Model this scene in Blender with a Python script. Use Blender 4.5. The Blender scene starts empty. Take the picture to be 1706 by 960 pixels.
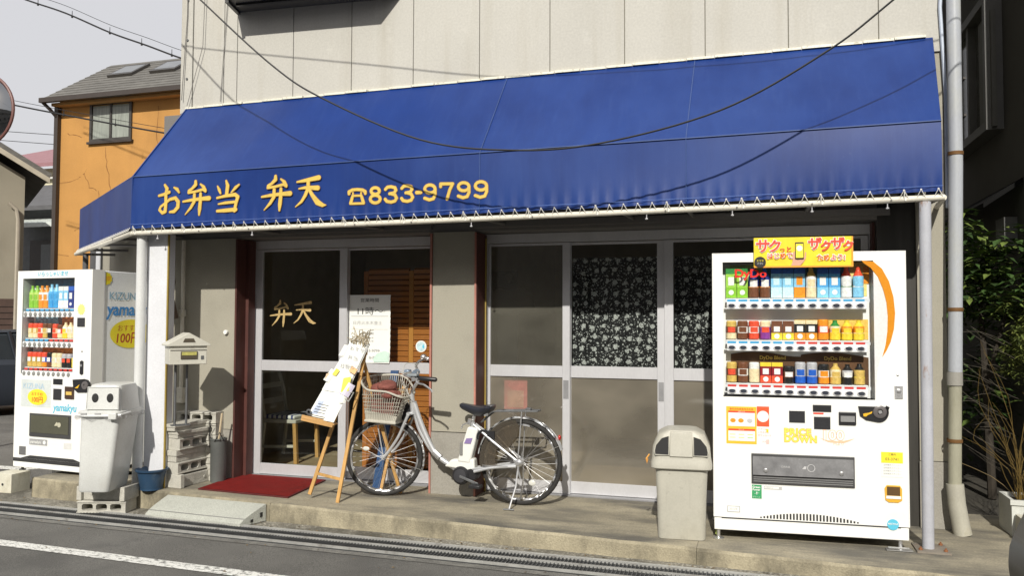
import bpy, bmesh, math, random
from mathutils import Vector, Matrix
SC = bpy.context.scene
COL = SC.collection
R = math.radians
rnd = random.Random(7)

# ---------------- camera, sky, sun, exposure ----------------
cam = bpy.data.cameras.new('camera'); cob = bpy.data.objects.new('camera', cam); COL.objects.link(cob)
cam.sensor_width = 36.0; cam.lens = 1350.0 / 1706.0 * 36.0; cam.clip_start = 0.05; cam.clip_end = 2000
ya, pi_, ro = R(16.8), R(2.25), R(0.2)
fw = Vector((-math.sin(ya)*math.cos(pi_), math.cos(ya)*math.cos(pi_), math.sin(pi_)))
rt = Vector((math.cos(ya), math.sin(ya), 0)); up = rt.cross(fw)
rt2 = rt*math.cos(ro) + up*math.sin(ro); up2 = -rt*math.sin(ro) + up*math.cos(ro)
mw = Matrix((rt2, up2, -fw)).transposed().to_4x4(); mw.translation = (0, 0, 1.42)
cob.matrix_world = mw
SC.camera = cob

SUN_DIR = Vector((-0.12, 1.0, -0.70)).normalized()          # the way the light travels
el = math.asin(-SUN_DIR.z); az = math.atan2(-SUN_DIR.x, -SUN_DIR.y)
wd = bpy.data.worlds.new("World"); SC.world = wd; wd.use_nodes = True
nt = wd.node_tree; bg = nt.nodes['Background']
sky = nt.nodes.new('ShaderNodeTexSky'); sky.sky_type = 'NISHITA'; sky.sun_disc = False
sky.sun_elevation = el; sky.sun_rotation = az; sky.air_density = 1.3; sky.dust_density = 4.5; sky.ozone_density = 1.0
mx = nt.nodes.new('ShaderNodeMix'); mx.data_type = 'RGBA'; mx.inputs[0].default_value = 0.9
mx.inputs[7].default_value = (7.4, 7.35, 7.6, 1)            # thin high cloud over the whole sky
nt.links.new(sky.outputs[0], mx.inputs[6]); nt.links.new(mx.outputs[2], bg.inputs[0]); bg.inputs[1].default_value = 0.10
sl = bpy.data.lights.new('sun', 'SUN'); sl.energy = 4.5; sl.angle = R(0.8); sl.color = (1.0, 0.955, 0.87)
so = bpy.data.objects.new('sun', sl); COL.objects.link(so); so.rotation_euler = SUN_DIR.to_track_quat('-Z', 'Y').to_euler(); so.location = (2, -8, 9)
SC.view_settings.view_transform = 'Standard'; SC.view_settings.look = 'None'; SC.view_settings.exposure = 0.0; SC.view_settings.gamma = 1.0

# ---------------- materials ----------------
MC = {}
def mt(name, col, r=.5, metal=0.0, var=.10, vs=5, grain=.05, gs=90, bump=0.0, bs=60, dirt=None, coat=0.0, stretch=None, spec=.5, emit=None):
    if name in MC: return MC[name]
    m = bpy.data.materials.new(name); m.use_nodes = True; t = m.node_tree; N = t.nodes; L = t.links
    b = N['Principled BSDF']; b.inputs['Roughness'].default_value = r; b.inputs['Metallic'].default_value = metal
    b.inputs['Specular IOR Level'].default_value = spec
    if coat: b.inputs['Coat Weight'].default_value = coat; b.inputs['Coat Roughness'].default_value = .08
    tc = N.new('ShaderNodeTexCoord'); src = tc.outputs['Object']
    if stretch:
        mp = N.new('ShaderNodeMapping'); mp.inputs['Scale'].default_value = stretch; L.new(src, mp.inputs[0]); src = mp.outputs[0]
    c = (col[0], col[1], col[2], 1)
    cur = None
    def noise(scale, det=4, rough=.55):
        n = N.new('ShaderNodeTexNoise'); n.inputs['Scale'].default_value = scale; n.inputs['Detail'].default_value = det; n.inputs['Roughness'].default_value = rough
        L.new(src, n.inputs['Vector']); return n.outputs[0]
    def mul(base, fac_out, amp):
        mr = N.new('ShaderNodeMapRange'); mr.inputs[1].default_value = .3; mr.inputs[2].default_value = .7; mr.inputs[3].default_value = 1-amp; mr.inputs[4].default_value = 1+amp
        L.new(fac_out, mr.inputs[0])
        x = N.new('ShaderNodeMix'); x.data_type = 'RGBA'; x.blend_type = 'MULTIPLY'; x.inputs[0].default_value = 1
        if base is None: x.inputs[6].default_value = c
        else: L.new(base, x.inputs[6])
        L.new(mr.outputs[0], x.inputs[7]); return x.outputs[2]
    if var: cur = mul(cur, noise(vs), var)
    if grain: cur = mul(cur, noise(gs, 2), grain)
    for d in (dirt or []):
        dc, ds, lo, hi, am = d[:5]
        s2 = src
        if len(d) > 5:
            mp2 = N.new('ShaderNodeMapping'); mp2.inputs['Scale'].default_value = d[5]; L.new(tc.outputs['Object'], mp2.inputs[0]); s2 = mp2.outputs[0]
        n = N.new('ShaderNodeTexNoise'); n.inputs['Scale'].default_value = ds; n.inputs['Detail'].default_value = 7; n.inputs['Roughness'].default_value = .65; L.new(s2, n.inputs['Vector'])
        mr = N.new('ShaderNodeMapRange'); mr.inputs[1].default_value = lo; mr.inputs[2].default_value = hi; mr.inputs[3].default_value = 0; mr.inputs[4].default_value = am; L.new(n.outputs[0], mr.inputs[0])
        x = N.new('ShaderNodeMix'); x.data_type = 'RGBA'; L.new(mr.outputs[0], x.inputs[0])
        if cur is None: x.inputs[6].default_value = c
        else: L.new(cur, x.inputs[6])
        x.inputs[7].default_value = (dc[0], dc[1], dc[2], 1); cur = x.outputs[2]
    if cur is None: b.inputs['Base Color'].default_value = c
    else: L.new(cur, b.inputs['Base Color'])
    if bump:
        bp = N.new('ShaderNodeBump'); bp.inputs['Strength'].default_value = bump; bp.inputs['Distance'].default_value = .01
        L.new(noise(bs, 5), bp.inputs['Height']); L.new(bp.outputs[0], b.inputs['Normal'])
    if emit:
        b.inputs['Emission Color'].default_value = (*col, 1); b.inputs['Emission Strength'].default_value = emit
    MC[name] = m; return m

def glass_mat(name, tint=(.93, .95, .94), haze=0.0, hazecol=(.5, .48, .42), rough=0.0, ior=1.5, hv=(.7, 1.25)):
    if name in MC: return MC[name]
    m = bpy.data.materials.new(name); m.use_nodes = True; t = m.node_tree; N = t.nodes; L = t.links
    for n in list(N):
        if n.type != 'OUTPUT_MATERIAL': N.remove(n)
    out = [n for n in N if n.type == 'OUTPUT_MATERIAL'][0]
    tr = N.new('ShaderNodeBsdfTransparent'); tr.inputs[0].default_value = (*tint, 1)
    cur = tr.outputs[0]
    if haze:
        df = N.new('ShaderNodeBsdfDiffuse'); df.inputs[0].default_value = (*hazecol, 1)
        tl = N.new('ShaderNodeBsdfTranslucent'); tl.inputs[0].default_value = (*hazecol, 1)
        a = N.new('ShaderNodeMixShader'); a.inputs[0].default_value = .35; L.new(df.outputs[0], a.inputs[1]); L.new(tl.outputs[0], a.inputs[2])
        x = N.new('ShaderNodeMixShader'); x.inputs[0].default_value = haze
        tc = N.new('ShaderNodeTexCoord'); n = N.new('ShaderNodeTexNoise'); n.inputs['Scale'].default_value = 2.2; n.inputs['Detail'].default_value = 3
        mpg = N.new('ShaderNodeMapping'); mpg.inputs['Scale'].default_value = (.6, 1, 1.0); L.new(tc.outputs['Object'], mpg.inputs[0]); L.new(mpg.outputs[0], n.inputs[0]); mr = N.new('ShaderNodeMapRange'); mr.inputs[1].default_value = .3; mr.inputs[2].default_value = .7
        mr.inputs[3].default_value = haze*hv[0]; mr.inputs[4].default_value = min(1, haze*hv[1]); L.new(n.outputs[0], mr.inputs[0]); L.new(mr.outputs[0], x.inputs[0])
        L.new(cur, x.inputs[1]); L.new(a.outputs[0], x.inputs[2]); cur = x.outputs[0]
    gl = N.new('ShaderNodeBsdfGlossy'); gl.inputs['Roughness'].default_value = rough
    ge = N.new('ShaderNodeNewGeometry'); dt = N.new('ShaderNodeVectorMath'); dt.operation = 'DOT_PRODUCT'; L.new(ge.outputs['Normal'], dt.inputs[0]); L.new(ge.outputs['Incoming'], dt.inputs[1])
    def mth(op, a, b=None):
        q = N.new('ShaderNodeMath'); q.operation = op
        for i_, v_ in enumerate((a, b)):
            if v_ is None: continue
            if hasattr(v_, 'links'): L.new(v_, q.inputs[i_])
            else: q.inputs[i_].default_value = v_
        return q.outputs[0]
    f0 = ((ior-1)/(ior+1))**2
    fo = mth('ADD', f0, mth('MULTIPLY', 1-f0, mth('POWER', mth('SUBTRACT', 1.0, mth('MINIMUM', mth('ABSOLUTE', dt.outputs['Value']), 1.0)), 5.0)))
    x = N.new('ShaderNodeMixShader'); L.new(fo, x.inputs[0]); L.new(cur, x.inputs[1]); L.new(gl.outputs[0], x.inputs[2])
    L.new(x.outputs[0], out.inputs[0]); MC[name] = m; return m

M_alu = mt('aluminium', (.62, .62, .64), .42, .35, var=.05, grain=.03, stretch=(1, 1, .3), dirt=[((.35, .33, .3), 6, .55, .8, .25)])
M_alu_dark = mt('aluminium_track', (.32, .32, .33), .5, .5, var=.1)
M_glass = glass_mat('clear_glass', (.80, .83, .80))
M_frost = glass_mat('frosted_glass', (.8, .8, .76), haze=.55, hazecol=(.22, .21, .17), rough=.12, ior=1.8, hv=(.5, 1.4))
M_frost_low = glass_mat('frosted_glass_low', (.8, .78, .72), haze=.56, hazecol=(.46, .415, .33), rough=.08, ior=2.0, hv=(.66, 1.38))  # lighter, blotchier haze than the upper panes: sunlight and reflections put into the colour
M_dark_glass = glass_mat('display_glass', (.97, .98, .98))
M_side = mt('siding', (.475, .463, .42), .75, var=.05, vs=1.2, grain=.06, gs=60, bump=.12, bs=160, dirt=[((.34, .31, .24), 1.0, .50, .8, .5, (5, 5, .35)), ((.72, .71, .65), 7, .6, .8, .3)])
M_wall = mt('mortar_wall', (.34, .32, .26), .9, var=.1, vs=3, grain=.08, gs=120, bump=.25, bs=150, dirt=[((.24, .22, .17), 3, .5, .85, .5), ((.5, .48, .42), 9, .6, .8, .3)])
M_wall_low = mt('mortar_base', (.30, .285, .25), .9, var=.14, vs=4, grain=.1, gs=100, bump=.3, bs=120, dirt=[((.16, .14, .11), 4, .5, .8, .5)])
M_red = mt('red_brown_paint', (.080, .026, .020), .6, var=.15, vs=6, dirt=[((.20, .08, .06), 10, .58, .8, .5), ((.06, .03, .03), 5, .55, .8, .5)])
M_yell = mt('yellow_strip', (.32, .23, .05), .6)
M_dark = mt('dark_void', (.03, .03, .03), .8)
M_beam = mt('grey_beam', (.17, .16, .15), .7, var=.1, dirt=[((.08, .07, .06), 5, .5, .8, .6)])
M_int = mt('room_plaster', (.30, .28, .24), .9, var=.1)
M_intf = mt('room_floor', (.40, .31, .19), .6, var=.2)
M_cream = mt('cream_pipe_paint', (.66, .63, .54), .5, var=.08, vs=8, grain=.05, dirt=[((.22, .2, .15), 20, .58, .72, .6)])
M_postw = mt('grey_post_paint', (.42, .43, .47), .5, var=.08, dirt=[((.26, .12, .05), 4, .60, .68, .9, (3, 3, 1)), ((.38, .37, .36), 12, .55, .8, .5)])
M_rope = mt('white_rope', (.72, .71, .66), .8)
M_gold = mt('yellow_lettering', (.66, .47, .09), .5, var=.05, dirt=[((.45, .30, .09), 24, .52, .7, .5)])
M_goldedge = mt('lettering_edge', (.34, .17, .05), .6)
M_conc = mt('block_concrete', (.48, .465, .41), .95, var=.15, vs=8, grain=.15, gs=140, bump=.5, bs=130, dirt=[((.22, .21, .18), 9, .5, .75, .6)])
M_white = mt('white_enamel', (.83, .83, .80), .32, var=.02, grain=.01, dirt=[((.6, .58, .5), 3, .6, .85, .25)], coat=.3)
M_whitein = mt('display_white', (.82, .83, .83), .5, var=.02, grain=0)
M_black = mt('black_plastic', (.018, .018, .02), .4, var=.1)
M_chrome = mt('chrome', (.72, .72, .72), .32, .85, var=.05, grain=0)
M_silver = mt('silver_paint', (.55, .56, .57), .35, .45, var=.05, grain=.02, coat=.3)
M_rubber = mt('tyre_rubber', (.022, .021, .02), .75, bump=.2, bs=200, dirt=[((.12, .11, .09), 12, .55, .8, .4)])
M_wood = mt('pine_wood', (.52, .30, .10), .5, var=.18, vs=9, stretch=(1, 1, .12), grain=.12, gs=60)
M_print = mt('print_black', (.05, .05, .05), .6, var=0, grain=0)
M_greyprint = mt('print_grey', (.38, .38, .38), .6, var=0, grain=0)
M_redp = mt('print_red', (.72, .06, .03), .5, var=.03, grain=0)
M_orgp = mt('print_orange', (.86, .34, .03), .5, var=.04, grain=0)
M_yelp = mt('print_yellow', (.88, .72, .04), .5, var=.04, grain=0)
M_blup = mt('print_blue', (.05, .25, .60), .5, var=.03, grain=0)
M_cyap = mt('print_cyan', (.10, .50, .68), .5, var=.03, grain=0)
M_grnp = mt('print_green', (.04, .32, .12), .5, var=.03, grain=0)
M_paper = mt('white_paper', (.80, .81, .77), .7, var=.03, grain=.02)

# ---------------- mesh helper ----------------
ORG = {}
class MB:
    def __init__(s): s.v = []; s.f = []; s.m = []; s.k = 0
    def add(s, vs, fs):
        o = len(s.v); s.v += [Vector(p) for p in vs]
        for f in fs: s.f.append(tuple(o+i for i in f)); s.m.append(s.k)
        return s
    def mat(s, k): s.k = k; return s
    def quad(s, a, b, c, d): return s.add([a, b, c, d], [(0, 1, 2, 3)])
    def poly(s, ps): return s.add(ps, [tuple(range(len(ps)))])
    def hexa(s, p): return s.add(p, [(0, 3, 2, 1), (4, 5, 6, 7), (0, 1, 5, 4), (1, 2, 6, 5), (2, 3, 7, 6), (3, 0, 4, 7)])
    def box(s, x0, x1, y0, y1, z0, z1):
        return s.hexa([(x0, y0, z0), (x1, y0, z0), (x1, y1, z0), (x0, y1, z0), (x0, y0, z1), (x1, y0, z1), (x1, y1, z1), (x0, y1, z1)])
    def beam(s, a, b, w, h, upv=(0, 0, 1)):      # rectangular bar from a to b
        a = Vector(a); b = Vector(b); d = (b-a).normalized(); u = Vector(upv)
        if abs(d.dot(u)) > .95: u = Vector((0, 1, 0))
        sx = d.cross(u).normalized()*(w/2); sz = sx.cross(d).normalized()*(h/2)
        return s.hexa([a-sx-sz, a+sx-sz, b+sx-sz, b-sx-sz, a-sx+sz, a+sx+sz, b+sx+sz, b-sx+sz])
    def tube(s, pts, r, n=8, closed=False, cap=True, flat=1.0):
        P = [Vector(p) for p in pts]; K = len(P); rr = r if isinstance(r, (list, tuple)) else [r]*K
        ref = None; rings = []
        for i in range(K):
            if closed: d = P[(i+1) % K]-P[i-1]
            else: d = P[min(i+1, K-1)]-P[max(i-1, 0)]
            if d.length < 1e-9: d = Vector((0, 0, 1))
            d.normalize()
            if ref is None:
                ref = Vector((0, 0, 1)) if abs(d.z) < .9 else Vector((1, 0, 0))
            u = (ref-d*ref.dot(d))
            if u.length < 1e-6: u = d.orthogonal()
            u.normalize(); ref = u; w = d.cross(u)
            rings.append([P[i]+(u*math.cos(2*math.pi*j/n)+w*math.sin(2*math.pi*j/n)*flat)*rr[i] for j in range(n)])
        vs = [p for g in rings for p in g]; fs = []
        for i in range(K if closed else K-1):
            a = i*n; b = ((i+1) % K)*n
            for j in range(n): fs.append((a+j, a+(j+1) % n, b+(j+1) % n, b+j))
        if cap and not closed: fs += [tuple(range(n))[::-1], tuple((K-1)*n+j for j in range(n))]
        return s.add(vs, fs)
    def lathe(s, c, prof, n=16, axis='Z', arc=1.0, cap=True, sx=1.0, sy=1.0):
        c = Vector(c); vs = []; fs = []; full = arc >= .999; m = n if full else n+1
        for r, h in prof:
            for j in range(m):
                a = 2*math.pi*arc*j/n; x, y = r*math.cos(a)*sx, r*math.sin(a)*sy
                q = {'Z': (x, y, h), 'Y': (x, h, y), 'X': (h, x, y)}[axis]; vs.append(c+Vector(q))
        for i in range(len(prof)-1):
            for j in range(n):
                j2 = (j+1) % m if full else j+1
                fs.append((i*m+j, i*m+j2, (i+1)*m+j2, (i+1)*m+j))
        if cap and full:
            if prof[0][0] > 1e-5: fs.append(tuple(range(m))[::-1])
            if prof[-1][0] > 1e-5: fs.append(tuple((len(prof)-1)*m+j for j in range(m)))
        return s.add(vs, fs)
    def prism(s, poly, d0, d1, axis='Y'):
        def q(a, b, d): return {'Y': (a, d, b), 'X': (d, a, b), 'Z': (a, b, d)}[axis]
        n = len(poly); vs = [q(a, b, d0) for a, b in poly]+[q(a, b, d1) for a, b in poly]
        return s.add(vs, [tuple(range(n)), tuple(range(n, 2*n))[::-1]]+[(i, (i+1) % n, n+(i+1) % n, n+i) for i in range(n)])
    def sphere(s, c, r, sx=1, sy=1, sz=1, n=12, m=8):
        prof = [(max(1e-4, r*math.sin(math.pi*i/m)), -r*math.cos(math.pi*i/m)*sz) for i in range(m+1)]
        return s.lathe(c, prof, n=n, sx=sx, sy=sy, cap=False)
    def build(s, name, mats, parent=None, bevel=0, seg=2, label=None, smooth=True, kind=None, angle=35, fixn=True):
        me = bpy.data.meshes.new(name)
        off = ORG.get(parent.name, Vector((0, 0, 0))) if parent else Vector((0, 0, 0))
        me.from_pydata([v-off for v in s.v], [], s.f)
        mats = mats if isinstance(mats, (list, tuple)) else [mats]
        for m in mats: me.materials.append(m)
        for p, k in zip(me.polygons, s.m): p.material_index = k; p.use_smooth = smooth
        if fixn:
            b = bmesh.new(); b.from_mesh(me); bmesh.ops.recalc_face_normals(b, faces=b.faces); b.to_mesh(me); b.free()
        if smooth:
            try: me.set_sharp_from_angle(angle=R(angle))
            except Exception: pass
        o = bpy.data.objects.new(name, me); COL.objects.link(o)
        if parent: o.parent = parent; ORG[o.name] = off
        if bevel:
            bv = o.modifiers.new('bevel', 'BEVEL'); bv.width = bevel; bv.segments = seg; bv.limit_method = 'ANGLE'; bv.angle_limit = R(40)
        if label: o['label'] = label
        if kind: o['kind'] = kind
        return o

def thing(name, label, cat, loc=(0, 0, 0), rot=0.0, group=None, local=False):
    o = bpy.data.objects.new(name, None); COL.objects.link(o); o.empty_display_size = .1
    o.location = loc; o.rotation_euler = (0, 0, rot); o['label'] = label; o['category'] = cat
    if group: o['group'] = group
    ORG[o.name] = Vector((0, 0, 0)) if local else Vector(loc)
    return o
def tag(o, label, cat, group=None, kind=None):
    o['label'] = label; o['category'] = cat
    if group: o['group'] = group
    if kind: o['kind'] = kind
    return o
def structure(o): o['kind'] = 'structure'; return o
def copy_tree(o, parent=None):
    c = o.copy(); COL.objects.link(c)
    if parent: c.parent = parent
    for ch in list(o.children):
        copy_tree(ch, c)
    return c
TXT = {}
def text(body, size, mat, x, y, z, parent, name='lettering', align='LEFT', bold=0.0, sx=1.0, rotz=0.0, slant=0.0, tilt=0.0, depth=0.0):
    """text standing in the x-z plane facing -y, at local position x, y, z of parent"""
    key = (body, size, align, bold, sx, slant, depth)
    if key in TXT: me0 = TXT[key]
    else:
        c = bpy.data.curves.new('t', 'FONT'); c.body = body; c.size = size; c.align_x = align; c.offset = bold; c.resolution_u = 3; c.shear = slant; c.extrude = depth; c.space_character = 1.10 if bold > .0015 and body.isupper() else 1.0
        o = bpy.data.objects.new('t', c); COL.objects.link(o); bpy.context.view_layer.update()
        me0 = bpy.data.meshes.new_from_object(o.evaluated_get(bpy.context.evaluated_depsgraph_get())); bpy.data.objects.remove(o); TXT[key] = me0
    me = me0.copy(); me.materials.clear(); me.materials.append(mat); me.name = name
    rot = Matrix.Rotation(rotz, 4, 'Z') @ Matrix.Rotation(R(90), 4, 'X') @ Matrix.Rotation(tilt, 4, 'Z') @ Matrix.Diagonal((sx, 1, 1, 1))
    me.transform(rot)
    off = ORG.get(parent.name, Vector((0, 0, 0)))
    me.transform(Matrix.Translation(Vector((x, y, z))-off))
    o = bpy.data.objects.new(name, me); COL.objects.link(o); o.parent = parent; ORG[o.name] = off
    return o
def strokes(mb, sts, y, grow=0.0, dy=-0.00025, n=18):
    """brush strokes: lists of (x, z, width) laid as strips with round joints in the plane y"""
    k = 0
    for st in sts:
        P = []
        for i, p in enumerate(st):        # refine
            if i:
                a = st[i-1]; P += [tuple(a[q]+(p[q]-a[q])*t/3 for q in range(3)) for t in (1, 2)]
            P.append(p)
        yy = y+dy*k; k += 1
        for (x, z, w) in P:
            r = w/2+grow; yy += dy*.02; mb.add([(x+r*math.cos(2*math.pi*j/n), yy, z+r*math.sin(2*math.pi*j/n)) for j in range(n)], [tuple(range(n))])
        for a, b in zip(P, P[1:]):
            d = Vector((b[0]-a[0], b[1]-a[1]));
            if d.length < 1e-6: continue
            d.normalize(); nx, nz = -d.y, d.x; ra = a[2]/2+grow; rb = b[2]/2+grow; yy += dy*.02
            mb.quad((a[0]+nx*ra, yy, a[1]+nz*ra), (a[0]-nx*ra, yy, a[1]-nz*ra), (b[0]-nx*rb, yy, b[1]-nz*rb), (b[0]+nx*rb, yy, b[1]+nz*rb))
def road_z(x): return -.10+.012*max(-9, min(x, 2.5))
GL = {'kana_o':[[(-4.7416,2.4403,0.0185),(-4.6953,2.4486,0.0226),(-4.6408,2.4658,0.0246)],[(-4.685,2.5271,0.0185),(-4.6622,2.4954,0.0287),(-4.6733,2.4498,0.0266),(-4.6716,2.3781,0.0266),(-4.6771,2.3067,0.0286),(-4.7037,2.2954,0.0246),(-4.7338,2.321,0.0205),(-4.7222,2.3473,0.0185),(-4.6812,2.3734,0.0184),(-4.6332,2.4052,0.0225),(-4.5788,2.4153,0.0265),(-4.5503,2.3836,0.0305),(-4.5528,2.3379,0.0305),(-4.5883,2.3036,0.0265),(-4.6307,2.3,0.0163)],[(-4.593,2.5025,0.0123),(-4.5623,2.4859,0.0265),(-4.5436,2.4596,0.0143)]],'ben':[[(-4.3836,2.5439,0.0223),(-4.383,2.5165,0.0283),(-4.4181,2.4847,0.0203),(-4.4464,2.4687,0.0223),(-4.4508,2.4527,0.0183),(-4.3817,2.4598,0.0182),(-4.3108,2.475,0.0202),(-4.2868,2.4578,0.0181)],[(-4.3355,2.5184,0.0121),(-4.3054,2.4949,0.0242),(-4.287,2.4659,0.0202)],[(-4.502,2.3817,0.0142),(-4.4279,2.3909,0.0223),(-4.3328,2.3983,0.0262),(-4.2526,2.4001,0.0362)],[(-4.3931,2.4361,0.0243),(-4.3942,2.3775,0.0263),(-4.4265,2.3282,0.0223),(-4.4791,2.2744,0.0061)],[(-4.3338,2.4407,0.0222),(-4.3347,2.3752,0.0282),(-4.3405,2.3149,0.0302),(-4.3442,2.2667,0.0141)]],'tou':[[(-4.0917,2.5353,0.014),(-4.077,2.4947,0.03),(-4.0849,2.4272,0.0279)],[(-4.1724,2.494,0.01),(-4.1554,2.4632,0.024),(-4.1432,2.4357,0.014)],[(-3.9709,2.4979,0.0139),(-4.0015,2.4764,0.0239),(-4.0411,2.4383,0.01)],[(-4.174,2.3989,0.016),(-4.0985,2.4118,0.022),(-4.0062,2.4199,0.0278),(-3.9793,2.401,0.0278),(-3.9956,2.352,0.0258),(-4.0093,2.288,0.0238)],[(-4.1612,2.3484,0.01),(-4.0974,2.3559,0.02),(-4.005,2.3603,0.0199)],[(-4.1717,2.2918,0.02),(-4.0961,2.2941,0.0279),(-3.998,2.2985,0.0298)]],'ben2':[[(-3.6352,2.5502,0.0226),(-3.6348,2.5232,0.0288),(-3.6707,2.4919,0.0206),(-3.6998,2.4762,0.0227),(-3.7044,2.4604,0.0186),(-3.6338,2.4672,0.0185),(-3.5614,2.4819,0.0205),(-3.537,2.4649,0.0184)],[(-3.5863,2.5249,0.0123),(-3.5557,2.5016,0.0246),(-3.5372,2.4729,0.0205)],[(-3.757,2.3905,0.0145),(-3.6813,2.3994,0.0226),(-3.5843,2.4063,0.0266),(-3.5025,2.4079,0.0367)],[(-3.6456,2.4438,0.0247),(-3.647,2.386,0.0267),(-3.6802,2.3374,0.0226),(-3.7343,2.2845,0.0062)],[(-3.585,2.4482,0.0226),(-3.5863,2.3835,0.0287),(-3.5926,2.3241,0.0307),(-3.5966,2.2766,0.0143)]],'ten':[[(-3.4404,2.4953,0.0116),(-3.3804,2.5022,0.0232),(-3.2508,2.5211,0.0366)],[(-3.4231,2.4412,0.0097),(-3.3687,2.4475,0.0213),(-3.2582,2.4407,0.0365)],[(-3.3423,2.5004,0.0271),(-3.3415,2.4424,0.027),(-3.3677,2.3856,0.0251),(-3.3997,2.3386,0.0193),(-3.4515,2.3,0.0058)],[(-3.3304,2.4275,0.0212),(-3.3027,2.3829,0.0289),(-3.2587,2.3283,0.0423),(-3.2154,2.3046,0.0287),(-3.1854,2.3035,0.0057)]],'phone':[[(-2.9863,2.3821,0.0211),(-2.9865,2.3984,0.0244),(-2.9579,2.4118,0.0211),(-2.9176,2.4133,0.0211),(-2.873,2.4081,0.021),(-2.8506,2.3942,0.0243),(-2.8486,2.3796,0.021)],[(-2.9532,2.3888,0.0114),(-2.9529,2.371,0.0114)],[(-2.8843,2.3875,0.0113),(-2.8841,2.3697,0.0113)],[(-2.9574,2.3663,0.0146),(-2.8805,2.3647,0.0146)],[(-2.9572,2.3565,0.0211),(-2.971,2.3116,0.0244)],[(-2.8786,2.3549,0.021),(-2.8638,2.3091,0.0242)],[(-2.9746,2.3061,0.0162),(-2.8602,2.3041,0.0162)]],'dash':[[(-2.4238,2.3688,0.0253),(-2.3923,2.3691,0.0253)]],'d0':[[(-2.7308,2.3937,0.0217),(-2.7341,2.3829,0.0217),(-2.7437,2.3745,0.0217),(-2.7576,2.3701,0.0217),(-2.7732,2.3708,0.0217),(-2.7872,2.3763,0.0218),(-2.797,2.3855,0.0218),(-2.8006,2.3967,0.0218),(-2.7973,2.4076,0.0218),(-2.7877,2.416,0.0218),(-2.7737,2.4203,0.0218),(-2.7582,2.4196,0.0217),(-2.7441,2.4141,0.0217),(-2.7344,2.4048,0.0217),(-2.7308,2.3937,0.0217)],[(-2.7232,2.3315,0.0217),(-2.7272,2.3189,0.0217),(-2.7386,2.3091,0.0217),(-2.7553,2.304,0.0217),(-2.774,2.3047,0.0217),(-2.7909,2.3111,0.0217),(-2.8026,2.3219,0.0218),(-2.8069,2.3349,0.0218),(-2.8029,2.3476,0.0218),(-2.7914,2.3574,0.0218),(-2.7746,2.3624,0.0217),(-2.756,2.3617,0.0217),(-2.7391,2.3553,0.0217),(-2.7274,2.3445,0.0217),(-2.7232,2.3315,0.0217)]],'d1':[[(-2.6804,2.4043,0.0217),(-2.6633,2.4203,0.0216),(-2.6346,2.4218,0.0216),(-2.6024,2.4135,0.0216),(-2.5941,2.3936,0.0216),(-2.6088,2.3734,0.0216),(-2.6455,2.3694,0.0216)],[(-2.634,2.3689,0.0216),(-2.6018,2.3592,0.0216),(-2.5878,2.3337,0.0215),(-2.6013,2.312,0.0215),(-2.6334,2.3049,0.0216),(-2.6679,2.3118,0.0216),(-2.682,2.3291,0.0216)]],'d2':[[(-2.546,2.4059,0.0215),(-2.5293,2.4221,0.0215),(-2.5014,2.4237,0.0215),(-2.47,2.4152,0.0214),(-2.4621,2.3952,0.0214),(-2.4764,2.3748,0.0214),(-2.5121,2.3707,0.0215)],[(-2.5009,2.3702,0.0215),(-2.4695,2.3604,0.0214),(-2.456,2.3346,0.0214),(-2.4691,2.3127,0.0214),(-2.5003,2.3055,0.0214),(-2.5339,2.3124,0.0215),(-2.5475,2.3299,0.0215)]],'d3':[[(-2.2763,2.3893,0.0212),(-2.2803,2.3764,0.0212),(-2.2917,2.3663,0.0212),(-2.3084,2.3612,0.0213),(-2.327,2.362,0.0213),(-2.3438,2.3685,0.0213),(-2.3555,2.3796,0.0213),(-2.3597,2.393,0.0213),(-2.3557,2.406,0.0213),(-2.3441,2.416,0.0213),(-2.3274,2.4212,0.0213),(-2.3089,2.4203,0.0213),(-2.2921,2.4137,0.0213),(-2.2805,2.4027,0.0212),(-2.2763,2.3893,0.0212)],[(-2.2762,2.3852,0.0212),(-2.2759,2.348,0.0212),(-2.2899,2.317,0.0212),(-2.3227,2.31,0.0213),(-2.3591,2.3239,0.0213)]],'d4':[[(-2.2329,2.4047,0.0212),(-2.233,2.425,0.0212),(-2.1373,2.422,0.0211),(-2.1602,2.3786,0.0211),(-2.1807,2.3109,0.0211)]],'d5':[[(-2.0093,2.3943,0.021),(-2.0134,2.3813,0.021),(-2.0249,2.3713,0.021),(-2.0416,2.3662,0.021),(-2.0603,2.367,0.021),(-2.0772,2.3736,0.021),(-2.0889,2.3846,0.021),(-2.0932,2.398,0.0211),(-2.0891,2.411,0.0211),(-2.0775,2.421,0.021),(-2.0607,2.4261,0.021),(-2.042,2.4252,0.021),(-2.0252,2.4186,0.021),(-2.0135,2.4076,0.021),(-2.0093,2.3943,0.021)],[(-2.0093,2.3901,0.021),(-2.0091,2.353,0.021),(-2.0232,2.322,0.021),(-2.0562,2.3151,0.021),(-2.0927,2.329,0.021)]],'d6':[[(-1.8733,2.3944,0.0208),(-1.8776,2.3812,0.0208),(-1.8896,2.3709,0.0208),(-1.9071,2.3656,0.0209),(-1.9267,2.3665,0.0209),(-1.9443,2.3733,0.0209),(-1.9566,2.3846,0.0209),(-1.961,2.3984,0.0209),(-1.9567,2.4117,0.0209),(-1.9446,2.422,0.0209),(-1.927,2.4272,0.0209),(-1.9075,2.4263,0.0209),(-1.8899,2.4195,0.0209),(-1.8777,2.4081,0.0208),(-1.8733,2.3944,0.0208)],[(-1.8733,2.3902,0.0208),(-1.8731,2.3521,0.0208),(-1.8879,2.3203,0.0208),(-1.9224,2.3132,0.0209),(-1.9606,2.3275,0.0209)]]}
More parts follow.
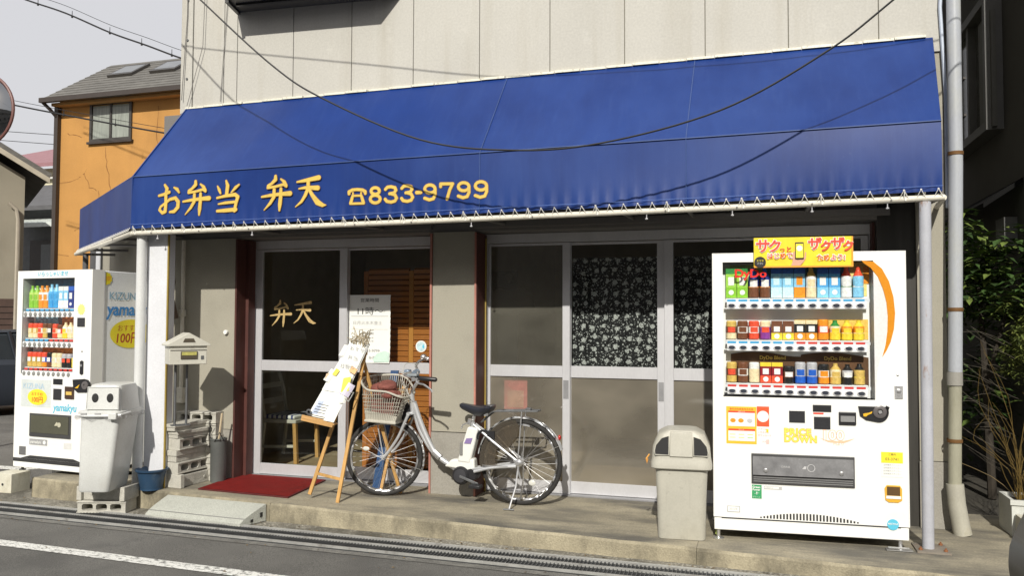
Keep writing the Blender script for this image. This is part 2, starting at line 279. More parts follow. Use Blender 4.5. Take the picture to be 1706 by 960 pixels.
# ---------------- ground ----------------
M_asph = mt('asphalt', (.148, .144, .132), .92, var=.20, vs=1.3, grain=.5, gs=170, bump=.8, bs=240, dirt=[((.075, .073, .07), .55, .52, .6, .35), ((.21, .20, .18), 3, .62, .8, .4), ((.17, .165, .15), 170, .62, .72, .55), ((.05, .05, .05), 1.1, .5, .8, .35)])
M_gut = mt('gutter_concrete', (.22, .205, .17), .95, var=.25, vs=6, grain=.3, gs=90, bump=1.0, bs=75, dirt=[((.50, .48, .40), 48, .52, .60, .75), ((.07, .065, .05), 2, .45, .62, .8)])
M_plat = mt('platform_concrete', (.33, .295, .215), .93, var=.18, vs=2.5, grain=.18, gs=70, bump=.5, bs=90, dirt=[((.10, .095, .082), 1.7, .42, .62, .9, (.5, 1.5, 1)), ((.16, .14, .11), 11, .55, .75, .5), ((.46, .40, .27), 2.6, .6, .8, .5)])
M_kerb = mt('kerb_face', (.33, .292, .205), .93, var=.2, vs=4, grain=.14, gs=90, bump=.6, bs=90, dirt=[((.10, .09, .065), 3.5, .46, .66, .85, (1, 1, .5)), ((.5, .45, .32), 8, .6, .8, .3)])
M_line = mt('road_paint', (.72, .72, .68), .8, var=.08, grain=.1, dirt=[((.13, .13, .12), 26, .52, .6, .9, (1, 2.2, 1)), ((.12, .12, .11), 120, .56, .64, .7)])
b = MB(); xs = [-400, -60, -20, -9, -7, -5, -3, -1, 1, 2.5, 6, 60, 400]
ys = [-300, -30, -4, 0, 3, 5, 6.5, 9, 20, 80, 600]
for i in range(len(xs)-1):
    for j in range(len(ys)-1):
        p = [(xs[i], ys[j]), (xs[i+1], ys[j]), (xs[i+1], ys[j+1]), (xs[i], ys[j+1])]
        b.quad(*[(x, y, road_z(x)) for x, y in p])
structure(b.build('road', M_asph, smooth=False))
def strip(name, mat, x0, x1, f0, f1, dz, n=16):
    b = MB()
    for i in range(n):
        a = x0+(x1-x0)*i/n; c = x0+(x1-x0)*(i+1)/n
        b.quad((a, f0(a), road_z(a)+dz), (c, f0(c), road_z(c)+dz), (c, f1(c), road_z(c)+dz), (a, f1(a), road_z(a)+dz))
    return structure(b.build(name, mat, smooth=False))
KY = lambda x: 5.185-.088*x                       # platform front edge
GT = lambda x: 5.07-.062*x; GB = lambda x: GT(x)-.31
strip('gutter_concrete', M_gut, -9, 4, GT, lambda x: KY(x)+.25, .004)
strip('gutter_edge', mt('gutter_edge', (.17, .165, .15), .95, var=.2, grain=.35, gs=120, bump=.7, bs=140, dirt=[((.34, .33, .29), 9, .55, .7, .7), ((.09, .09, .085), 4, .5, .7, .7)]), -9, 4, lambda x: GB(x)-.07, GB, .004)
WL = lambda x: 4.08-.077*x
strip('road_marking', M_line, -9, 3.5, lambda x: WL(x)-.055, lambda x: WL(x)+.055, .005)
b = MB(); b.quad((-14, 6.55, road_z(-14)+.005), (-7.4, 6.75, road_z(-7.4)+.005), (-7.3, 6.9, road_z(-7.3)+.005), (-14, 6.75, road_z(-14)+.005))
structure(b.build('road_marking', M_line, smooth=False))
# platform slab with its kerb face, cast in lengths with open joints
jx = [-6.18, -3.60, -.37, 5.2]
for i in range(len(jx)-1):
    a, c = jx[i]+.0012, jx[i+1]-.0012; b = MB()
    n = 40
    for k in range(n):
        x0 = a+(c-a)*k/n; x1 = a+(c-a)*(k+1)/n
        w0 = .004*math.sin(x0*9)+.003*math.sin(x0*23); w1 = .004*math.sin(x1*9)+.003*math.sin(x1*23)
        b.mat(1)
        b.quad((x0, KY(x0)+w0-.014, -.4), (x1, KY(x1)+w1-.014, -.4), (x1, KY(x1)+w1, -.016), (x0, KY(x0)+w0, -.016))
        b.quad((x0, KY(x0)+w0, -.016), (x1, KY(x1)+w1, -.016), (x1, KY(x1)+w1+.014, 0), (x0, KY(x0)+w0+.014, 0)); b.mat(0)
        b.quad((x0, KY(x0)+w0+.014, 0), (x1, KY(x1)+w1+.014, 0), (x1, 6.75, 0), (x0, 6.75, 0))
    b.mat(1); b.quad((a, KY(a)-.014, -.4), (a, KY(a), -.002), (a, 6.75, -.002), (a, 6.75, -.4)); b.quad((c, KY(c)-.014, -.4), (c, KY(c), -.002), (c, 6.75, -.002), (c, 6.75, -.4))
    structure(b.build('platform', [M_plat, M_kerb], smooth=False))
b = MB(); b.box(1.02, 5, 6.75, 14, -.4, -.01); structure(b.build('alley_floor', mt('alley_soil', (.05, .045, .035), .95, var=.3, bump=.8, bs=60), smooth=False))
# drain grating
gr = thing('drain_grating', 'long steel drain grating set in the gutter along the kerb', 'grating', (-2, 5.0, -.12))
M_steel = mt('grating_steel', (.16, .165, .17), .55, .6, var=.2, dirt=[((.07, .065, .06), 8, .5, .7, .5)])
b = MB()
for i in range(14):
    x0 = -9+13*i/14; x1 = -9+13*(i+1)/14
    b.quad((x0, GB(x0), road_z(x0)+.0045), (x1, GB(x1), road_z(x1)+.0045), (x1, GT(x1), road_z(x1)+.0045), (x0, GT(x0), road_z(x0)+.0045))
b.build('drain_channel', mt('drain_dark', (.03, .032, .033), .9, var=.3), gr, smooth=False)
def rail(f, w, h, z=.006):
    b = MB()
    for i in range(26):
        x0 = -9+13*i/26; x1 = -9+13*(i+1)/26
        b.hexa([(x0, f(x0)-w/2, road_z(x0)+z), (x1, f(x1)-w/2, road_z(x1)+z), (x1, f(x1)+w/2, road_z(x1)+z), (x0, f(x0)+w/2, road_z(x0)+z),
                (x0, f(x0)-w/2, road_z(x0)+h), (x1, f(x1)-w/2, road_z(x1)+h), (x1, f(x1)+w/2, road_z(x1)+h), (x0, f(x0)+w/2, road_z(x0)+h)])
    return b
M_railm = mt('rail_steel', (.42, .42, .40), .5, .4, var=.15, dirt=[((.12, .1, .08), 14, .55, .72, .6)])
for k, t in enumerate((.02, .16, .30, .305-.02)):
    if k == 3: continue
    rail(lambda x, t=t: GB(x)+t, .008, .024).build('rail', M_railm, gr, smooth=False)
rail(lambda x: GB(x)+.285, .018, .020).build('rail', M_railm, gr, smooth=False)
b = MB(); x = -7.6
while x < 3.0:
    z = road_z(x); y0, y1 = GB(x)+.02, GT(x)
    for (ya_, yb_, w) in ((y0, y0+.135, .0045), (y0+.145, y0+.26, .0045), (y1-.035, y1, .010)):
        b.hexa([(x, ya_, z+.006), (x+w, ya_, z+.006), (x+w, yb_, z+.006), (x, yb_, z+.006), (x, ya_, z+.016), (x+w, ya_, z+.016), (x+w, yb_, z+.016), (x, yb_, z+.016)])
    x += .025
b.build('cross_bar', M_steel, gr, smooth=False, kind='stuff')

# ---------------- shop building ----------------
FY = 6.20; DY = 6.45
sh = thing('shop_building', 'cream two storey lunch shop with panelled upper wall behind the blue awning', 'shop building', (-1.9, FY, 0))
def P(name, mat, *boxes, parent=sh, bevel=0, **k):
    b = MB()
    for q in boxes: b.box(*q)
    return b.build(name, mat, parent, bevel=bevel, smooth=False, **k)
P('wall', M_wall, (-5.25, -4.45, FY, FY+.12, .44, 2.14))
P('wall_base', M_wall_low, (-5.25, -4.452, FY-.004, FY+.12, 0.001, .435))
P('wall', M_wall, (-2.555, -2.189, FY, FY+.3, .507, 2.14)); P('wall_base', M_wall_low, (-2.558, -2.186, FY-.006, FY+.3, 0.001, .500))
P('wall', M_wall, (1.07, 1.25, FY, FY+.12, .46, 3.30)); P('wall_base', M_wall_low, (1.067, 1.256, FY-.006, FY+.12, .001, .455)); P('dark_wall_strip', mt('near_black_strip', (.055, .052, .046), .45, .3, var=.2, stretch=(4, 1, .3)), (.82, 1.068, FY+.03, FY+.12, .001, 3.30))  # last box: near-black strip set back between the doors and the pier
P('lintel', M_beam, (-5.25, .82, FY+.01, FY+.3, 2.14, 2.5)); P('wall', M_beam, (-5.25, .818, FY+.004, FY+.2, 2.5, 3.30))
P('fascia_board', M_beam, (-4.4, -2.56, FY-.03, FY+.008, 2.165, 2.215)); P('fascia_board', M_beam, (-2.2, .9, FY-.03, FY+.008, 2.165, 2.215))
P('shutter_box', mt('shutter_box', (.13, .125, .12), .6, var=.1), (-2.2, .95, FY-.14, FY+.002, 2.30, 2.48), bevel=.006)
for z in (2.335, 2.38, 2.425): P('shutter_rib', M_beam, (-2.19, .94, FY-.15, FY-.141, z, z+.012))
# jambs
P('jamb', M_red, (-4.448, -4.43, FY-.006, DY-.012, 0.002, 2.13)); P('jamb', M_red, (-4.40, -4.448+.0, FY+.13, DY-.02, 0.002, 2.13))
P('jamb', mt('pale_red_edge', (.40, .17, .13), .7, var=.2), (-2.575, -2.559, FY-.012, FY+.05, .002, 2.13))
P('jamb', M_red, (-2.184, -2.166, FY-.006, DY-.012, 0.002, 2.13)); P('jamb', mt('pale_red_edge', (.4, .17, .13)), (-2.186, -2.171, FY-.014, FY-.007, .002, 2.13))
P('trim_strip', M_yell, (-4.427, -4.417, DY-.03, DY-.012, .002, 2.10)); P('trim_strip', M_yell, (-2.164, -2.154, DY-.06, DY-.045, .002, 2.10))
P('jamb', M_red, (.80, .818, FY+.13, DY, .002, 2.13))
# siding panels of the upper storey
jj = [-5.06, -4.93, -4.598, -4.459, -3.885, -3.315, -2.739, -2.152, -1.559, -.963, -.355, .238, .845, 1.245]
for i in range(len(jj)-1):
    a, c = jj[i], jj[i+1]; g = .0032
    P('siding_panel', M_side, (a+g, c-g, FY-.016 if i else FY-.024, FY+.01, 3.30, 6.9), bevel=.002, seg=1)
b = MB(); b.box(-5.055, 1.24, FY-.002, FY+.2, 3.302, 6.88); b.build('wall', mt('joint_backing', (.22, .21, .17), .9), sh, smooth=False)
for z in (3.62, 3.98, 4.35): b = MB(); b.lathe((-4.985, FY-.032, z), [(.011, 0), (.011, .008), (.004, .012)], n=8, axis='Y'); b.build('bolt', M_steel, sh)
P('side_wall', M_side, (-5.06, -4.96, FY+.2, 12, 2.6, 6.9)); P('side_wall', M_wall, (1.10, 1.256, FY+.13, 12, 0, 6.9))
P('rear_wall', M_wall, (-5.0, 1.1, 12, 12.1, 0, 6.9)); P('roof', M_beam, (-5.3, 1.5, FY-.3, 12.3, 6.9, 7.05))
P('flashing', mt('flashing', (.74, .72, .60), .5, var=.1, dirt=[((.28, .26, .15), 25, .55, .68, .8)]), *[(-5.0+i*.205+.002, -5.0+i*.205+.2, FY-.030-.004*(i % 3), FY-.017, 3.340+i*.0021, 3.355+i*.0021+.0015*((i*7) % 3)) for i in range(30)])
# window hood
b = MB(); hz = 4.17
b.add([(-4.467, FY-.017, hz+.015), (-2.852, FY-.017, hz-.03), (-3.0, FY-.33, hz-.02), (-4.36, FY-.33, hz+.01), (-4.467, FY-.017, 5.2), (-2.852, FY-.017, 5.2), (-3.0, FY-.33, 5.2), (-4.36, FY-.33, 5.2)],
      [(0, 1, 2, 3), (4, 5, 6, 7), (0, 1, 5, 4), (1, 2, 6, 5), (2, 3, 7, 6), (3, 0, 4, 7)])
hood = b.build('window_hood', mt('hood_metal', (.10, .095, .085), .5, .3, var=.15), sh, smooth=False)
b = MB(); b.beam((-4.44, FY-.03, hz+.008), (-4.355, FY-.32, hz+.0), .03, .04); b.beam((-4.34, FY-.2, hz), (-3.0, FY-.2, hz-.032), .03, .02); b.build('hood_rim', M_black, hood)
# room inside
P('room_floor', M_intf, (-4.9, 1.1, DY+.1, 11.9, -.03, .012)); P('room_ceiling', M_int, (-4.9, 1.1, FY+.31, 11.9, 2.5, 2.6))
P('room_wall', M_int, (-4.95, -4.9, FY+.31, 11.9, 0, 2.5)); P('room_wall', M_int, (-4.9, 1.1, 9.6, 9.7, 0, 2.5)); P('room_wall', M_int, (-2.45, -2.35, 6.9, 9.6, 0, 2.5))
# sliding doors
def door(x0, x1, yo, rail=(.95, 1.045), g0=.11, g1=2.035, st=(.035, .035), gmat=M_glass, name='sliding_door', label=None, lowmat=None):
    b = MB(); y0, y1 = DY+yo, DY+yo+.03
    b.box(x0, x0+st[0], y0, y1, .012, 2.055); b.box(x1-st[1], x1, y0, y1, .012, 2.055)
    o = b.build(name, M_alu, sh, bevel=.002, seg=1, smooth=False, label=label)
    q = MB(); q.box(x0+st[0], x1-st[1], y0+.003, y1-.003, .014, g0); q.build('rail', M_alu, o, bevel=.002, seg=1, smooth=False)
    q = MB(); q.box(x0+st[0], x1-st[1], y0+.003, y1-.003, rail[0], rail[1]); q.build('rail', M_alu, o, bevel=.002, seg=1, smooth=False)
    q = MB(); q.box(x0+st[0], x1-st[1], y0+.003, y1-.003, g1, 2.053); q.build('rail', M_alu, o, smooth=False)
    ym = (y0+y1)/2
    q = MB(); q.quad((x0+st[0], ym, g0), (x1-st[1], ym, g0), (x1-st[1], ym, rail[0]), (x0+st[0], ym, rail[0])); q.build('pane', lowmat or gmat, o, smooth=False)
    q = MB(); q.quad((x0+st[0], ym, rail[1]), (x1-st[1], ym, rail[1]), (x1-st[1], ym, g1), (x0+st[0], ym, g1)); q.build('pane', gmat, o, smooth=False)
    for zz in ((rail[0]-.02, 1),):
        q = MB(); q.box(x1-st[1]+.008, x1-.01, y0-.002, y0+.001, .78, .93); q.build('finger_pull', M_alu_dark, o, smooth=False)
    return o
d1 = door(-4.412, -3.475, 0, st=(.075, .075)); d2 = door(-3.52, -2.560, .035, st=(.045, .02), g0=.12)
e1 = door(-2.155, -1.455, 0, st=(.02, .062), gmat=M_frost, lowmat=M_frost_low); e2 = door(-1.50, -.695, .035, st=(.048, .06), gmat=M_glass, lowmat=M_frost_low)
e3 = door(-.695, .06, 0, st=(.07, .06), gmat=M_glass, lowmat=M_frost_low); e4 = door(.05, .795, .035, st=(.05, .05), gmat=M_frost, lowmat=M_frost_low)
P('door_frame', M_alu, (-4.43, -2.558, DY-.012, DY+.09, 2.060, 2.135), (-4.415, -4.4125, DY-.01, DY+.09, .002, 2.058)); P('door_track', M_alu_dark, (-4.43, -2.56, DY-.03, DY+.09, .001, .011))
P('door_frame', M_alu, (-4.429, -4.414, DY-.008, DY+.09, .011, 2.059))
P('door_frame', M_alu, (-2.18, .815, DY-.012, DY+.09, 2.060, 2.135), (-2.18, -2.157, DY-.01, DY+.09, .012, 2.059), (.797, .815, DY-.01, DY+.09, .012, 2.059)); P('door_track', M_alu_dark, (-2.18, .815, DY-.03, DY+.09, .001, .011))
# lettering on the left pane
gy = DY+.008
b = MB()
def place(key, cx, cz, s, sx=None):
    sts = GL[key]; X = [p[0] for st in sts for p in st]; Z = [p[1] for st in sts for p in st]; ax, az_ = (min(X)+max(X))/2, (min(Z)+max(Z))/2
    return [[((p[0]-ax)*s+cx, (p[1]-az_)*s+cz, p[2]*s*.9) for p in st] for st in sts]
strokes(b, place('ben', -4.15, 1.47, .85), gy); strokes(b, place('ten', -3.90, 1.475, .85), gy)
b.build('lettering', mt('gold_leaf_lettering', (.62, .45, .20), .4, .2, dirt=[((.3, .2, .08), 25, .5, .7, .6)]), d1, smooth=False, fixn=False)
# floral cloth behind the panes
fm = bpy.data.materials.new('floral_cloth'); fm.use_nodes = True; t = fm.node_tree; N = t.nodes; L = t.links; pb = N['Principled BSDF']; pb.inputs['Roughness'].default_value = .8
tc = N.new('ShaderNodeTexCoord'); sp = N.new('ShaderNodeSeparateXYZ'); L.new(tc.outputs['Object'], sp.inputs[0]); cb = N.new('ShaderNodeCombineXYZ'); L.new(sp.outputs[0], cb.inputs[0]); L.new(sp.outputs[2], cb.inputs[1])
nz = N.new('ShaderNodeTexNoise'); nz.inputs['Scale'].default_value = 55; nz.inputs['Detail'].default_value = 2; L.new(cb.outputs[0], nz.inputs[0])
vm = N.new('ShaderNodeVectorMath'); vm.operation = 'MULTIPLY_ADD'; vm.inputs[1].default_value = (.034, .034, 0); L.new(nz.outputs[1], vm.inputs[0]); L.new(cb.outputs[0], vm.inputs[2])
def vor(scale, rad, rr, soft=.04):
    v = N.new('ShaderNodeTexVoronoi'); v.voronoi_dimensions = '2D'; v.inputs['Scale'].default_value = scale; v.inputs['Randomness'].default_value = rr; L.new(vm.outputs[0], v.inputs['Vector'])
    m = N.new('ShaderNodeMapRange'); m.inputs[1].default_value = rad; m.inputs[2].default_value = rad+soft; m.inputs[3].default_value = 1; m.inputs[4].default_value = 0; L.new(v.outputs['Distance'], m.inputs[0]); return m.outputs[0]
a1 = vor(11, .19, .45, .03); a2 = vor(24, .14, .8, .03); a3 = vor(48, .12, 1, .03)
nz2 = N.new('ShaderNodeTexNoise'); nz2.inputs['Scale'].default_value = 130; L.new(cb.outputs[0], nz2.inputs[0]); m2 = N.new('ShaderNodeMapRange'); m2.inputs[1].default_value = .42; m2.inputs[2].default_value = .58; m2.inputs[3].default_value = .35; m2.inputs[4].default_value = 1; L.new(nz2.outputs[0], m2.inputs[0])
x1 = N.new('ShaderNodeMath'); x1.operation = 'MAXIMUM'; L.new(a1, x1.inputs[0]); L.new(a2, x1.inputs[1])
x2 = N.new('ShaderNodeMath'); x2.operation = 'MAXIMUM'; L.new(x1.outputs[0], x2.inputs[0]); L.new(a3, x2.inputs[1])
x3 = N.new('ShaderNodeMath'); x3.operation = 'MULTIPLY'; L.new(x2.outputs[0], x3.inputs[0]); L.new(m2.outputs[0], x3.inputs[1])
cm = N.new('ShaderNodeMix'); cm.data_type = 'RGBA'; cm.inputs[6].default_value = (.006, .006, .008, 1); cm.inputs[7].default_value = (.72, .73, .73, 1); L.new(x3.outputs[0], cm.inputs[0]); L.new(cm.outputs[2], pb.inputs['Base Color'])
for k, (a, c) in enumerate(((-1.452, -.757), (-.625, .0))):
    b = MB(); n = 40
    for i in range(n):
        u0, u1 = i/n, (i+1)/n; f = lambda u: (.013*math.sin(u*24+k)+.005*math.sin(u*55))
        b.quad((a+(c-a)*u0, DY+.100+f(u0), 1.0), (a+(c-a)*u1, DY+.100+f(u1), 1.0), (a+(c-a)*u1, DY+.100+f(u1), 1.93), (a+(c-a)*u0, DY+.100+f(u0), 1.93))
    o = b.build('door_curtain', fm, None, fixn=False)
    tag(o, ['black curtain with white flowers behind the middle sliding door pane left of the vending machine', 'black flowered curtain partly hidden behind the tall right vending machine'][k], 'curtain', 'flowered curtains behind the sliding door panes')
# hours notice on the right pane
n_ = thing('opening_hours_notice', 'white opening hours notice reading 11時〜 taped on the glass door', 'notice', (-3.27, DY+.03, 1.34))
yn = DY+.038
b = MB(); K = 12
for i in range(K):
    z0 = 1.035+.6*i/K; z1 = 1.035+.6*(i+1)/K; x0 = -3.475+.005*math.sin(i); f = lambda z: .012*max(0, (1.2-z)/.16)**2
    b.quad((-3.470, yn-.001, z0), (-3.072-.0*z0, yn-.001-f(z0), z0), (-3.068, yn-.001-f(z1), z1), (-3.468, yn-.001, z1))
sheet = b.build('sheet', M_paper, n_, fixn=False)
yp = yn-.003
text('営業時間', .037, M_print, -3.27, yp, 1.575, n_, align='CENTER', sx=1.25)
text('11時〜', .075, M_print, -3.27, yp, 1.465, n_, align='CENTER', sx=1.2)
text('日月火水木金土', .036, M_greyprint, -3.29, yp, 1.375, n_, align='CENTER', sx=1.15)
text('営業時間', .022, M_greyprint, -3.27, yp, 1.285, n_, align='CENTER'); text('11時  21時', .018, M_greyprint, -3.27, yp, 1.25, n_, align='CENTER'); text('17時  21時', .018, M_greyprint, -3.27, yp, 1.22, n_, align='CENTER')
text('833-9799', .032, M_greyprint, -3.24, yp-.006, 1.135, n_, align='CENTER', sx=1.2); text('弁天', .034, M_greyprint, -3.24, yp-.008, 1.07, n_, align='CENTER')
b = MB(); b.box(-3.45, -3.09, yp, yp+.0008, 1.445, 1.449); b.box(-3.45, -3.09, yp, yp+.0008, 1.33, 1.332); b.build('print_line', M_greyprint, n_, smooth=False)
b = MB(); b.poly([(-3.075, yp-.0125, 1.045), (-3.075, yp-.006, 1.13), (-3.12, yp-.006, 1.145), (-3.19, yp-.008, 1.12), (-3.23, yp-.010, 1.07), (-3.22, yp-.0125, 1.045)]); b.build('print_leaf', mt('print_pale_green', (.55, .72, .62), .7), n_, smooth=False)
st_ = thing('round_sticker', 'round pale blue and white sticker on the glass door above the bicycle bell', 'sticker', (-2.777, DY+.04, 1.19))
b = MB(); b.lathe((-2.777, DY+.036, 1.187), [(.047, .010), (.05, .006), (.05, 0)], n=24, axis='Y'); b.build('disc', M_paper, st_)
b = MB(); b.lathe((-2.777, DY+.0345, 1.187), [(.041, .001), (.041, 0)], n=20, axis='Y'); b.build('print', mt('print_pale_blue', (.50, .68, .72), .5, var=.2, vs=30), st_)
b = MB(); b.poly([(-2.765, DY+.0335, 1.185), (-2.755, DY+.0335, 1.21), (-2.745, DY+.0335, 1.185), (-2.755, DY+.0335, 1.165)]); b.build('print_mark', M_cyap, st_, smooth=False)
# slatted wooden partition inside
lv = thing('slatted_partition', 'orange brown wooden louvre partition standing behind the right door pane', 'partition', (-2.95, 6.72, 0))
M_slat = mt('orange_slat', (.50, .185, .045), .45, var=.12, vs=10, stretch=(.2, 1, 1), dirt=[((.22, .08, .03), 6, .55, .8, .4)])
M_slat2 = mt('orange_stile', (.62, .27, .06), .45, var=.1)
for x in (-3.44, -2.99, -2.50):
    b = MB(); b.box(x, x+.045, 6.70, 6.74, .02, 1.86); b.build('stile', M_slat2 if x == -2.99 else M_slat, lv, bevel=.003, seg=1, smooth=False)
b = MB(); b.box(-3.395, -2.0, 6.80, 6.81, .02, 1.85); b.build('backing', M_black, lv, smooth=False)
sl0 = None
for i in range(36):
    z = .10+i*.0495
    for (a, c) in ((-3.393, -2.992), (-2.943, -2.502)):
        if sl0 is None or (a == -2.943 and i == 0):
            b = MB(); b.hexa([(a, 6.705, 0), (c, 6.705, 0), (c, 6.735, .018), (a, 6.735, .018), (a, 6.700, .034), (c, 6.700, .034), (c, 6.730, .052), (a, 6.730, .052)])
            o = b.build('slat', M_slat, lv, smooth=False); sl0 = o
            if a == -3.393: sA = o
            else: sB = o
        else:
            o = (sA if a == -3.393 else sB).copy(); COL.objects.link(o)
        o.location.z = z
# pink poster and shelf bits seen dimly through the frosted panes
po = thing('pink_poster', 'pink and white poster seen dimly through the frosted lower left pane', 'poster', (-1.93, DY+.06, .8))
b = MB(); b.box(-2.03, -1.83, DY+.06, DY+.063, .66, .92); b.build('sheet', mt('poster_pink', (.85, .28, .30), .6, var=.35, vs=9), po, smooth=False)
b = MB(); b.box(-2.0, -1.86, DY+.056, DY+.059, .69, .83); b.build('print', mt('poster_pale', (.85, .50, .42), .6, var=.3, vs=12), po, smooth=False)
# white chair behind the left pane
ch = thing('white_chair', 'white wooden chair with striped cushion inside behind the left door pane', 'chair', (-4.55, 7.2, .012))
M_wc = mt('chair_white', (.55, .53, .46), .5, var=.1)
def leg(p, w=.035, name='leg', m=M_wc): b = MB(); b.beam(p[0], p[1], w, w); return b.build(name, m, ch, smooth=False)
b = MB(); b.tube([(-4.70, 7.0, .02), (-4.66, 7.0, .42), (-4.70, 6.99, .7), (-4.77, 6.98, .93)], .02, n=6); b.build('back_post', M_wc, ch)
b = MB(); b.tube([(-4.70, 7.4, .02), (-4.66, 7.4, .42), (-4.70, 7.39, .7), (-4.77, 7.38, .93)], .02, n=6); b.build('back_post', M_wc, ch)
leg([(-4.30, 7.0, .012), (-4.32, 7.0, .40)], m=M_wood); leg([(-4.30, 7.4, .012), (-4.32, 7.4, .40)], m=M_wood)
b = MB(); b.box(-4.68, -4.30, 6.98, 7.42, .40, .435); b.build('seat', M_wc, ch, bevel=.006)
b = MB(); b.beam((-4.68, 7.0, .16), (-4.32, 7.0, .18), .025, .025); b.beam((-4.68, 7.4, .16), (-4.32, 7.4, .18), .025, .025); b.build('stretcher', M_wc, ch, smooth=False)
for z in (.6, .75, .9): b = MB(); b.beam((-4.69-(z-.6)*.2, 7.01, z), (-4.69-(z-.6)*.2, 7.37, z), .02, .05); b.build('back_rail', M_wc, ch, smooth=False)
cu = MB(); cu.box(-4.66, -4.33, 7.0, 7.38, .437, .475); cu = cu.build('cushion', M_paper, bevel=.015); tag(cu, 'blue and white striped cushion on the white chair inside', 'cushion')
for i in range(6):
    b = MB(); b.box(-4.64+i*.055, -4.62+i*.055, 6.997, 7.383, .44, .477); b.build('stripe', mt('stripe_blue', (.08, .1, .25), .7), cu, smooth=False)
# ---------------- awning ----------------
aw = thing('awning', 'large blue canvas shop awning lettered in yellow with phone number', 'awning', (-1.9, FY, 2.14))
M_can = mt('blue_canvas', (.006, .031, .170), .42, var=.14, vs=1.6, grain=.03, gs=200, bump=.06, bs=9, stretch=(1, 1, .6), spec=.35, dirt=[((.024, .060, .215), .8, .45, .8, .7), ((.03, .07, .23), 4, .52, .75, .25, (7, 1, .3)), ((.07, .10, .22), 40, .64, .75, .25), ((.005, .020, .115), 2.2, .5, .75, .4, (2, 1, .3))])
M_can2 = mt('blue_canvas_inside', (.02, .035, .12), .8)
def lerp(a, b, t): return a+(b-a)*t
AXL, AXR = -5.02, 1.112
def zb(x): return 2.175+(x-AXL)/(AXR-AXL)*.055-.006*math.sin((x-AXL)/(AXR-AXL)*math.pi)       # canvas lower edge
def zf(x): return 2.612+(x-AXL)/(AXR-AXL)*.062
def zt(x): return 3.345+(x-AXL)/(AXR-AXL)*.055
EY = .098
b = MB(); n = 248; mz = 10
def vy(x, t):
    ph = (x-AXL)/EY; pull = math.exp(-((t)/.20)**2)*.007*math.cos(ph*2*math.pi)
    return 5.572-.010*(1-t)-.0045*math.sin(x*2.1)*math.sin(t*math.pi)-pull
for i in range(n):
    for j in range(mz):
        x0, x1 = lerp(AXL, AXR, i/n), lerp(AXL, AXR, (i+1)/n); t0, t1 = (j/mz)**1.6, ((j+1)/mz)**1.6
        b.quad((x0, vy(x0, t0), lerp(zb(x0), zf(x0), t0)), (x1, vy(x1, t0), lerp(zb(x1), zf(x1), t0)), (x1, vy(x1, t1), lerp(zb(x1), zf(x1), t1)), (x0, vy(x0, t1), lerp(zb(x0), zf(x0), t1)))
def weld(o, d=.0005):
    bm = bmesh.new(); bm.from_mesh(o.data); bmesh.ops.remove_doubles(bm, verts=bm.verts, dist=d); bm.to_mesh(o.data); bm.free(); return o
val = weld(b.build('valance', M_can, aw, fixn=False, angle=60))
ribs = [AXL, -4.0, -3.0, -1.93, -.9, -.45, .35, AXR]
b = MB(); n = 110; m_ = 12
def sag(x, t):
    for a, c in zip(ribs, ribs[1:]):
        if a <= x <= c+1e-6:
            u = (x-a)/(c-a); return -.022*math.sin(math.pi*u)**.8*math.sin(math.pi*t)*(1+.5*math.sin(a*7))
    return 0
def rx(i, t):                       # right edge leans to the wall corner, left edge to its own
    return lerp(lerp(AXL, -4.985, t), lerp(AXR, 1.19, t), i/n)
for i in range(n):
    for j in range(m_):
        q = []
        for (ii, tt) in ((i, j/m_), (i+1, j/m_), (i+1, (j+1)/m_), (i, (j+1)/m_)):
            x = rx(ii, tt); s_ = sag(min(max(x, AXL), AXR), tt); q.append((x, lerp(5.572, 6.182, tt)-s_*.7, lerp(zf(x), zt(x), tt)+s_*.6))
        b.quad(*q)
weld(b.build('canopy_slope', M_can, aw, fixn=False, angle=60))
# left flank of the awning, running back along the annex
FE = Vector((-7.38, 7.38, 2.66)); Fc = Vector((AXL, 5.562, 2.612)); BE = Vector((-7.40, 7.36, 2.19))
b = MB(); n = 60
for i in range(n):
    u0, u1 = i/n, (i+1)/n
    f = lambda u, top: (lerp(AXL, FE.x, u), lerp(5.562, FE.y, u)+.004*math.sin(u*26), lerp(2.612, 2.66, u) if top else lerp(2.175, 2.195, u))
    b.quad(f(u0, 0), f(u1, 0), f(u1, 1), f(u0, 1))
weld(b.build('side_valance', M_can, aw, fixn=False, angle=60))
T_ = (-4.985, 6.182, 3.345); P1 = (-5.52, 6.38, 2.91); P2 = (-7.1, 7.85, 2.70)
b = MB(); b.add([tuple(Fc), T_, P1, tuple(FE), P2], [(0, 1, 2), (0, 2, 3), (2, 4, 3)]); b.build('side_slope', M_can, aw, smooth=False, fixn=False)
b = MB(); b.tube([(AXL, 5.566, 2.614), (-4.985, 6.18, 3.348)], .006, n=6); b.tube([(AXL, 5.562, 2.18), (AXL, 5.566, 2.614)], .005, n=6); b.build('hem', mt('canvas_hem', (.02, .05, .2), .5), aw)
b = MB(); b.tube([(lerp(AXL, AXR, i/30), 5.566, zf(lerp(AXL, AXR, i/30))) for i in range(31)], .0045, n=6); b.build('hem', mt('canvas_seam', (.05, .09, .24), .4), aw)
for x in (-1.93, -.45):
    b = MB(); b.tube([(x, 5.558, zb(x)+.01), (x, 5.565, zf(x))], .003, n=5); b.tube([(x, 5.563, zf(x)), (x+.02, 6.175, zt(x))], .003, n=5); b.build('seam', mt('canvas_seam', (.05, .1, .36)), aw)
# closed right end
b = MB(); b.quad((AXR, 5.566, zb(AXR)+.0), (AXR+.012, 6.18, zb(AXR)+.02), (1.19, 6.18, zt(AXR)), (AXR, 5.57, zf(AXR))); b.build('side_slope', M_can, aw, smooth=False, fixn=False)
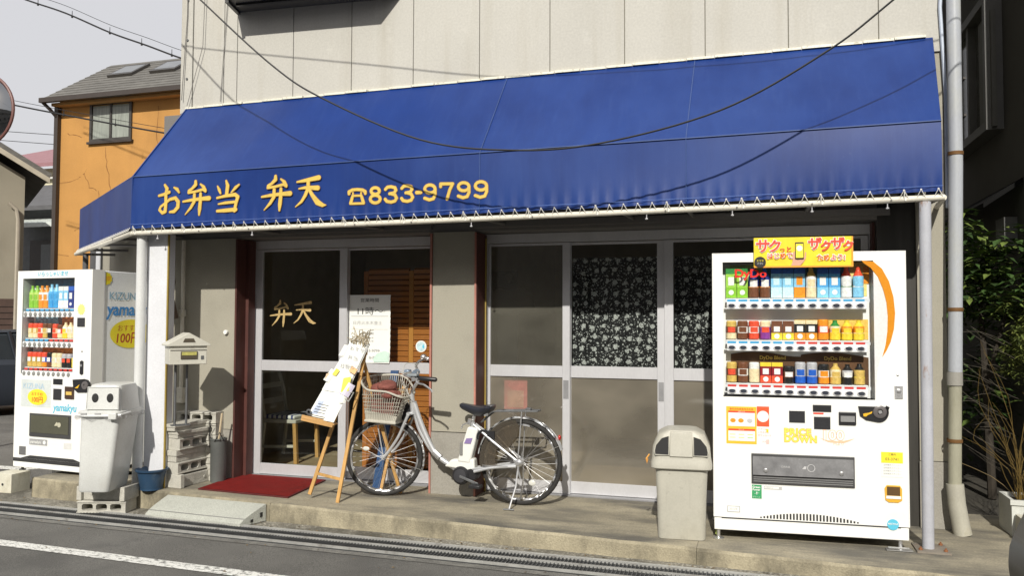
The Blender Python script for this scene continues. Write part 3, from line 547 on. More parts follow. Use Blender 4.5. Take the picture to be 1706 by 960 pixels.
# pipe frame
zp = lambda x: zb(x)-.038
b = MB(); b.tube([(lerp(-5.03, 1.125, i/20), 5.585, zp(lerp(-5.03, 1.125, i/20))) for i in range(21)], .0205, n=12); b.build('front_pipe', M_cream, aw)
b = MB(); b.tube([(-5.03, 5.585, zp(AXL)), (-7.42, 7.38, 2.15)], .02, n=10); b.build('side_pipe', M_cream, aw)
b = MB(); b.tube([(1.122, 5.585, zp(AXR)), (1.20, 6.19, zp(AXR)+.02)], .018, n=10); b.build('side_pipe', M_cream, aw)
for x in ribs:
    b = MB(); b.tube([(x, 5.59, zp(x)+.005), (x, 6.2, zp(x)+.03)], .014, n=8); b.tube([(x, 5.63, zf(x)-.05), (x, 6.17, zt(x)-.05)], .014, n=8); b.tube([(x, 5.615, zf(x)-.05), (x, 5.605, zp(x)+.02)], .014, n=8); b.build('frame_arm', M_beam, aw)
for t in (.25, .5, .75, 1.0):
    q = Vector((-5.03, 5.55, 2.14)).lerp(Vector((-7.42, 7.38, 2.15)), t); b = MB(); b.tube([q, q+Vector((.38, .5, .02))], .014, n=8); b.build('frame_arm', M_beam, aw)
# lacing rope and eyelets
b = MB(); x = AXL+.03; k = 0
while x < AXR-.02:
    y = 5.548; z1 = zb(x)+.014; zp_ = zp(x)
    b.tube([(x, y-.003, z1), (x+.028, y+.018, zp_+.004)], .0028, n=5, cap=False); b.tube([(x, y-.003, z1), (x-.022, y+.018, zp_+.004)], .0022, n=5, cap=False)
    if k % 5 == 0: b.tube([(x+.004, y-.004, z1), (x+.004, y+.016, zp_+.004)], .004, n=5, cap=False); b.tube([(x+.01, y+.018, zp_+.004), (x+.012, y+.014, zp_-.014)], .006, n=5)
    x += EY; k += 1
for i in range(34):
    q = Vector((AXL, 5.558, 2.185)).lerp(Vector((-7.38, 7.36, 2.2)), (i+.5)/34); d = Vector((-.79, .61, 0))
    b.tube([q, q+d*.02+Vector((-.012, -.015, -.034))], .0026, n=5, cap=False); b.tube([q, q-d*.02+Vector((-.012, -.015, -.034))], .0022, n=5, cap=False)
for i in range(9):
    q = Vector((AXR+.004, 5.6+.06*i, zb(AXR))); b.tube([q, q+Vector((.012, .025, -.04))], .0026, n=5, cap=False)
b.build('lacing_rope', M_rope, aw, kind='stuff')
b = MB(); x = AXL+.03
while x < AXR-.02: b.lathe((x, 5.5475, zb(x)+.014), [(.0055, .0), (.0055, -.002)], n=8, axis='Y'); x += EY
b.build('eyelet', M_alu, aw, kind='stuff')
b = MB(); b.tube([(lerp(AXL, AXR, i/40), 5.5485, zb(lerp(AXL, AXR, i/40))+.032) for i in range(41)], .0018, n=4); b.build('stitching', mt('stitch', (.12, .2, .5), .6), aw)
for x in [-4.77, -3.86, -2.0, -.72, -.15, .35, .8]:
    b = MB(); b.lathe((x, 5.585, zp(x)-.055), [(.003, .035), (.003, .01), (.010, .006), (.010, 0), (.003, -.004)], n=8); b.build('hanging_bolt', M_alu, aw)
# pipe clamps
b = MB(); x = AXL+.2
while x < AXR: b.lathe((x, 5.564, zp(x)-.004), [(.006, .001), (.006, -.003)], n=6, axis='Y'); x += .47
b.build('rivet', M_beam, aw, kind='stuff')
# lettering
YL = 5.5575
for key in ('kana_o', 'ben', 'tou', 'ben2', 'ten', 'phone', 'd0', 'd1', 'd2', 'dash', 'd3', 'd4', 'd5', 'd6'):
    b = MB(); strokes(b, GL[key], YL+.0012, grow=.0035, dy=-.00005); o = b.build('letter', M_goldedge, aw, smooth=False, fixn=False)
    b = MB(); strokes(b, GL[key], YL-.0006, dy=-.0001); b.build('face', M_gold, o, smooth=False, fixn=False)
# posts
b = MB(); b.tube([(-4.982, 5.65, .001), (-4.982, 5.65, 2.13)], .041, n=16); po1 = b.build('post', mt('left_post_paint', (.60, .61, .60), .5, var=.06, dirt=[((.42, .40, .34), 6, .55, .8, .4)]), aw, label='white round post at the left corner of the awning')
b = MB(); b.tube([(1.008, 5.62, .006), (1.018, 5.60, 2.17)], .035, n=16); po2 = b.build('post', M_postw, aw, label='white post with rust streaks beside the right vending machine')
b = MB(); b.box(.93, 1.12, 5.52, 5.73, .001, .012); b.build('base_plate', mt('rusty_plate', (.26, .23, .19), .8, .2, var=.3, dirt=[((.22, .10, .04), 14, .55, .75, .6)]), po2, smooth=False)
for dx, dy_ in ((-.06, -.07), (.08, -.07), (.08, .08)): b = MB(); b.lathe((1.015+dx, 5.63+dy_, .012), [(.012, 0), (.012, .01), (.005, .012), (.005, .02)], n=6); b.build('bolt', mt('rust', (.25, .1, .04), .8), po2)
b = MB(); b.tube([(-7.28, 7.38, -.2), (-7.28, 7.38, 2.14)], .03, n=10); b.build('post', mt('dark_post', (.10, .10, .105), .6), aw)

# ---------------- white board column, annex wall ----------------
pc = thing('board_column', 'white painted square column beside the left awning post', 'column', (-4.866, 5.75, 0))
b = MB(); b.box(-4.967, -4.765, 5.70, 5.80, .001, 2.14); b.build('shaft', mt('white_board_paint', (.64, .65, .68), .6, var=.05, dirt=[((.5, .48, .4), 4, .6, .8, .4), ((.3, .3, .28), 1.2, .62, .8, .2)]), pc, bevel=.004, smooth=False)
b = MB(); b.box(-4.764, -4.752, 5.70, 5.715, .001, 2.13); b.build('trim_strip', M_yell, pc, smooth=False)
A0 = Vector((-5.27, 6.25, 0)); A1 = Vector((-8.15, 8.45, 0)); d = (A1-A0).normalized(); nn = Vector((-d.y, d.x, 0))
if nn.y < 0: nn = -nn
ax_ = thing('annex_wall', 'shaded beige side wall running back behind the left vending machine', 'wall', A0)
def slab(name, mat, u0, u1, z0, z1, off0=0, off1=.12):
    p = [A0+d*u0+nn*off0, A0+d*u1+nn*off0, A0+d*u1+nn*off1, A0+d*u0+nn*off1]
    b = MB(); b.hexa([(q.x, q.y, z0) for q in p]+[(q.x, q.y, z1) for q in p]); return b.build(name, mat, ax_, smooth=False)
LN = (A1-A0).length
slab('wall', M_wall, 0, LN, -.25, 2.62); slab('cap', M_beam, -.05, LN+.02, 2.62, 2.68, -.05, .2)
slab('downpipe', mt('dark_post', (.1, .1, .105)), LN-.06, LN+.02, -.2, 2.6, -.08, -.002); slab('white_panel', mt('white_board_paint', (.6, .61, .64)), LN-.35, LN-.1, -.2, 2.3, -.03, -.002)
slab('door_edge', M_dark, LN-.42, LN-.37, -.2, 2.3, -.02, -.002)
b = MB(); b.box(-6.14, -5.28, 6.1, 6.24, -.4, .0); b.build('wall_base', M_wall_low, ax_, smooth=False)

# conduit and bracket on the left wall
cd = thing('wall_conduit', 'pale vertical conduit with meter box on the wall behind the mailbox', 'conduit', (-4.98, 6.17, .7))
b = MB(); b.tube([(-4.98, 6.17, 2.13), (-4.98, 6.17, .80)], .017, n=8); b.build('pipe', M_cream, cd); b = MB(); b.box(-5.03, -4.945, 6.14, 6.198, .66, .80); b.build('box', M_cream, cd, bevel=.006)
b = MB(); b.box(-4.998, -4.962, 6.14, 6.198, 1.44, 1.50); b.build('clip', M_cream, cd, bevel=.003)
hd = MB(); hd.tube([(-5.10, 6.12, 2.05), (-5.03, 6.11, 1.75), (-5.12, 6.10, 1.38)], [.008, .014, .03], n=8); hd.tube([(-5.05, 6.11, 1.62), (-5.0, 6.1, 1.42)], [.02, .035], n=8, flat=.4)
tag(hd.build('hanging_umbrella', mt('brown_cloth', (.10, .065, .04), .8, var=.3)), 'dark folded umbrella hanging in the gap beside the white column', 'umbrella')
b = MB(); b.lathe((-4.53, 6.185, 1.30), [(.02, .012), (.022, 0), (.018, -.012)], n=12, axis='Y'); tag(b.build('door_bell', M_paper), 'small round white bell button on the wall left of the door', 'door bell')
# drain pipe at the right corner
dp = thing('drain_pipe', 'tall white plastic drainpipe at the right corner of the shop', 'drainpipe', (1.29, 6.1, 0))
M_pvc = mt('pvc', (.38, .40, .43), .4, var=.05, stretch=(1, 1, .4), dirt=[((.45, .44, .3), 3, .5, .8, .6)])
M_pvc2 = mt('pvc_yellowed', (.34, .33, .25), .45, var=.15, stretch=(1, 1, .3), dirt=[((.2, .18, .1), 9, .55, .75, .6)])
b = MB(); b.tube([(1.315, 6.1, 6.8), (1.302, 6.1, 2.5), (1.276, 6.1, 1.08)], .045, n=14); b.build('pipe', M_pvc, dp)
b = MB(); b.tube([(1.276, 6.1, 1.08), (1.262, 6.1, .30)], .041, n=14); b.build('pipe', M_pvc2, dp)
b = MB(); b.tube([(1.262, 6.1, .33), (1.27, 6.09, .2), (1.29, 6.08, .06), (1.30, 6.08, .002)], [.055, .055, .056, .058], n=14); b.build('elbow', mt('pvc_cream', (.40, .385, .32), .5, var=.1, dirt=[((.3, .26, .16), 9, .55, .75, .5)]), dp)
for z, x in ((2.56, 1.302), (1.50, 1.284), (.62, 1.266)): b = MB(); b.lathe((x, 6.1, z), [(.049, -.012), (.050, .012)], n=14, cap=False); b.box(x-.008, x+.008, 6.13, 6.21, z-.008, z+.008); b.build('bracket', mt('rust_band', (.18, .09, .03), .7, .3), dp)
b = MB(); b.lathe((1.272, 6.1, 1.02), [(.05, -.03), (.05, .06)], n=14, cap=False); b.build('collar', mt('grey_collar', (.28, .27, .24), .6), dp)
cbm = MB(); cbm.tube([(1.262, 6.17, 6.8), (1.25, 6.15, 3.9), (1.235, 6.16, 3.6), (1.262, 6.17, 3.0), (1.262, 6.17, 2.2)], .012, n=6)
tag(cbm.build('cable_conduit', mt('blue_white_conduit', (.5, .56, .66), .4)), 'thin bluish white conduit clipped beside the drainpipe', 'conduit')
# ---------------- vending machines ----------------
PMAT = {}
def pm(c):
    k = tuple(c)
    if k not in PMAT: PMAT[k] = mt('pack_colour_%d' % len(PMAT), c, .35, var=.16, vs=75, grain=.12, gs=220, coat=.2)
    return PMAT[k]
GRN = (.25, .55, .04); DGR = (.03, .25, .05); ORA = (.85, .30, .02); BRN = (.17, .065, .03); LBL = (.25, .60, .85); BLU = (.02, .12, .55); WHI = (.85, .85, .82); YEL = (.85, .65, .05); REDc = (.80, .09, .04); CRM = (.85, .72, .45); GLD = (.68, .47, .12); BLK = (.015, .015, .015); PUR = (.25, .05, .3); SIL = (.5, .5, .52); DBL = (.01, .03, .22)
PACKS = {}
def pack(kind, cols, h, r, parent, loc):
    key = (kind, tuple(cols), round(h, 3), round(r, 3), parent.name)
    if key in PACKS:
        o = PACKS[key].copy(); COL.objects.link(o); o.location = loc
        for chd in PACKS[key].children: c2 = chd.copy(); COL.objects.link(c2); c2.parent = o
        return o
    b = MB(); n = 14
    if kind == 'drink_can': prof = [(r*.8, 0), (r, .006), (r, h*.30), (r, h*.34), (r, h*.68), (r, h*.72), (r, h-.010), (r*.82, h)]
    elif kind == 'drink_bottle': prof = [(r*.9, 0), (r, .006), (r, h*.34), (r*.94, h*.38), (r, h*.62), (r*.95, h*.70), (r*.45, h*.87), (r*.42, h*.89), (r*.42, h)]
    else: prof = None
    if prof:
        k = len(cols)
        for i in range(len(prof)-1):
            zc = (prof[i][1]+prof[i+1][1])/2/h; b.mat(min(k-1, int(zc*k))); b.lathe((0, 0, 0), prof[i:i+2], n=n, cap=False)
        b.mat(k-1); b.poly([(prof[-1][0]*math.cos(2*math.pi*j/n), prof[-1][0]*math.sin(2*math.pi*j/n), h) for j in range(n)])
        o = b.build(kind, [pm(c) for c in cols], parent)
        q = MB(); m = MB()
        zz0, zz1 = (.36, .60) if kind == 'drink_bottle' else (.38, .66)
        for j in range(5):
            a0 = R(-90-42+j*84/5); a1 = R(-90-42+(j+1)*84/5); rr = r*1.015
            q.quad((rr*math.cos(a0), rr*math.sin(a0), h*zz0), (rr*math.cos(a1), rr*math.sin(a1), h*zz0), (rr*math.cos(a1), rr*math.sin(a1), h*zz1), (rr*math.cos(a0), rr*math.sin(a0), h*zz1))
        lc = cols[0] if sum(cols[1])/3 > .4 else (WHI if sum(cols[-1])/3 < .4 else REDc)
        q.build('label_print', pm(lc), o, smooth=False)
    else:      # carton or card pack
        b.box(-r, r, -.012, .012, 0, h*.35); b.mat(1); b.box(-r, r, -.012, .012, h*.35+.0003, h*.8); b.mat(2 if len(cols) > 2 else 0); b.box(-r, r, -.012, .012, h*.8+.0003, h)
        o = b.build(kind, [pm(c) for c in cols], parent, smooth=False)
        q = MB(); q.box(-r*.55, r*.55, -.0135, -.012, h*.42, h*.70); q.lathe((0, -.0125, h*.18), [(r*.5, -.001), (r*.5, .0005)], n=10, axis='Y'); q.build('label_print', pm(WHI if sum(cols[1]) < 1.6 else cols[0]), o, smooth=False)
    o.location = loc; PACKS[key] = o; return o

def recess(t, x0, x1, z0, z1, depth=.11, inner=M_whitein):
    b = MB(); b.quad((x0, depth, z0), (x1, depth, z0), (x1, depth, z1), (x0, depth, z1))
    for q in (((x0, .002, z0), (x1, .002, z0), (x1, depth, z0), (x0, depth, z0)), ((x0, .002, z1), (x1, .002, z1), (x1, depth, z1), (x0, depth, z1)), ((x0, .002, z0), (x0, depth, z0), (x0, depth, z1), (x0, .002, z1)), ((x1, .002, z0), (x1, depth, z0), (x1, depth, z1), (x1, .002, z1))): b.quad(*q)
    b.build('display_recess', inner, t, smooth=False)

# right hand machine
vm_ = thing('vending_machine', 'big white vending machine with yellow and red banner right of the grey bin', 'vending machine', (-.278, 5.478, 0), R(3.4), local=True)
W_, D_, H_ = 1.175, .60, 1.862; z0_ = .062
wx0, wx1, wz0, wz1 = .066, .985, .925, 1.802
b = MB(); b.box(.012, W_-.012, .125, D_, z0_, H_-.006); b.build('cabinet', mt('machine_side', (.58, .58, .57), .4, .1, var=.04), vm_, bevel=.008)
b = MB(); b.box(0, wx0, 0, .122, .145, H_); b.box(wx1, W_, 0, .122, .145, H_); b.box(wx0, wx1, 0, .122, wz1, H_); b.box(wx0, wx1, 0, .122, .145, wz0)
door_v = b.build('door_panel', M_white, vm_, bevel=0, smooth=False)
b = MB(); b.tube([(0.004, .004, .15), (.004, .004, H_-.004), (W_-.004, .004, H_-.004), (W_-.004, .004, .15)], .006, n=8); b.build('door_edge', M_white, vm_)
recess(vm_, wx0, wx1, wz0, wz1)
# kick plate with arched vent
b = MB(); b.box(.004, W_-.004, .004, .07, .062, .138); b.build('kick_plate', M_white, vm_, bevel=.004)
b = MB(); N_ = 30
for i in range(N_):
    u = -1+2*(i+.5)/N_; xx = .585+u*.30; hh = .036*(1-u*u)+.006; b.box(xx-.0055, xx+.0055, -.0015, .001, .152, .152+hh)
b.build('vent_slots', M_dark, vm_, smooth=False)
b = MB(); b.box(.05, W_-.05, -.001, .001, .1385, .1445); b.build('gap', M_dark, vm_, smooth=False)
for (x, y) in ((.03, .03), (W_-.05, .03), (.03, D_-.06), (W_-.05, D_-.06)):
    b = MB(); b.lathe((x, y, 0), [(.036, .001), (.036, .006), (.012, .010), (.012, z0_)], n=14); b.build('foot', M_chrome, vm_)
b = MB(); b.box(W_-.14, W_+.01, -.03, .02, .004, .010); b.tube([(W_-.13, -.02, .02), (W_-.01, -.02, .02)], .006, n=6); b.build('floor_bracket', M_chrome, vm_, smooth=False)
rows = [1.570, 1.297, 1.015]
tagc = [['blu']*12, ['blu']*6+['red']*6, ['red']*12]
row_items = [
 [('drink_carton', [GRN, (.35, .65, .08), DGR], .185)]*2+[('drink_bottle', [BRN, ORA, DBL, BLU], .185)]*2+[('drink_carton', [(.6, .85, .9), LBL, BLU], .185)]*2+[('drink_carton', [ORA, LBL, BLU], .185), ('drink_bottle', [CRM, WHI, GLD], .185), ('drink_carton', [LBL, (.08, .38, .75), BLU], .18), ('drink_carton', [LBL, (.08, .38, .75), BLU], .18), ('drink_bottle', [WHI, DGR, WHI, REDc], .185), ('drink_bottle', [LBL, WHI, LBL, REDc], .185)],
 [('drink_can', [CRM, BRN, GLD], .115), ('drink_can', [BRN, WHI, BRN], .115), ('drink_can', [REDc, WHI, REDc], .115), ('drink_can', [PUR, PUR, CRM], .115), ('drink_carton', [YEL, BRN, BRN], .115), ('drink_carton', [YEL, BRN, BRN], .115), ('drink_carton', [ORA, BLK, CRM], .12), ('drink_carton', [ORA, BLK, CRM], .12), ('drink_can', [ORA, REDc, ORA], .125), ('drink_bottle', [YEL, YEL, CRM, DGR], .12), ('drink_bottle', [YEL, CRM, ORA, YEL], .12), ('drink_bottle', [YEL, CRM, ORA, YEL], .12)],
 [('drink_can', [GLD, BRN, GLD], .125), ('drink_can', [BRN, WHI, BRN], .125), ('drink_can', [CRM, CRM, WHI], .125), ('drink_carton', [REDc, (.25, .01, .02), YEL], .125), ('drink_carton', [REDc, (.25, .01, .02), YEL], .125), ('drink_can', [BLK, BRN, BLK], .105), ('drink_can', [BLU, SIL, SIL], .13), ('drink_can', [BLU, SIL, SIL], .13), ('drink_can', [ORA, WHI, BLK], .12), ('drink_bottle', [GLD, CRM, GLD], .125), ('drink_bottle', [BLK, BLK, SIL, BLK], .12), ('drink_bottle', [GLD, YEL, GLD, BLK], .125)]]
btn0 = None
MT = {'blu': mt('tag_blue', (.06, .35, .62), .5, var=.03), 'red': mt('tag_red', (.62, .05, .04), .5, var=.03)}
b = MB(); b.box(.115, .345, .1065, .1085, 1.62, 1.79); b.build('backing_card', pm((.55, .70, .25)), vm_, smooth=False)
b = MB(); b.box(.35, .86, .1065, .1085, 1.58, 1.79); b.build('backing_card', pm((.08, .35, .62)), vm_, smooth=False)
b = MB(); b.box(.865, .965, .1065, .1085, 1.58, 1.80); b.build('backing_card', pm((.85, .72, .25)), vm_, smooth=False)
b = MB(); b.box(.52, .97, .1065, .1085, 1.30, 1.43); b.build('backing_card', pm((.82, .55, .12)), vm_, smooth=False)
arc = [(.118, 1.0)]+[(.118+.44*i/10, 1.185+.030*math.sin(math.pi*min(1, i/10+.15))) for i in range(11)]+[(.56+.41*i/10, 1.185+.030*math.sin(math.pi*min(1, .15+i/10*.85))) for i in range(11)]+[(.97, 1.0)]
b = MB(); b.prism(arc, .1062, .1088); b.build('backing_card', mt('brown_card', (.12, .055, .02), .45, var=.2), vm_, smooth=False)
text('DyDo Blend', .033, pm((.85, .62, .15)), .30, .1035, 1.166, vm_, bold=.0008); text('DyDo Blend', .033, pm((.85, .62, .15)), .70, .1035, 1.166, vm_, bold=.0008)
for k, z in enumerate(rows):
    b = MB(); b.box(.085, .955, .030, .105, z-.012, z-.004); b.box(.092, .945, .004, .034, z-.075, z-.028); sh_ = b.build('shelf', M_whitein, vm_, bevel=.003, seg=1, smooth=False)
    b = MB(); b.box(.080, .965, .012, .020, z-.030, z-.010); b.build('price_rail', mt('clear_rail', (.70, .72, .74), .15), vm_, smooth=False)
    for i in range(12):
        x = .1214+.0714*i; kd, cols, hh = row_items[k][i]
        pack(kd, cols, hh*1.06, .034, vm_, (x, .068, z))
        if kd == 'drink_can' and k == 1 or kd == 'drink_can' and k == 2 and i < 5:
            pass
        b = MB(); b.box(x-.027, x+.027, .0095, .0118, z-.026, z-.012); b.build('price_tag', MT[tagc[k][i]], vm_, smooth=False)
        if btn0 is None:
            b = MB(); b.lathe((0, 0, 0), [(.0225, .008), (.0245, .003), (.0245, .0), (.020, -.002)], n=14, axis='Y', sx=1.15, sy=.72); btn0 = b.build('button', mt('button_ring', (.55, .55, .56), .3), vm_)
            b = MB(); b.lathe((0, -.0022, 0), [(.018, .0), (.015, -.002)], n=14, axis='Y', sx=1.15, sy=.72); bl = b.build('button_lens', mt('button_lens', (.045, .05, .065), .15), btn0)
            btn0.location = (x, 0, z-.052)
        else:
            o = btn0.copy(); COL.objects.link(o); o.location = (x, 0, z-.052); c2 = bl.copy(); COL.objects.link(c2); c2.parent = o
text('DyDo', .074, mt('bright_red', (.75, .03, .02), .3), .140, .004, 1.703, vm_, bold=.0022, sx=1.1)
b = MB(); b.quad((wx0, .008, wz0), (wx1, .008, wz0), (wx1, .008, wz1), (wx0, .008, wz1)); b.build('display_glass', M_dark_glass, vm_, smooth=False)
# white curved cover and orange arc
cv = [(.985, .93), (.935, 1.02), (.95, 1.2), (.962, 1.4), (.955, 1.55), (.93, 1.70), (.90, 1.80), (1.04, 1.80), (1.06, 1.5), (1.06, .93)]
outer = [(.915, 1.803), (.985, 1.795), (1.035, 1.75), (1.075, 1.67), (1.10, 1.57), (1.108, 1.47), (1.10, 1.37), (1.08, 1.29), (1.055, 1.235), (1.03, 1.195)]
inner = [(1.03, 1.195), (1.05, 1.27), (1.062, 1.36), (1.065, 1.45), (1.058, 1.54), (1.04, 1.62), (1.01, 1.70), (.97, 1.755), (.93, 1.785)]
b = MB()
for i in range(len(outer)-1):
    j = lambda q: inner[::-1][min(len(inner)-1, q)]
    a, c = outer[i], outer[i+1]; e, g = j(i), j(i+1)
    for y in (-.004,): b.quad((a[0], y, a[1]), (c[0], y, c[1]), (g[0], y, g[1]), (e[0], y, e[1]))
    b.quad((a[0], -.004, a[1]), (c[0], -.004, c[1]), (c[0], .001, c[1]), (a[0], .001, a[1]))
    b.quad((e[0], -.004, e[1]), (g[0], -.004, g[1]), (g[0], .001, g[1]), (e[0], .001, e[1]))
b.build('orange_arc', mt('arc_orange', (.66, .25, .012), .3, var=.02, coat=.3), vm_, smooth=False)
lens_o = [(.985, 1.72), (1.01, 1.69), (1.038, 1.62), (1.055, 1.54), (1.062, 1.45), (1.058, 1.36), (1.045, 1.27), (1.02, 1.19), (1.0, 1.10), (.992, .97), (.986, .93)]
b = MB(); b.prism([(.9855, 1.72)]+lens_o[1:]+[(.9855, .93)], -.0035, .001); b.build('curved_cover', mt('pale_grey_cover', (.70, .70, .69), .35, var=.02), vm_, smooth=False)
b = MB(); b.box(.945, .98, .1045, .106, 1.66, 1.77); b.build('sticker', pm(ORA), vm_, smooth=False)
# banner
b = MB(); b.hexa([(.262, -.030, 1.762), (.862, -.030, 1.762), (.862, -.022, 1.762), (.262, -.022, 1.762), (.262, -.040, 1.955), (.862, -.040, 1.955), (.862, -.032, 1.955), (.262, -.032, 1.955)])
bn = b.build('banner', mt('banner_yellow', (.86, .66, .03), .5, var=.10, vs=14, grain=0, dirt=[((.88, .40, .03), 5, .55, .8, .5)]), vm_, smooth=False)
yb_ = -.043
b = MB(); b.box(.262, .862, yb_+.003, yb_+.005, 1.762, 1.772); b.box(.853, .862, yb_+.003, yb_+.0052, 1.772, 1.955); b.build('banner_border', M_orgp, bn, smooth=False)
for s_, sz, x, z in (('サ', .092, .272, 1.868), ('ク', .085, .350, 1.868)):
    text(s_, sz, M_paper, x, yb_+.001, z, bn, bold=.006); text(s_, sz, M_redp, x, yb_-.001, z, bn, bold=.0028)
text('っと', .042, M_redp, .415, yb_-.001, 1.862, bn, bold=.0008)
text('はじめて', .040, M_paper, .342, yb_+.0015, 1.822, bn, bold=.004); text('はじめて', .040, M_redp, .342, yb_, 1.822, bn, bold=.0006)
for s_, sz, x, z in (('ザ', .085, .592, 1.880), ('ク', .072, .665, 1.868), ('ザ', .085, .728, 1.880), ('ク', .072, .798, 1.868)):
    text(s_, sz, M_paper, x, yb_+.001, z, bn, bold=.006); text(s_, sz, M_redp, x, yb_-.001, z, bn, bold=.0028)
text('ためよう!', .040, M_paper, .645, yb_+.0015, 1.808, bn, bold=.004); text('ためよう!', .040, M_redp, .645, yb_, 1.808, bn, bold=.0006)
b = MB(); b.box(.515, .567, yb_-.002, yb_+.002, 1.812, 1.922); ph_ = b.build('phone_print', M_black, bn, bevel=.003, smooth=False)
b = MB(); b.box(.519, .563, yb_-.0035, yb_-.002, 1.822, 1.912); b.build('screen_print', M_yelp, bn, smooth=False)
b = MB(); b.lathe((.541, yb_-.0042, 1.883), [(.018, .0005), (.018, -.0005)], n=16, axis='Y'); b.build('screen_spot', M_paper, bn)
b = MB(); b.prism([(.49, 1.773), (.50, 1.80), (.497, 1.84), (.508, 1.865), (.514, 1.86), (.513, 1.815), (.53, 1.808), (.555, 1.812), (.572, 1.83), (.575, 1.86), (.582, 1.855), (.58, 1.82), (.565, 1.795), (.545, 1.773)], yb_+.0022, yb_+.004); b.build('hand_print', mt('print_skin', (.62, .33, .22), .6), bn, smooth=False)
b = MB(); b.lathe((.300, yb_-.001, 1.797), [(.034, .002), (.036, 0)], n=20, axis='Y'); b.build('round_badge', M_black, bn)
text('スマホ', .016, M_yelp, .300, yb_-.003, 1.80, bn, align='CENTER'); text('アプリ', .013, M_paper, .300, yb_-.003, 1.782, bn, align='CENTER')
# posters and fittings on the lower door
def plate(name, x0, x1, z0, z1, mat, y0=-.002, y1=.0005, parent=vm_, bevel=0): b = MB(); b.box(x0, x1, y0, y1, z0, z1); return b.build(name, mat, parent, bevel=bevel, smooth=False)
yo_ = -.002
pp = plate('poster', .083, .272, .622, .862, mt('poster_orange', (.90, .48, .03), .5, var=.05))
for q in ((.096, .262, .735, .822), (.096, .262, .640, .705)): plate('poster_panel', q[0], q[1], q[2], q[3], M_paper, -.0032, -.0021, pp)
for q in ((.096, .262, .823, .834), (.096, .262, .707, .718)): plate('poster_band', q[0], q[1], q[2], q[3], M_redp, -.0034, -.0021, pp)
text('あそぶ!ためる!もらえる', .014, M_redp, .178, -.0036, .841, pp, align='CENTER', bold=.0004)
text('お買いもの', .009, M_paper, .178, -.0038, .826, pp, align='CENTER'); text('ポイント', .009, M_paper, .178, -.0038, .710, pp, align='CENTER'); text('スマートフォン', .009, M_yelp, .178, -.0038, .626, pp, align='CENTER')
for x, c in ((.125, ORA), (.175, ORA), (.23, SIL)):
    b = MB(); b.sphere((x, -.0036, .772), .016, sx=1.1, sy=.05, sz=.9, n=8, m=6); b.build('poster_picture', pm(c), pp)
for i in range(6): plate('poster_line', .105+(i % 3)*.055, .14+(i % 3)*.055, .66+.02*(i//3), .664+.02*(i//3), pm(GRN if i == 2 else YEL), -.0036, -.0032, pp)
p2 = plate('poster', .274, .350, .738, .866, mt('poster_red', (.85, .10, .03), .5, var=.03))
b = MB(); b.lathe((.312, -.0028, .802), [(.036, .0005), (.036, -.0006)], n=24, axis='Y'); b.build('poster_disc', M_paper, p2)
for i, s_ in enumerate(('アプリは', 'こちらから', 'ダウンロード')): text(s_, .014, mt('print_pink', (.80, .25, .25), .6), .279, -.0015, .715-.020*i, vm_)
plate('sticker', .332, .345, .700, .722, pm(YEL)); text('アプリ', .012, mt('print_pink', (.8, .25, .25)), .305, -.0015, .635, vm_); plate('sticker', .330, .349, .628, .655, mt('print_pinkish', (.85, .55, .5), .6))
plate('card_reader', .472, .568, .770, .846, mt('smoked_panel', (.035, .035, .038), .25), -.006, bevel=.002)
plate('coin_display', .616, .726, .842, .886, M_black, -.006, bevel=.002); pr_ = plate('price_notice', .616, .726, .815, .840, M_paper); plate('notice_band', .618, .680, .826, .837, M_redp, -.0034, -.002)
plate('card_reader', .622, .720, .733, .812, mt('smoked_panel', (.035, .035, .038)), -.006, bevel=.002)
bi = plate('bill_slot', .770, .872, .765, .846, M_black, -.012, bevel=.004); plate('bill_mouth', .779, .862, .785, .822, mt('slot_steel', (.42, .42, .42), .35, .6), -.020, -.0122, bi)
b = MB(); prf = [(.885, .885), (1.06, .885)]+[(1.005+.058*math.cos(R(a)), .850+.062*math.sin(R(a))) for a in range(40, -110, -15)]+[(.93, .800), (.895, .825)]
b.prism(prf, -.010, .001); cn = b.build('coin_unit', M_black, vm_, bevel=.002, smooth=False)
b = MB(); b.lathe((1.010, -.012, .853), [(.040, .004), (.040, -.004), (.030, -.008), (.018, -.008), (.016, .0)], n=20, axis='Y'); b.build('coin_ring', mt('coin_ring', (.12, .11, .11), .3), cn)
b = MB(); b.lathe((1.010, -.0215, .853), [(.012, .002), (.011, -.002)], n=12, axis='Y'); b.build('coin_slot', M_chrome, cn)
b = MB(); b.prism([(.912, .838), (.925, .842), (.945, .845), (.966, .855), (.962, .842), (.94, .832), (.93, .822), (.915, .822)], -.013, -.0095); b.build('lever', mt('lever_orange', (.8, .45, .03), .35), cn, smooth=False)
# PRICE DOWN and 100
for s_, z in (('PRICE', .690), ('DOWN', .646)):
    text(s_, .058, mt('print_orange_dull', (.85, .45, .12), .5), .440, -.0015, z, vm_, bold=.0045, sx=1.02 if s_ == 'PRICE' else .97); text(s_, .058, mt('print_lemon', (.88, .72, .10), .5), .440, -.003, z, vm_, bold=.0018, sx=1.02 if s_ == 'PRICE' else .97)
text('100', .084, mt('print_pale_orange', (.85, .50, .32), .5), .662, -.0015, .668, vm_, bold=.005, sx=1.1); text('100', .084, M_paper, .662, -.003, .668, vm_, bold=.0015, sx=1.1)
b = MB(); b.prism([(.652, .678), (.70, .655), (.72, .650), (.80, .650), (.83, .662), (.862, .680), (.80, .664), (.76, .660), (.70, .664)], -.0012, .0005); b.build('sticker', mt('print_pale_orange', (.85, .50, .32)), vm_, smooth=False)
text('円より', .022, mt('print_pale_orange', (.85, .5, .32)), .735, -.0022, .636, vm_)
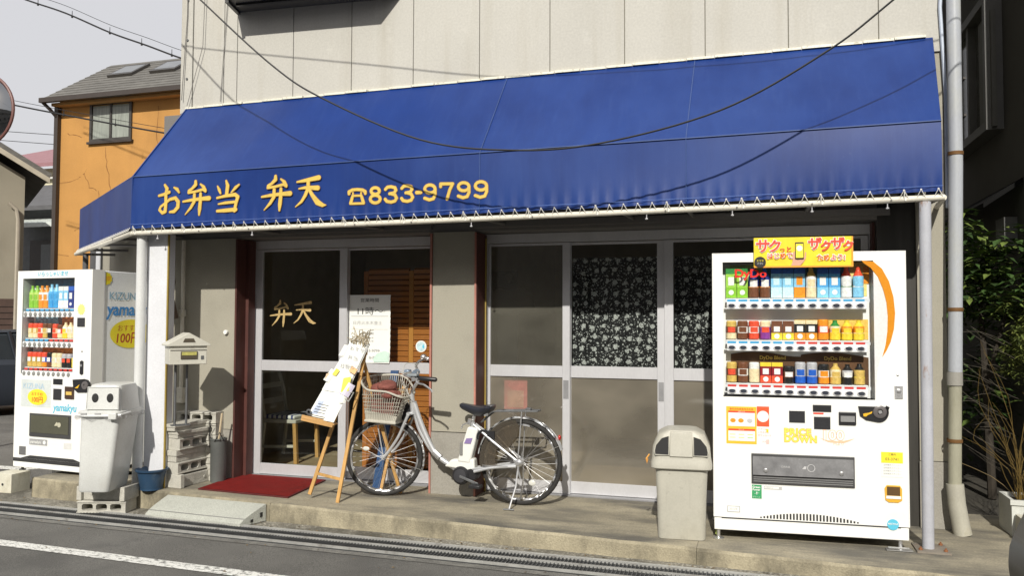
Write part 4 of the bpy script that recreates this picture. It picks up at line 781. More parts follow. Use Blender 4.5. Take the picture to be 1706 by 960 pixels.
# dispensing port
tr_ = plate('port_frame', .238, .860, .372, .565, mt('port_frame', (.055, .055, .055), .45), -.010, bevel=.003)
b = MB(); b.hexa([(.246, -.011, .430), (.852, -.011, .430), (.852, -.0105, .548), (.246, -.0105, .548), (.246, -.024, .430), (.852, -.024, .430), (.852, -.014, .548), (.246, -.014, .548)]); b.build('flap', mt('flap_grey', (.23, .23, .235), .3, .2, var=.2, vs=14, dirt=[((.4, .4, .4), 30, .62, .75, .5)]), tr_, smooth=False)
for z in (.385, .398, .411): plate('port_rib', .250, .848, z, z+.006, mt('rib_grey', (.2, .2, .2), .4), -.014, -.0101, tr_)
for x in (.325, .780): b = MB(); b.lathe((x, -.024, .462), [(.013, 0), (.013, -.004), (.006, -.006)], n=12, axis='Y'); b.build('knob', M_chrome, tr_)
b = MB(); b.lathe((.600, -.0215, .487), [(.024, 0), (.024, -.0008), (.020, -.0008)], n=18, axis='Y', cap=False); b.prism([(.545, .478), (.56, .497), (.572, .495), (.568, .478)], -.023, -.0215); b.build('port_print', mt('print_light_grey', (.5, .5, .5), .5), tr_, smooth=False)
text('DRINK', .018, mt('print_light_grey', (.5, .5, .5)), .42, -.0225, .482, tr_)
gs = plate('sticker', .240, .300, .275, .362, M_grnp); text('Green', .019, M_paper, .243, -.0035, .342, gs, bold=.0006); text('Power', .018, M_paper, .243, -.0035, .326, gs, bold=.0006); text('グリーン', .012, M_paper, .244, -.0035, .281, gs)
b = MB(); b.lathe((.270, -.0032, .315), [(.004, 0), (.004, -.0006)], n=8, axis='Y'); b.beam((.270, -.003, .312), (.270, -.003, .300), .003, .001); b.beam((.255, -.003, .306), (.285, -.003, .312), .003, .001); b.build('figure_print', M_paper, gs, smooth=False)
plate('name_plate', .315, .425, .338, .358, mt('plate_grey', (.5, .5, .5), .4)); plate('name_plate', .318, .405, .342, .354, M_paper, -.003, -.002); text('お問合せは', .010, M_greyprint, .322, -.0035, .345, vm_)
k1 = plate('inspection_plate', .085, .165, .180, .220, mt('plate_grey2', (.35, .35, .35), .4)); plate('plate_face', .089, .161, .184, .216, M_paper, -.003, -.002, k1)
text('2016年', .018, M_greyprint, .125, -.0035, .195, k1, align='CENTER')
ys_ = plate('sticker', 1.015, 1.140, .450, .605, M_paper); plate('sticker_band', 1.015, 1.140, .537, .605, M_yelp, -.0034, -.002, ys_); text('ご案内', .015, M_print, 1.078, -.0042, .585, ys_, align='CENTER'); text('03-3741', .024, M_print, 1.078, -.0042, .553, ys_, align='CENTER')
for i in range(4): text('住所表示ステッカー', .0115, M_greyprint, 1.078, -.0034, .520-.018*i, ys_, align='CENTER')
b = MB(); prf = [(1.035, .31), (1.055, .295), (1.11, .295), (1.132, .31), (1.132, .38), (1.12, .40), (1.045, .40), (1.032, .38)]
b.prism(prf, -.006, .001); ct = b.build('coin_return', mt('return_orange', (.75, .42, .05), .35), vm_, smooth=False)
plate('return_cup', 1.045, 1.120, .338, .392, mt('return_dark', (.12, .07, .03), .3), -.0085, -.006, ct); plate('return_lip', 1.040, 1.125, .318, .335, M_paper, -.010, -.006, ct)
b = MB(); b.lathe((1.078, -.002, .158), [(.033, .002), (.034, 0)], n=22, axis='Y'); bs_ = b.build('sticker', M_cyap, vm_); text('RECYCLE', .014, M_paper, 1.078, -.004, .158, bs_, align='CENTER', bold=.0004)
b = MB(); b.lathe((1.118, -.001, 1.085), [(.007, .002), (.007, -.004), (.003, -.006)], n=10, axis='Y'); b.build('lock_button', M_chrome, vm_)
lk = plate('lock_plate', 1.098, 1.146, .935, 1.020, mt('lock_steel', (.6, .6, .6), .3, .7), -.005, bevel=.008); b = MB(); b.lathe((1.122, -.006, .985), [(.014, .001), (.013, -.006), (.004, -.008)], n=14, axis='Y'); b.box(1.114, 1.130, -.009, -.006, .955, .975); b.build('key_cylinder', M_chrome, lk)

# left hand machine
v2 = thing('vending_machine', 'white vending machine with yellow 100円 ellipse on its side, behind the robot faced bin', 'vending machine', (-6.665, 5.96, 0), R(-5), local=True)
W2, D2, H2 = .955, .72, 1.862; z2 = .035
wx0, wx1, wz0, wz1 = .070, .735, .905, 1.790
M_side2 = mt('machine_side_blue', (.84, .87, .90), .35, .1, var=.03)
b = MB(); b.box(.010, W2-.006, .130, D2, z2, H2-.006); b.build('cabinet', M_side2, v2, bevel=.006)
b = MB(); b.box(W2-.010, W2+.001, .128, .14, .05, H2-.01); b.build('side_trim', M_alu, v2, smooth=False)
b = MB(); b.box(0, wx0, 0, .127, .12, H2); b.box(wx1, W2, 0, .127, .12, H2); b.box(wx0, wx1, 0, .127, wz1, H2); b.box(wx0, wx1, 0, .127, .12, wz0); b.build('door_panel', M_white, v2, smooth=False)
b = MB(); b.box(.0, W2, .0, .07, z2, .085); b.build('kick_plate', M_white, v2, bevel=.004)
b = MB(); b.prism([(.10, .121), (.22, .15), (.77, .15), (.89, .121)], -.001, .002); b.box(0, W2, -.0005, .03, .086, .119); b.build('vent_slots', M_dark, v2, smooth=False)
recess(v2, wx0, wx1, wz0, wz1, .12, inner=mt('display_grey', (.78, .82, .82), .5))
text('いらっしゃいませ', .052, M_cyap, .26, -.002, 1.812, v2, sx=.95, bold=.0008)
rows2 = [1.515, 1.235, .965]
items2 = [
 [('drink_bottle', [GRN, (.5, .7, .15), GRN], .20)]*2+[('drink_bottle', [ORA, WHI, ORA], .20)]*2+[('drink_bottle', [(.05, .35, .7), (.1, .45, .8), LBL], .21)]*2+[('drink_carton', [WHI, LBL, WHI], .19)]*2+[('drink_carton', [DBL, DBL, BLU], .19)]*2,
 [('drink_can', [CRM, GLD, REDc], .13)]*2+[('drink_can', [REDc, WHI, REDc], .13), ('drink_can', [GLD, CRM, BRN], .13), ('drink_can', [BLK, BLK, BRN], .13), ('drink_can', [REDc, CRM, REDc], .125), ('drink_can', [CRM, REDc, BRN], .12), ('drink_bottle', [YEL, WHI, CRM], .14), ('drink_bottle', [CRM, WHI, CRM], .14), ('drink_bottle', [CRM, CRM, CRM], .14)],
 [('drink_can', [GLD, (.5, .35, .05), REDc], .13)]*3+[('drink_can', [ORA, BLU, REDc], .13), ('drink_can', [BRN, DBL, BLK], .13), ('drink_can', [CRM, WHI, CRM], .125), ('drink_can', [CRM, WHI, CRM], .125), ('drink_can', [BLK, BLK, SIL], .12), ('drink_can', [BLK, BLK, SIL], .12), ('drink_bottle', [YEL, YEL, BLU], .13)]]
btn2 = None
for q, c in (((.10, .45, 1.24, 1.47), (.35, .60, .72)), ((.40, .735, 1.22, 1.485), (.80, .28, .05)), ((.20, .735, .98, 1.20), (.82, .30, .05)), ((.08, .735, 1.72, 1.785), (.02, .12, .2))):
    b = MB(); b.box(q[0], q[1], .115, .118, q[2], q[3]); b.build('backing_card', mt('card_pattern_%d' % int(q[0]*100), c, .5, var=.45, vs=28), v2, smooth=False)
for k, z in enumerate(rows2):
    b = MB(); b.box(.078, .730, .03, .115, z-.012, z-.004); b.box(.080, .730, .002, .035, z-.085, z-.034); b.build('shelf', M_whitein, v2, bevel=.003, seg=1, smooth=False)
    for i in range(10):
        x = .112+.0635*i; kd, cols, hh = items2[k][i]; pack(kd, cols, hh*1.05, .030, v2, (x, .07, z))
        tc_ = 'blu' if k == 0 or (k == 1 and i < 5) else 'red'
        b = MB(); b.box(x-.022, x+.022, .020, .0225, z-.028, z-.010); b.build('price_tag', MT[tc_], v2, smooth=False)
        if btn2 is None:
            b = MB(); b.lathe((0, 0, 0), [(.022, .008), (.023, .002), (.018, -.003)], n=12, axis='Y'); btn2 = b.build('button', mt('button_grey', (.22, .22, .21), .3), v2); b = MB(); b.lathe((-.003, -.003, .004), [(.010, .0), (.008, -.002)], n=8, axis='Y'); bl2 = b.build('button_lens', mt('lens_grey', (.3, .3, .28), .2), btn2); btn2.location = (x, 0, z-.060)
        else:
            o = btn2.copy(); COL.objects.link(o); o.location = (x, 0, z-.060); c2 = bl2.copy(); COL.objects.link(c2); c2.parent = o
b = MB(); b.quad((wx0, .012, wz0), (wx1, .012, wz0), (wx1, .012, wz1), (wx0, .012, wz1)); b.build('display_glass', M_dark_glass, v2, smooth=False)
def pl2(name, x0, x1, z0, z1, mat, y0=-.002, y1=.0005, parent=v2, bevel=0): return plate(name, x0, x1, z0, z1, mat, y0, y1, parent, bevel)
b = MB(); star = [((.048 if i % 2 else .038)*math.cos(2*math.pi*i/24)+.827, (.048 if i % 2 else .038)*math.sin(2*math.pi*i/24)*1.1+1.50) for i in range(24)]; b.prism(star, -.003, .0005); b.build('star_sticker', mt('pale_yellow', (.85, .80, .25), .5), v2, smooth=False)
pl2('card_reader', .785, .875, 1.345, 1.425, mt('smoked_panel', (.035, .035, .038)), -.006)
b = MB(); b.prism([(.830, .92), (.850, .91), (.870, .92), (.870, 1.03), (.850, 1.04), (.830, 1.03)], -.006, .001); b.build('lock_plate', M_black, v2, smooth=False); b = MB(); b.lathe((.848, -.006, .995), [(.012, 0), (.012, -.004)], n=10, axis='Y'); b.build('key_cylinder', M_chrome, v2)
b = MB(); b.lathe((.848, 0, 1.12), [(.007, .002), (.006, -.004)], n=8, axis='Y'); b.build('lock_button', M_black, v2)
cdm = pl2('poster', .085, .470, .600, .850, mt('poster_greyish', (.62, .66, .64), .5)); text('KIZUNA', .075, mt('pale_blue_print', (.42, .58, .70), .5), .110, -.004, .765, cdm, sx=1.0)
def ellipse(parent, cx, cz, rx_, rz, mat, y, n=32, rotz=None): b = MB(); b.poly([(cx+rx_*math.cos(2*math.pi*i/n), y, cz+rz*math.sin(2*math.pi*i/n)) for i in range(n)]); return b.build('ellipse_print', mat, parent, smooth=False, fixn=False)
ellipse(cdm, .300, .690, .125, .073, M_yelp, -.004); text('おすすめ!', .036, mt('red_orange_print', (.65, .12, .03), .5), .300, -.0055, .705, cdm, align='CENTER'); text('100円', .062, mt('red_orange_print', (.65, .12, .03)), .300, -.0055, .645, cdm, align='CENTER', bold=.001)
pl2('coin_display', .500, .615, .815, .865, M_black, -.005); pl2('card_reader', .505, .605, .675, .775, mt('smoked_panel', (.035, .035, .038)), -.005); bb = pl2('bill_slot', .655, .765, .690, .800, mt('bill_dark', (.06, .035, .025), .35), -.010); pl2('bill_mouth', .675, .745, .725, .755, pm(GLD), -.014, -.010, bb)
b = MB(); prf = [(.750, .865), (.89, .875)]+[(.905+.058*math.cos(R(a)), .815+.060*math.sin(R(a))) for a in range(60, -120, -18)]+[(.81, .752), (.76, .785)]; b.prism(prf, -.010, .001); cn2 = b.build('coin_unit', M_black, v2, smooth=False)
b = MB(); b.lathe((.905, -.012, .818), [(.040, .004), (.036, -.006), (.014, -.007), (.012, .0)], n=16, axis='Y'); b.build('coin_ring', mt('coin_ring', (.12, .11, .11)), cn2)
b = MB(); b.prism([(.78, .79), (.80, .80), (.84, .825), (.82, .79)], -.013, -.0095); b.build('lever', mt('lever_orange', (.8, .45, .03)), cn2, smooth=False)
text('yamakyu', .095, M_cyap, .505, -.002, .575, v2, slant=.15, bold=.002, sx=.88)
pt = pl2('port_frame', .215, .735, .330, .540, mt('port_frame', (.055, .055, .055)), -.010); pl2('flap', .235, .715, .365, .525, mt('flap_dark', (.085, .085, .06), .3), -.014, -.0101, pt); b = MB(); b.lathe((.60, -.0145, .45), [(.022, .0005), (.022, -.0008)], n=14, axis='Y'); b.prism([(.54, .44), (.57, .475), (.585, .465), (.575, .44)], -.016, -.0142); b.build('port_print', mt('print_cream', (.5, .48, .36), .5), pt, smooth=False)
np_ = pl2('name_plate', .210, .440, .250, .305, mt('plate_grey2', (.35, .35, .35))); text('yamakyu', .04, M_paper, .222, -.0035, .266, np_, slant=.2, bold=.0006); b = MB(); b.lathe((.405, -.003, .278), [(.018, .0005), (.018, -.0005)], n=12, axis='Y'); b.build('badge', M_paper, np_)
pl2('notice', .650, .745, .235, .290, mt('plate_pale', (.62, .62, .60), .6)); pl2('vent_plate', .080, .165, .150, .228, mt('vent_grey', (.14, .14, .14), .5), -.004)
# side lettering (right side of the machine)
XS = W2-.002
def side(o, rz=90): return o
b = MB(); n = 36; b.poly([(XS, .44+.235*math.cos(2*math.pi*i/n), 1.275+.135*math.sin(2*math.pi*i/n)) for i in range(n)]); b.build('ellipse_print', mt('print_yellow_deep', (.80, .68, .03), .45), v2, smooth=False, fixn=False)
def stext(body, size, mat, y, z, **k): return text(body, size, mat, XS+.0004, y, z, v2, rotz=R(90), **k)
stext('KIZUNA', .10, mt('blue_grey_print', (.25, .42, .55), .5), .185, 1.595, sx=1.02, bold=.0006); stext('yamakyu', .165, M_blup, .165, 1.45, slant=.12, bold=.0035, sx=.92); stext('おすすめ!', .066, mt('dark_red_print', (.42, .05, .02), .5), .285, 1.305); stext('100円', .118, mt('dark_red_print', (.42, .05, .02)), .255, 1.195, slant=.12, bold=.002)
b = MB(); b.poly([(XS, .155+(.062 if i % 2 else .052)*math.cos(2*math.pi*i/20), 1.785+(.062 if i % 2 else .052)*math.sin(2*math.pi*i/20)) for i in range(20)]); b.build('star_sticker', mt('print_yellow_deep', (.80, .68, .03)), v2, smooth=False, fixn=False); stext('回収', .045, M_orgp, .11, 1.77, bold=.001)
for (x, y) in ((.05, .06), (W2-.06, .06), (.05, D2-.08), (W2-.06, D2-.08)): b = MB(); b.lathe((x, y, 0), [(.03, -.005), (.03, .004), (.012, .008), (.012, z2)], n=10); b.build('foot', M_steel, v2)
# ---------------- blocks ----------------
def block_mesh(kind):
    b = MB(); L_, W_b, H_b = .39, .19, .097
    if kind == 'holes':         # three openings through the 0.19 width
        xs_ = [0, .035, .125, .150, .240, .265, .355, .39]; zs_ = [0, .022, .075, H_b]
        for i in range(7):
            for j in range(3):
                if j == 1 and i in (1, 3, 5):
                    x0, x1 = xs_[i], xs_[i+1]
                    c0 = [(x0, zs_[1]+.012), (x0+.012, zs_[1]), (x1-.012, zs_[1]), (x1, zs_[1]+.012), (x1, zs_[2]-.012), (x1-.012, zs_[2]), (x0+.012, zs_[2]), (x0, zs_[2]-.012)]
                    for q in range(8):
                        a, c = c0[q], c0[(q+1) % 8]; b.quad((a[0], 0, a[1]), (c[0], 0, c[1]), (c[0], W_b, c[1]), (a[0], W_b, a[1]))
                    cs = [(x0, zs_[1]), (x1, zs_[1]), (x1, zs_[2]), (x0, zs_[2])]
                    for q, (u, v) in enumerate(((0, 1), (2, 3), (4, 5), (6, 7))):
                        for yy in (0, W_b): b.add([(c0[u][0], yy, c0[u][1]), (cs[q][0], yy, cs[q][1]), (c0[v][0], yy, c0[v][1])], [(0, 1, 2)])
                    continue
                for yy in (0, W_b): b.quad((xs_[i], yy, zs_[j]), (xs_[i+1], yy, zs_[j]), (xs_[i+1], yy, zs_[j+1]), (xs_[i], yy, zs_[j+1]))
        b.quad((0, 0, 0), (L_, 0, 0), (L_, W_b, 0), (0, W_b, 0)); b.quad((0, 0, H_b), (L_, 0, H_b), (L_, W_b, H_b), (0, W_b, H_b))
        b.quad((0, 0, 0), (0, W_b, 0), (0, W_b, H_b), (0, 0, H_b)); b.quad((L_, 0, 0), (L_, W_b, 0), (L_, W_b, H_b), (L_, 0, H_b))
        b.box(-.006, L_+.006, -.008, -.0005, .084, H_b-.002); b.box(-.006, L_+.006, -.008, -.0005, .001, .012)
    elif kind == 'plain':
        b.box(0, L_, 0, W_b, 0, .05); b.box(-.008, L_+.008, -.008, W_b+.008, .0505, H_b)
    elif kind == 'slab':
        b.box(0, L_, 0, W_b, 0, .03); b.box(-.006, L_+.006, -.01, W_b+.006, .0305, .06)
    elif kind == 'ends':        # end pieces proud of a recessed face with two round marks
        b.box(.02, L_-.02, .02, W_b, 0, .10); b.box(-.012, .03, -.012, W_b+.005, 0, .112); b.box(L_-.03, L_+.012, -.012, W_b+.005, 0, .112)
        for x in (.10, .29): b.lathe((x, .0195, .05), [(.017, 0), (.012, -.004)], n=10, axis='Y')
    return b
BL = {}
def block(kind, x, y, z, rz, label, group='concrete blocks of the stack under the mailbox', flip=False):
    if kind not in BL:
        o = block_mesh(kind).build('concrete_block', M_conc, bevel=.003, seg=1, smooth=False); BL[kind] = o
    else: o = BL[kind].copy(); COL.objects.link(o)
    o.location = (x, y, z); o.rotation_euler = (0, 0, rz); tag(o, label, 'concrete block', group); return o
RZ = R(84); bx0, by0 = -4.615, 5.735       # near corner; long side runs back along +y, short side to the left
def st_block(kind, z, dx, dy_, da, label): return block(kind, bx0+dx, by0+dy_, z, RZ+R(da), label)
st_block('ends', .001, 0, 0, 0, 'lowest concrete block of the stack, its closed side with two round marks')
st_block('holes', .114, -.03, -.0, 2, 'second concrete block from the ground in the stack, showing three openings')
st_block('plain', .214, -.05, .0, 1, 'third concrete block from the ground, plain sided and overhanging')
st_block('holes', .313, -.025, .01, 3, 'fourth concrete block from the ground, three openings under the thin blocks')
st_block('slab', .412, -.04, .0, -2, 'thinner concrete block second from the top of the stack')
st_block('slab', .474, -.055, -.02, 1, 'thin flat concrete slab on top of the stack below the mailbox')
block('holes', -4.93, 6.06, .50, R(3), 'grey concrete block with three openings behind the mailbox stand', 'concrete blocks behind the mailbox stand')
block('holes', -4.93, 6.06, .40, R(3), 'dark concrete block under the one behind the mailbox stand', 'concrete blocks behind the mailbox stand')
block('plain', -4.93, 6.06, .30, R(3), 'plain concrete block in the hidden pile behind the stack', 'concrete blocks behind the mailbox stand')
block('plain', -4.93, 6.06, .20, R(3), 'low plain concrete block in shade behind the stack', 'concrete blocks behind the mailbox stand'); block('plain', -4.93, 6.06, .10, R(3), 'second lowest shaded block behind the stack', 'concrete blocks behind the mailbox stand'); block('plain', -4.93, 6.06, .001, R(3), 'bottom shaded block behind the stack', 'concrete blocks behind the mailbox stand')
# under the robot faced bin
zr = road_z(-5)+.006
block('holes', -5.26, 5.31, zr, R(16), 'concrete block with three openings lying in the gutter under the white bin', 'concrete blocks under the white bin')
block('ends', -5.28, 5.34, zr+.099, R(10), 'upper concrete block directly under the white bin', 'concrete blocks under the white bin')
b = MB(); b.box(-6.72, -6.50, 5.80, 6.0, road_z(-6.6), -.004); b.box(-6.71, -6.66, 5.797, 5.80, -.15, -.02)
wb = tag(b.build('foot_block', mt('white_block', (.60, .58, .48), .85, var=.12, bump=.2, dirt=[((.3, .25, .15), 7, .5, .75, .6)]), bevel=.005), 'cream painted block carrying the left foot of the left vending machine', 'block')
b = MB(); b.lathe((-6.60, 5.798, -.10), [(.012, .001), (.012, -.001)], n=8, axis='Y'); b.build('hole', M_dark, wb)
b = MB(); b.box(-6.72, -6.2, 6.45, 6.62, -.25, -.004); tag(b.build('foot_block', M_conc, bevel=.005), 'grey block under the back of the left vending machine', 'block')

# ---------------- mailbox ----------------
mb = thing('mailbox', 'cream house shaped mailbox on a steel stand above the block stack', 'mailbox', (-4.455, 5.60, .56), R(50), local=True)
M_mail = mt('mailbox_cream', (.56, .545, .47), .5, var=.06, dirt=[((.30, .27, .2), 14, .58, .75, .5)], coat=.1)
b = MB(); b.box(-.145, .145, 0, .20, .485, .645); b.build('box', M_mail, mb, bevel=.004)
b = MB(); b.add([(-.168, -.022, .650), (.168, -.022, .650), (.168, .222, .650), (-.168, .222, .650), (.0, -.022, .745), (.0, .222, .745), (-.168, -.022, .636), (.168, -.022, .636), (.168, .222, .636), (-.168, .222, .636)], [(0, 4, 5, 3), (1, 2, 5, 4), (6, 0, 4, 1, 7), (9, 8, 2, 5, 3), (6, 7, 8, 9), (6, 9, 3, 0), (7, 1, 2, 8)]); rf = b.build('roof', M_mail, mb, bevel=.003, smooth=False)
b = MB(); b.prism([(-.048, .668), (-.034, .698), (.034, .698), (.048, .668)], -.026, -.0215); b.build('roof_slot', mt('bronze', (.12, .10, .07), .4, .4), rf, smooth=False)
b = MB(); b.box(-.144, .144, -.010, -.0005, .605, .618); b.build('lid_ledge', M_mail, mb, smooth=False)
b = MB(); b.box(-.060, .070, -.009, -.001, .530, .592); w_ = b.build('window_frame', mt('bronze', (.12, .1, .07)), mb, bevel=.002); b = MB(); b.box(-.052, .062, -.0115, -.009, .560, .587); b.build('name_card', mt('yellow_card', (.45, .42, .12), .5, var=.2, vs=40), w_, smooth=False)
b = MB(); b.box(.098, .120, -.004, -.0005, .525, .555); b.build('lock', M_steel, mb, smooth=False)
for x, y in ((-.07, .14), (.02, .14)): b = MB(); b.tube([(x, y, -.02), (x, y, .484)], .010, n=8); b.build('stand_leg', M_steel, mb)
b = MB(); b.box(-.10, .05, .10, .18, -.024, -.018); b.build('stand_plate', M_steel, mb, smooth=False)

# ---------------- pot, canister, mat, ramp ----------------
M_pot = mt('blue_plastic', (.022, .058, .115), .45, var=.15, dirt=[((.12, .16, .18), 9, .55, .8, .5)])
b = MB(); b.lathe((-4.828, 5.64, 0), [(.0, .012), (.085, .012), (.112, .15), (.128, .157), (.131, .172), (.120, .174), (.108, .16), (.09, .04), (0, .035)], n=32, cap=False); b.lathe((-4.828, 5.64, 0), [(.088, .002), (.088, .014)], n=20)
tag(b.build('plant_pot', M_pot), 'empty round blue plastic pot at the foot of the awning post', 'pot')
cn_ = thing('ash_canister', 'grey cylindrical canister with a wooden stick leaning in it beside the red jamb', 'canister', (-4.50, 6.08, 0))
b = MB(); b.lathe((-4.50, 6.07, 0), [(.062, .001), (.065, .02), (.068, .36), (.072, .365), (.072, .38), (.062, .38), (.058, .05), (0, .05)], n=24, cap=False); b.build('body', mt('canister_grey', (.10, .105, .10), .5, var=.2), cn_)
b = MB(); b.tube([(-4.53, 6.06, .06), (-4.44, 6.03, .60)], .009, n=6); b.build('stick', mt('pale_stick', (.55, .45, .3), .7), cn_)
b = MB(); b.tube([(-4.49, 6.0, .36), (-4.44, 5.97, .40), (-4.44, 6.0, .44), (-4.43, 6.05, .36)], .004, n=5); b.tube([(-4.56, 6.05, .36), (-4.57, 6.03, .45), (-4.54, 6.02, .5)], .004, n=5); b.build('wire_handle', M_black, cn_)
mm = bpy.data.materials.new('red_mat'); mm.use_nodes = True
M_mat = mt('red_carpet', (.235, .020, .018), .97, var=.12, vs=9, grain=.35, gs=260, bump=1.0, bs=300, dirt=[((.13, .025, .02), 4, .45, .75, .6), ((.36, .12, .10), 150, .64, .72, .4)], spec=.1)
dm = thing('door_mat', 'red door mat on the platform before the glass doors', 'door mat', (-4.03, 6.1, 0))
mp_ = [(-4.445, 5.735), (-3.545, 5.67), (-3.60, 6.36), (-4.50, 6.36)]
mp_ = [(-4.445, 5.735), (-3.555, 5.675), (-3.625, 6.385), (-4.50, 6.40)]
b = MB(); b.prism(mp_, .003, .013, 'Z'); b.build('backing', mt('mat_rubber', (.10, .012, .012), .8), dm, bevel=.002, smooth=False)
c_ = Vector((-4.03, 6.05)); b = MB(); q = [tuple(c_+(Vector(p)-c_)*.972) for p in mp_]; n = 30
for i in range(n):
    for j in range(n):
        f = lambda u, v: ((q[0][0]*(1-u)+q[1][0]*u)*(1-v)+(q[3][0]*(1-u)+q[2][0]*u)*v, (q[0][1]*(1-u)+q[1][1]*u)*(1-v)+(q[3][1]*(1-u)+q[2][1]*u)*v, .0145+.0012*math.sin(u*190+v*70)*math.cos(v*170))
        b.quad(f(i/n, j/n), f((i+1)/n, j/n), f((i+1)/n, (j+1)/n), f(i/n, (j+1)/n))
b.build('pile', M_mat, dm, smooth=False)
rp = thing('kerb_ramp', 'grey moulded kerb ramp lying against the platform edge below the red mat', 'kerb ramp', (-4.05, 5.4, -.14))
M_ramp = mt('ramp_rubber', (.44, .45, .40), .9, var=.08, grain=.25, gs=160, bump=.6, bs=170, dirt=[((.2, .2, .18), 5, .5, .8, .5)])
za, zc_ = road_z(-4.6)+.01, road_z(-3.65)+.01
top = lambda u, v: (lerp(-4.63+.02*v, -3.70-.06*v*0+.0*v, u)+(.0 if u < .5 else .07*v), lerp(5.345, 5.262, u)+v*(.235 if u < .5 else .225), lerp(za, zc_, u)+(.022+.105*(v**.75)))
b = MB(); n = 14
for i in range(n):
    u0, u1 = i/n, (i+1)/n
    for j in range(6): b.quad(top(u0, j/6), top(u1, j/6), top(u1, (j+1)/6), top(u0, (j+1)/6))
    p, p2_ = top(u0, 0), top(u1, 0); b.quad((p[0], p[1], p[2]-.022), (p2_[0], p2_[1], p2_[2]-.022), p2_, p)
    p, p2_ = top(u0, 1), top(u1, 1); b.quad((p[0], p[1], p[2]-.12), (p2_[0], p2_[1], p2_[2]-.12), p2_, p)
for u in (0, 1):
    pr_ = [top(u, j/6) for j in range(7)]; b.poly(pr_+[(pr_[-1][0], pr_[-1][1], pr_[0][2]-.022), (pr_[0][0], pr_[0][1], pr_[0][2]-.022)])
b.build('body', M_ramp, rp, smooth=False, bevel=.003)
b = MB()
for i in range(n):
    u0, u1 = i/n, (i+1)/n; a, c = top(u0, .14), top(u1, .14); a2, c2 = top(u0, .17), top(u1, .17)
    b.quad((a[0], a[1], a[2]+.002), (c[0], c[1], c[2]+.002), (c2[0], c2[1], c2[2]+.002), (a2[0], a2[1], a2[2]+.002))
b.build('groove_line', mt('ramp_groove', (.2, .2, .19), .9), rp, smooth=False)
for v, h in ((.45, .03), (.82, .05)):
    p = top(1, v); b = MB(); b.box(p[0]+.001, p[0]+.004, p[1]-.02, p[1]+.03, p[2]-.05-h*.5, p[2]-.05+h*.2); b.build('side_opening', M_dark, rp, smooth=False)

# ---------------- bins ----------------
rb = thing('waste_bin', 'beige grey litter bin with two side openings, left of the right vending machine', 'bin', (-.485, 5.52, 0), R(4), local=True)
M_bin = mt('bin_beige', (.45, .435, .37), .5, var=.07, grain=.04, dirt=[((.30, .28, .22), 3, .5, .75, .5), ((.2, .19, .16), 25, .64, .75, .5), ((.33, .31, .26), 6, .55, .8, .5, (6, 6, .4))])
def rrect(w, d, r, n=5):
    o = []
    for cx, cy, a0 in ((w/2-r, d/2-r, 0), (-w/2+r, d/2-r, 90), (-w/2+r, -d/2+r, 180), (w/2-r, -d/2+r, 270)):
        for i in range(n+1): a = R(a0+90*i/n); o.append((cx+r*math.cos(a), cy+r*math.sin(a)))
    return o
def loft(b, secs, cap0=True, cap1=True):
    base = len(b.v); n = len(secs[0]); vs = [p for s in secs for p in s]; fs = []
    for i in range(len(secs)-1):
        for j in range(n): fs.append((i*n+j, i*n+(j+1) % n, (i+1)*n+(j+1) % n, (i+1)*n+j))
    if cap0: fs.append(tuple(range(n))[::-1])
    if cap1: fs.append(tuple((len(secs)-1)*n+j for j in range(n)))
    b.add(vs, fs); return b
def rr3(w, d, r, z, ox=0, oy=0): return [(x+ox, y+oy, z) for x, y in rrect(w, d, r)]
b = MB(); loft(b, [rr3(.30, .27, .04, .003), rr3(.305, .275, .045, .012), rr3(.315, .285, .045, .25), rr3(.335, .30, .045, .474)]); b.build('body', M_bin, rb)
b = MB(); loft(b, [rr3(.375, .335, .05, .455), rr3(.392, .350, .055, .462), rr3(.392, .350, .055, .490), rr3(.380, .338, .055, .515), rr3(.376, .334, .055, .535), rr3(.365, .32, .05, .60), rr3(.30, .30, .045, .675), rr3(.20, .27, .04, .702), rr3(.15, .24, .04, .706)]); lid = b.build('lid', M_bin, rb, angle=25)
for s in (-1, 1):
    pts = [(s*.078, .548), (s*.165, .548), (s*.170, .572), (s*.162, .610), (s*.125, .655), (s*.078, .668)]
    yl = lambda z: -.1695+(z-.535)*.13
    b = MB(); b.poly([(x, yl(z)-.0035, z) for x, z in pts]); b.poly([(x, yl(z)+.0*s-.003, z) for x, z in pts]); o = b.build('opening', mt('bin_opening', (.02, .02, .02), .8), lid, smooth=False)
    b = MB(); P_ = [(x, yl(z)-.004, z) for x, z in pts]; b.tube(P_, .004, n=6, closed=True); b.build('opening_rim', M_bin, lid)
b = MB(); b.hexa([(-.074, -.176, .538), (.074, -.176, .538), (.074, -.150, .538), (-.074, -.150, .538), (-.070, -.156, .694), (.070, -.156, .694), (.070, -.12, .700), (-.070, -.12, .700)]); b.build('front_panel', M_bin, lid, bevel=.005)
tag(MB().tube([(-.69, 5.46, .53), (-.71, 5.45, .50), (-.705, 5.45, .47), (-.70, 5.45, .50)], .005, n=5).build('orange_tie', mt('orange_rag', (.7, .35, .08), .8)), 'small orange tie hanging on the left of the grey bin lid', 'tie')
lb = thing('waste_bin', 'tall white grey bin with a robot like face of two round holes, standing on blocks', 'bin', (-5.027, 5.391, .055), R(17), local=True)
M_bin2 = mt('bin_white', (.60, .61, .59), .38, var=.05, dirt=[((.40, .39, .34), 4, .5, .75, .5), ((.3, .29, .26), 28, .63, .76, .5)], coat=.1)
zb_ = -.01
b = MB(); loft(b, [rr3(.235, .33, .035, zb_+.002, -.045), rr3(.25, .35, .04, zb_+.02, -.045), rr3(.275, .36, .04, zb_+.25, -.026), rr3(.305, .375, .04, zb_+.56, -.002), rr3(.31, .38, .04, zb_+.60)]); b.build('body', M_bin2, lb)
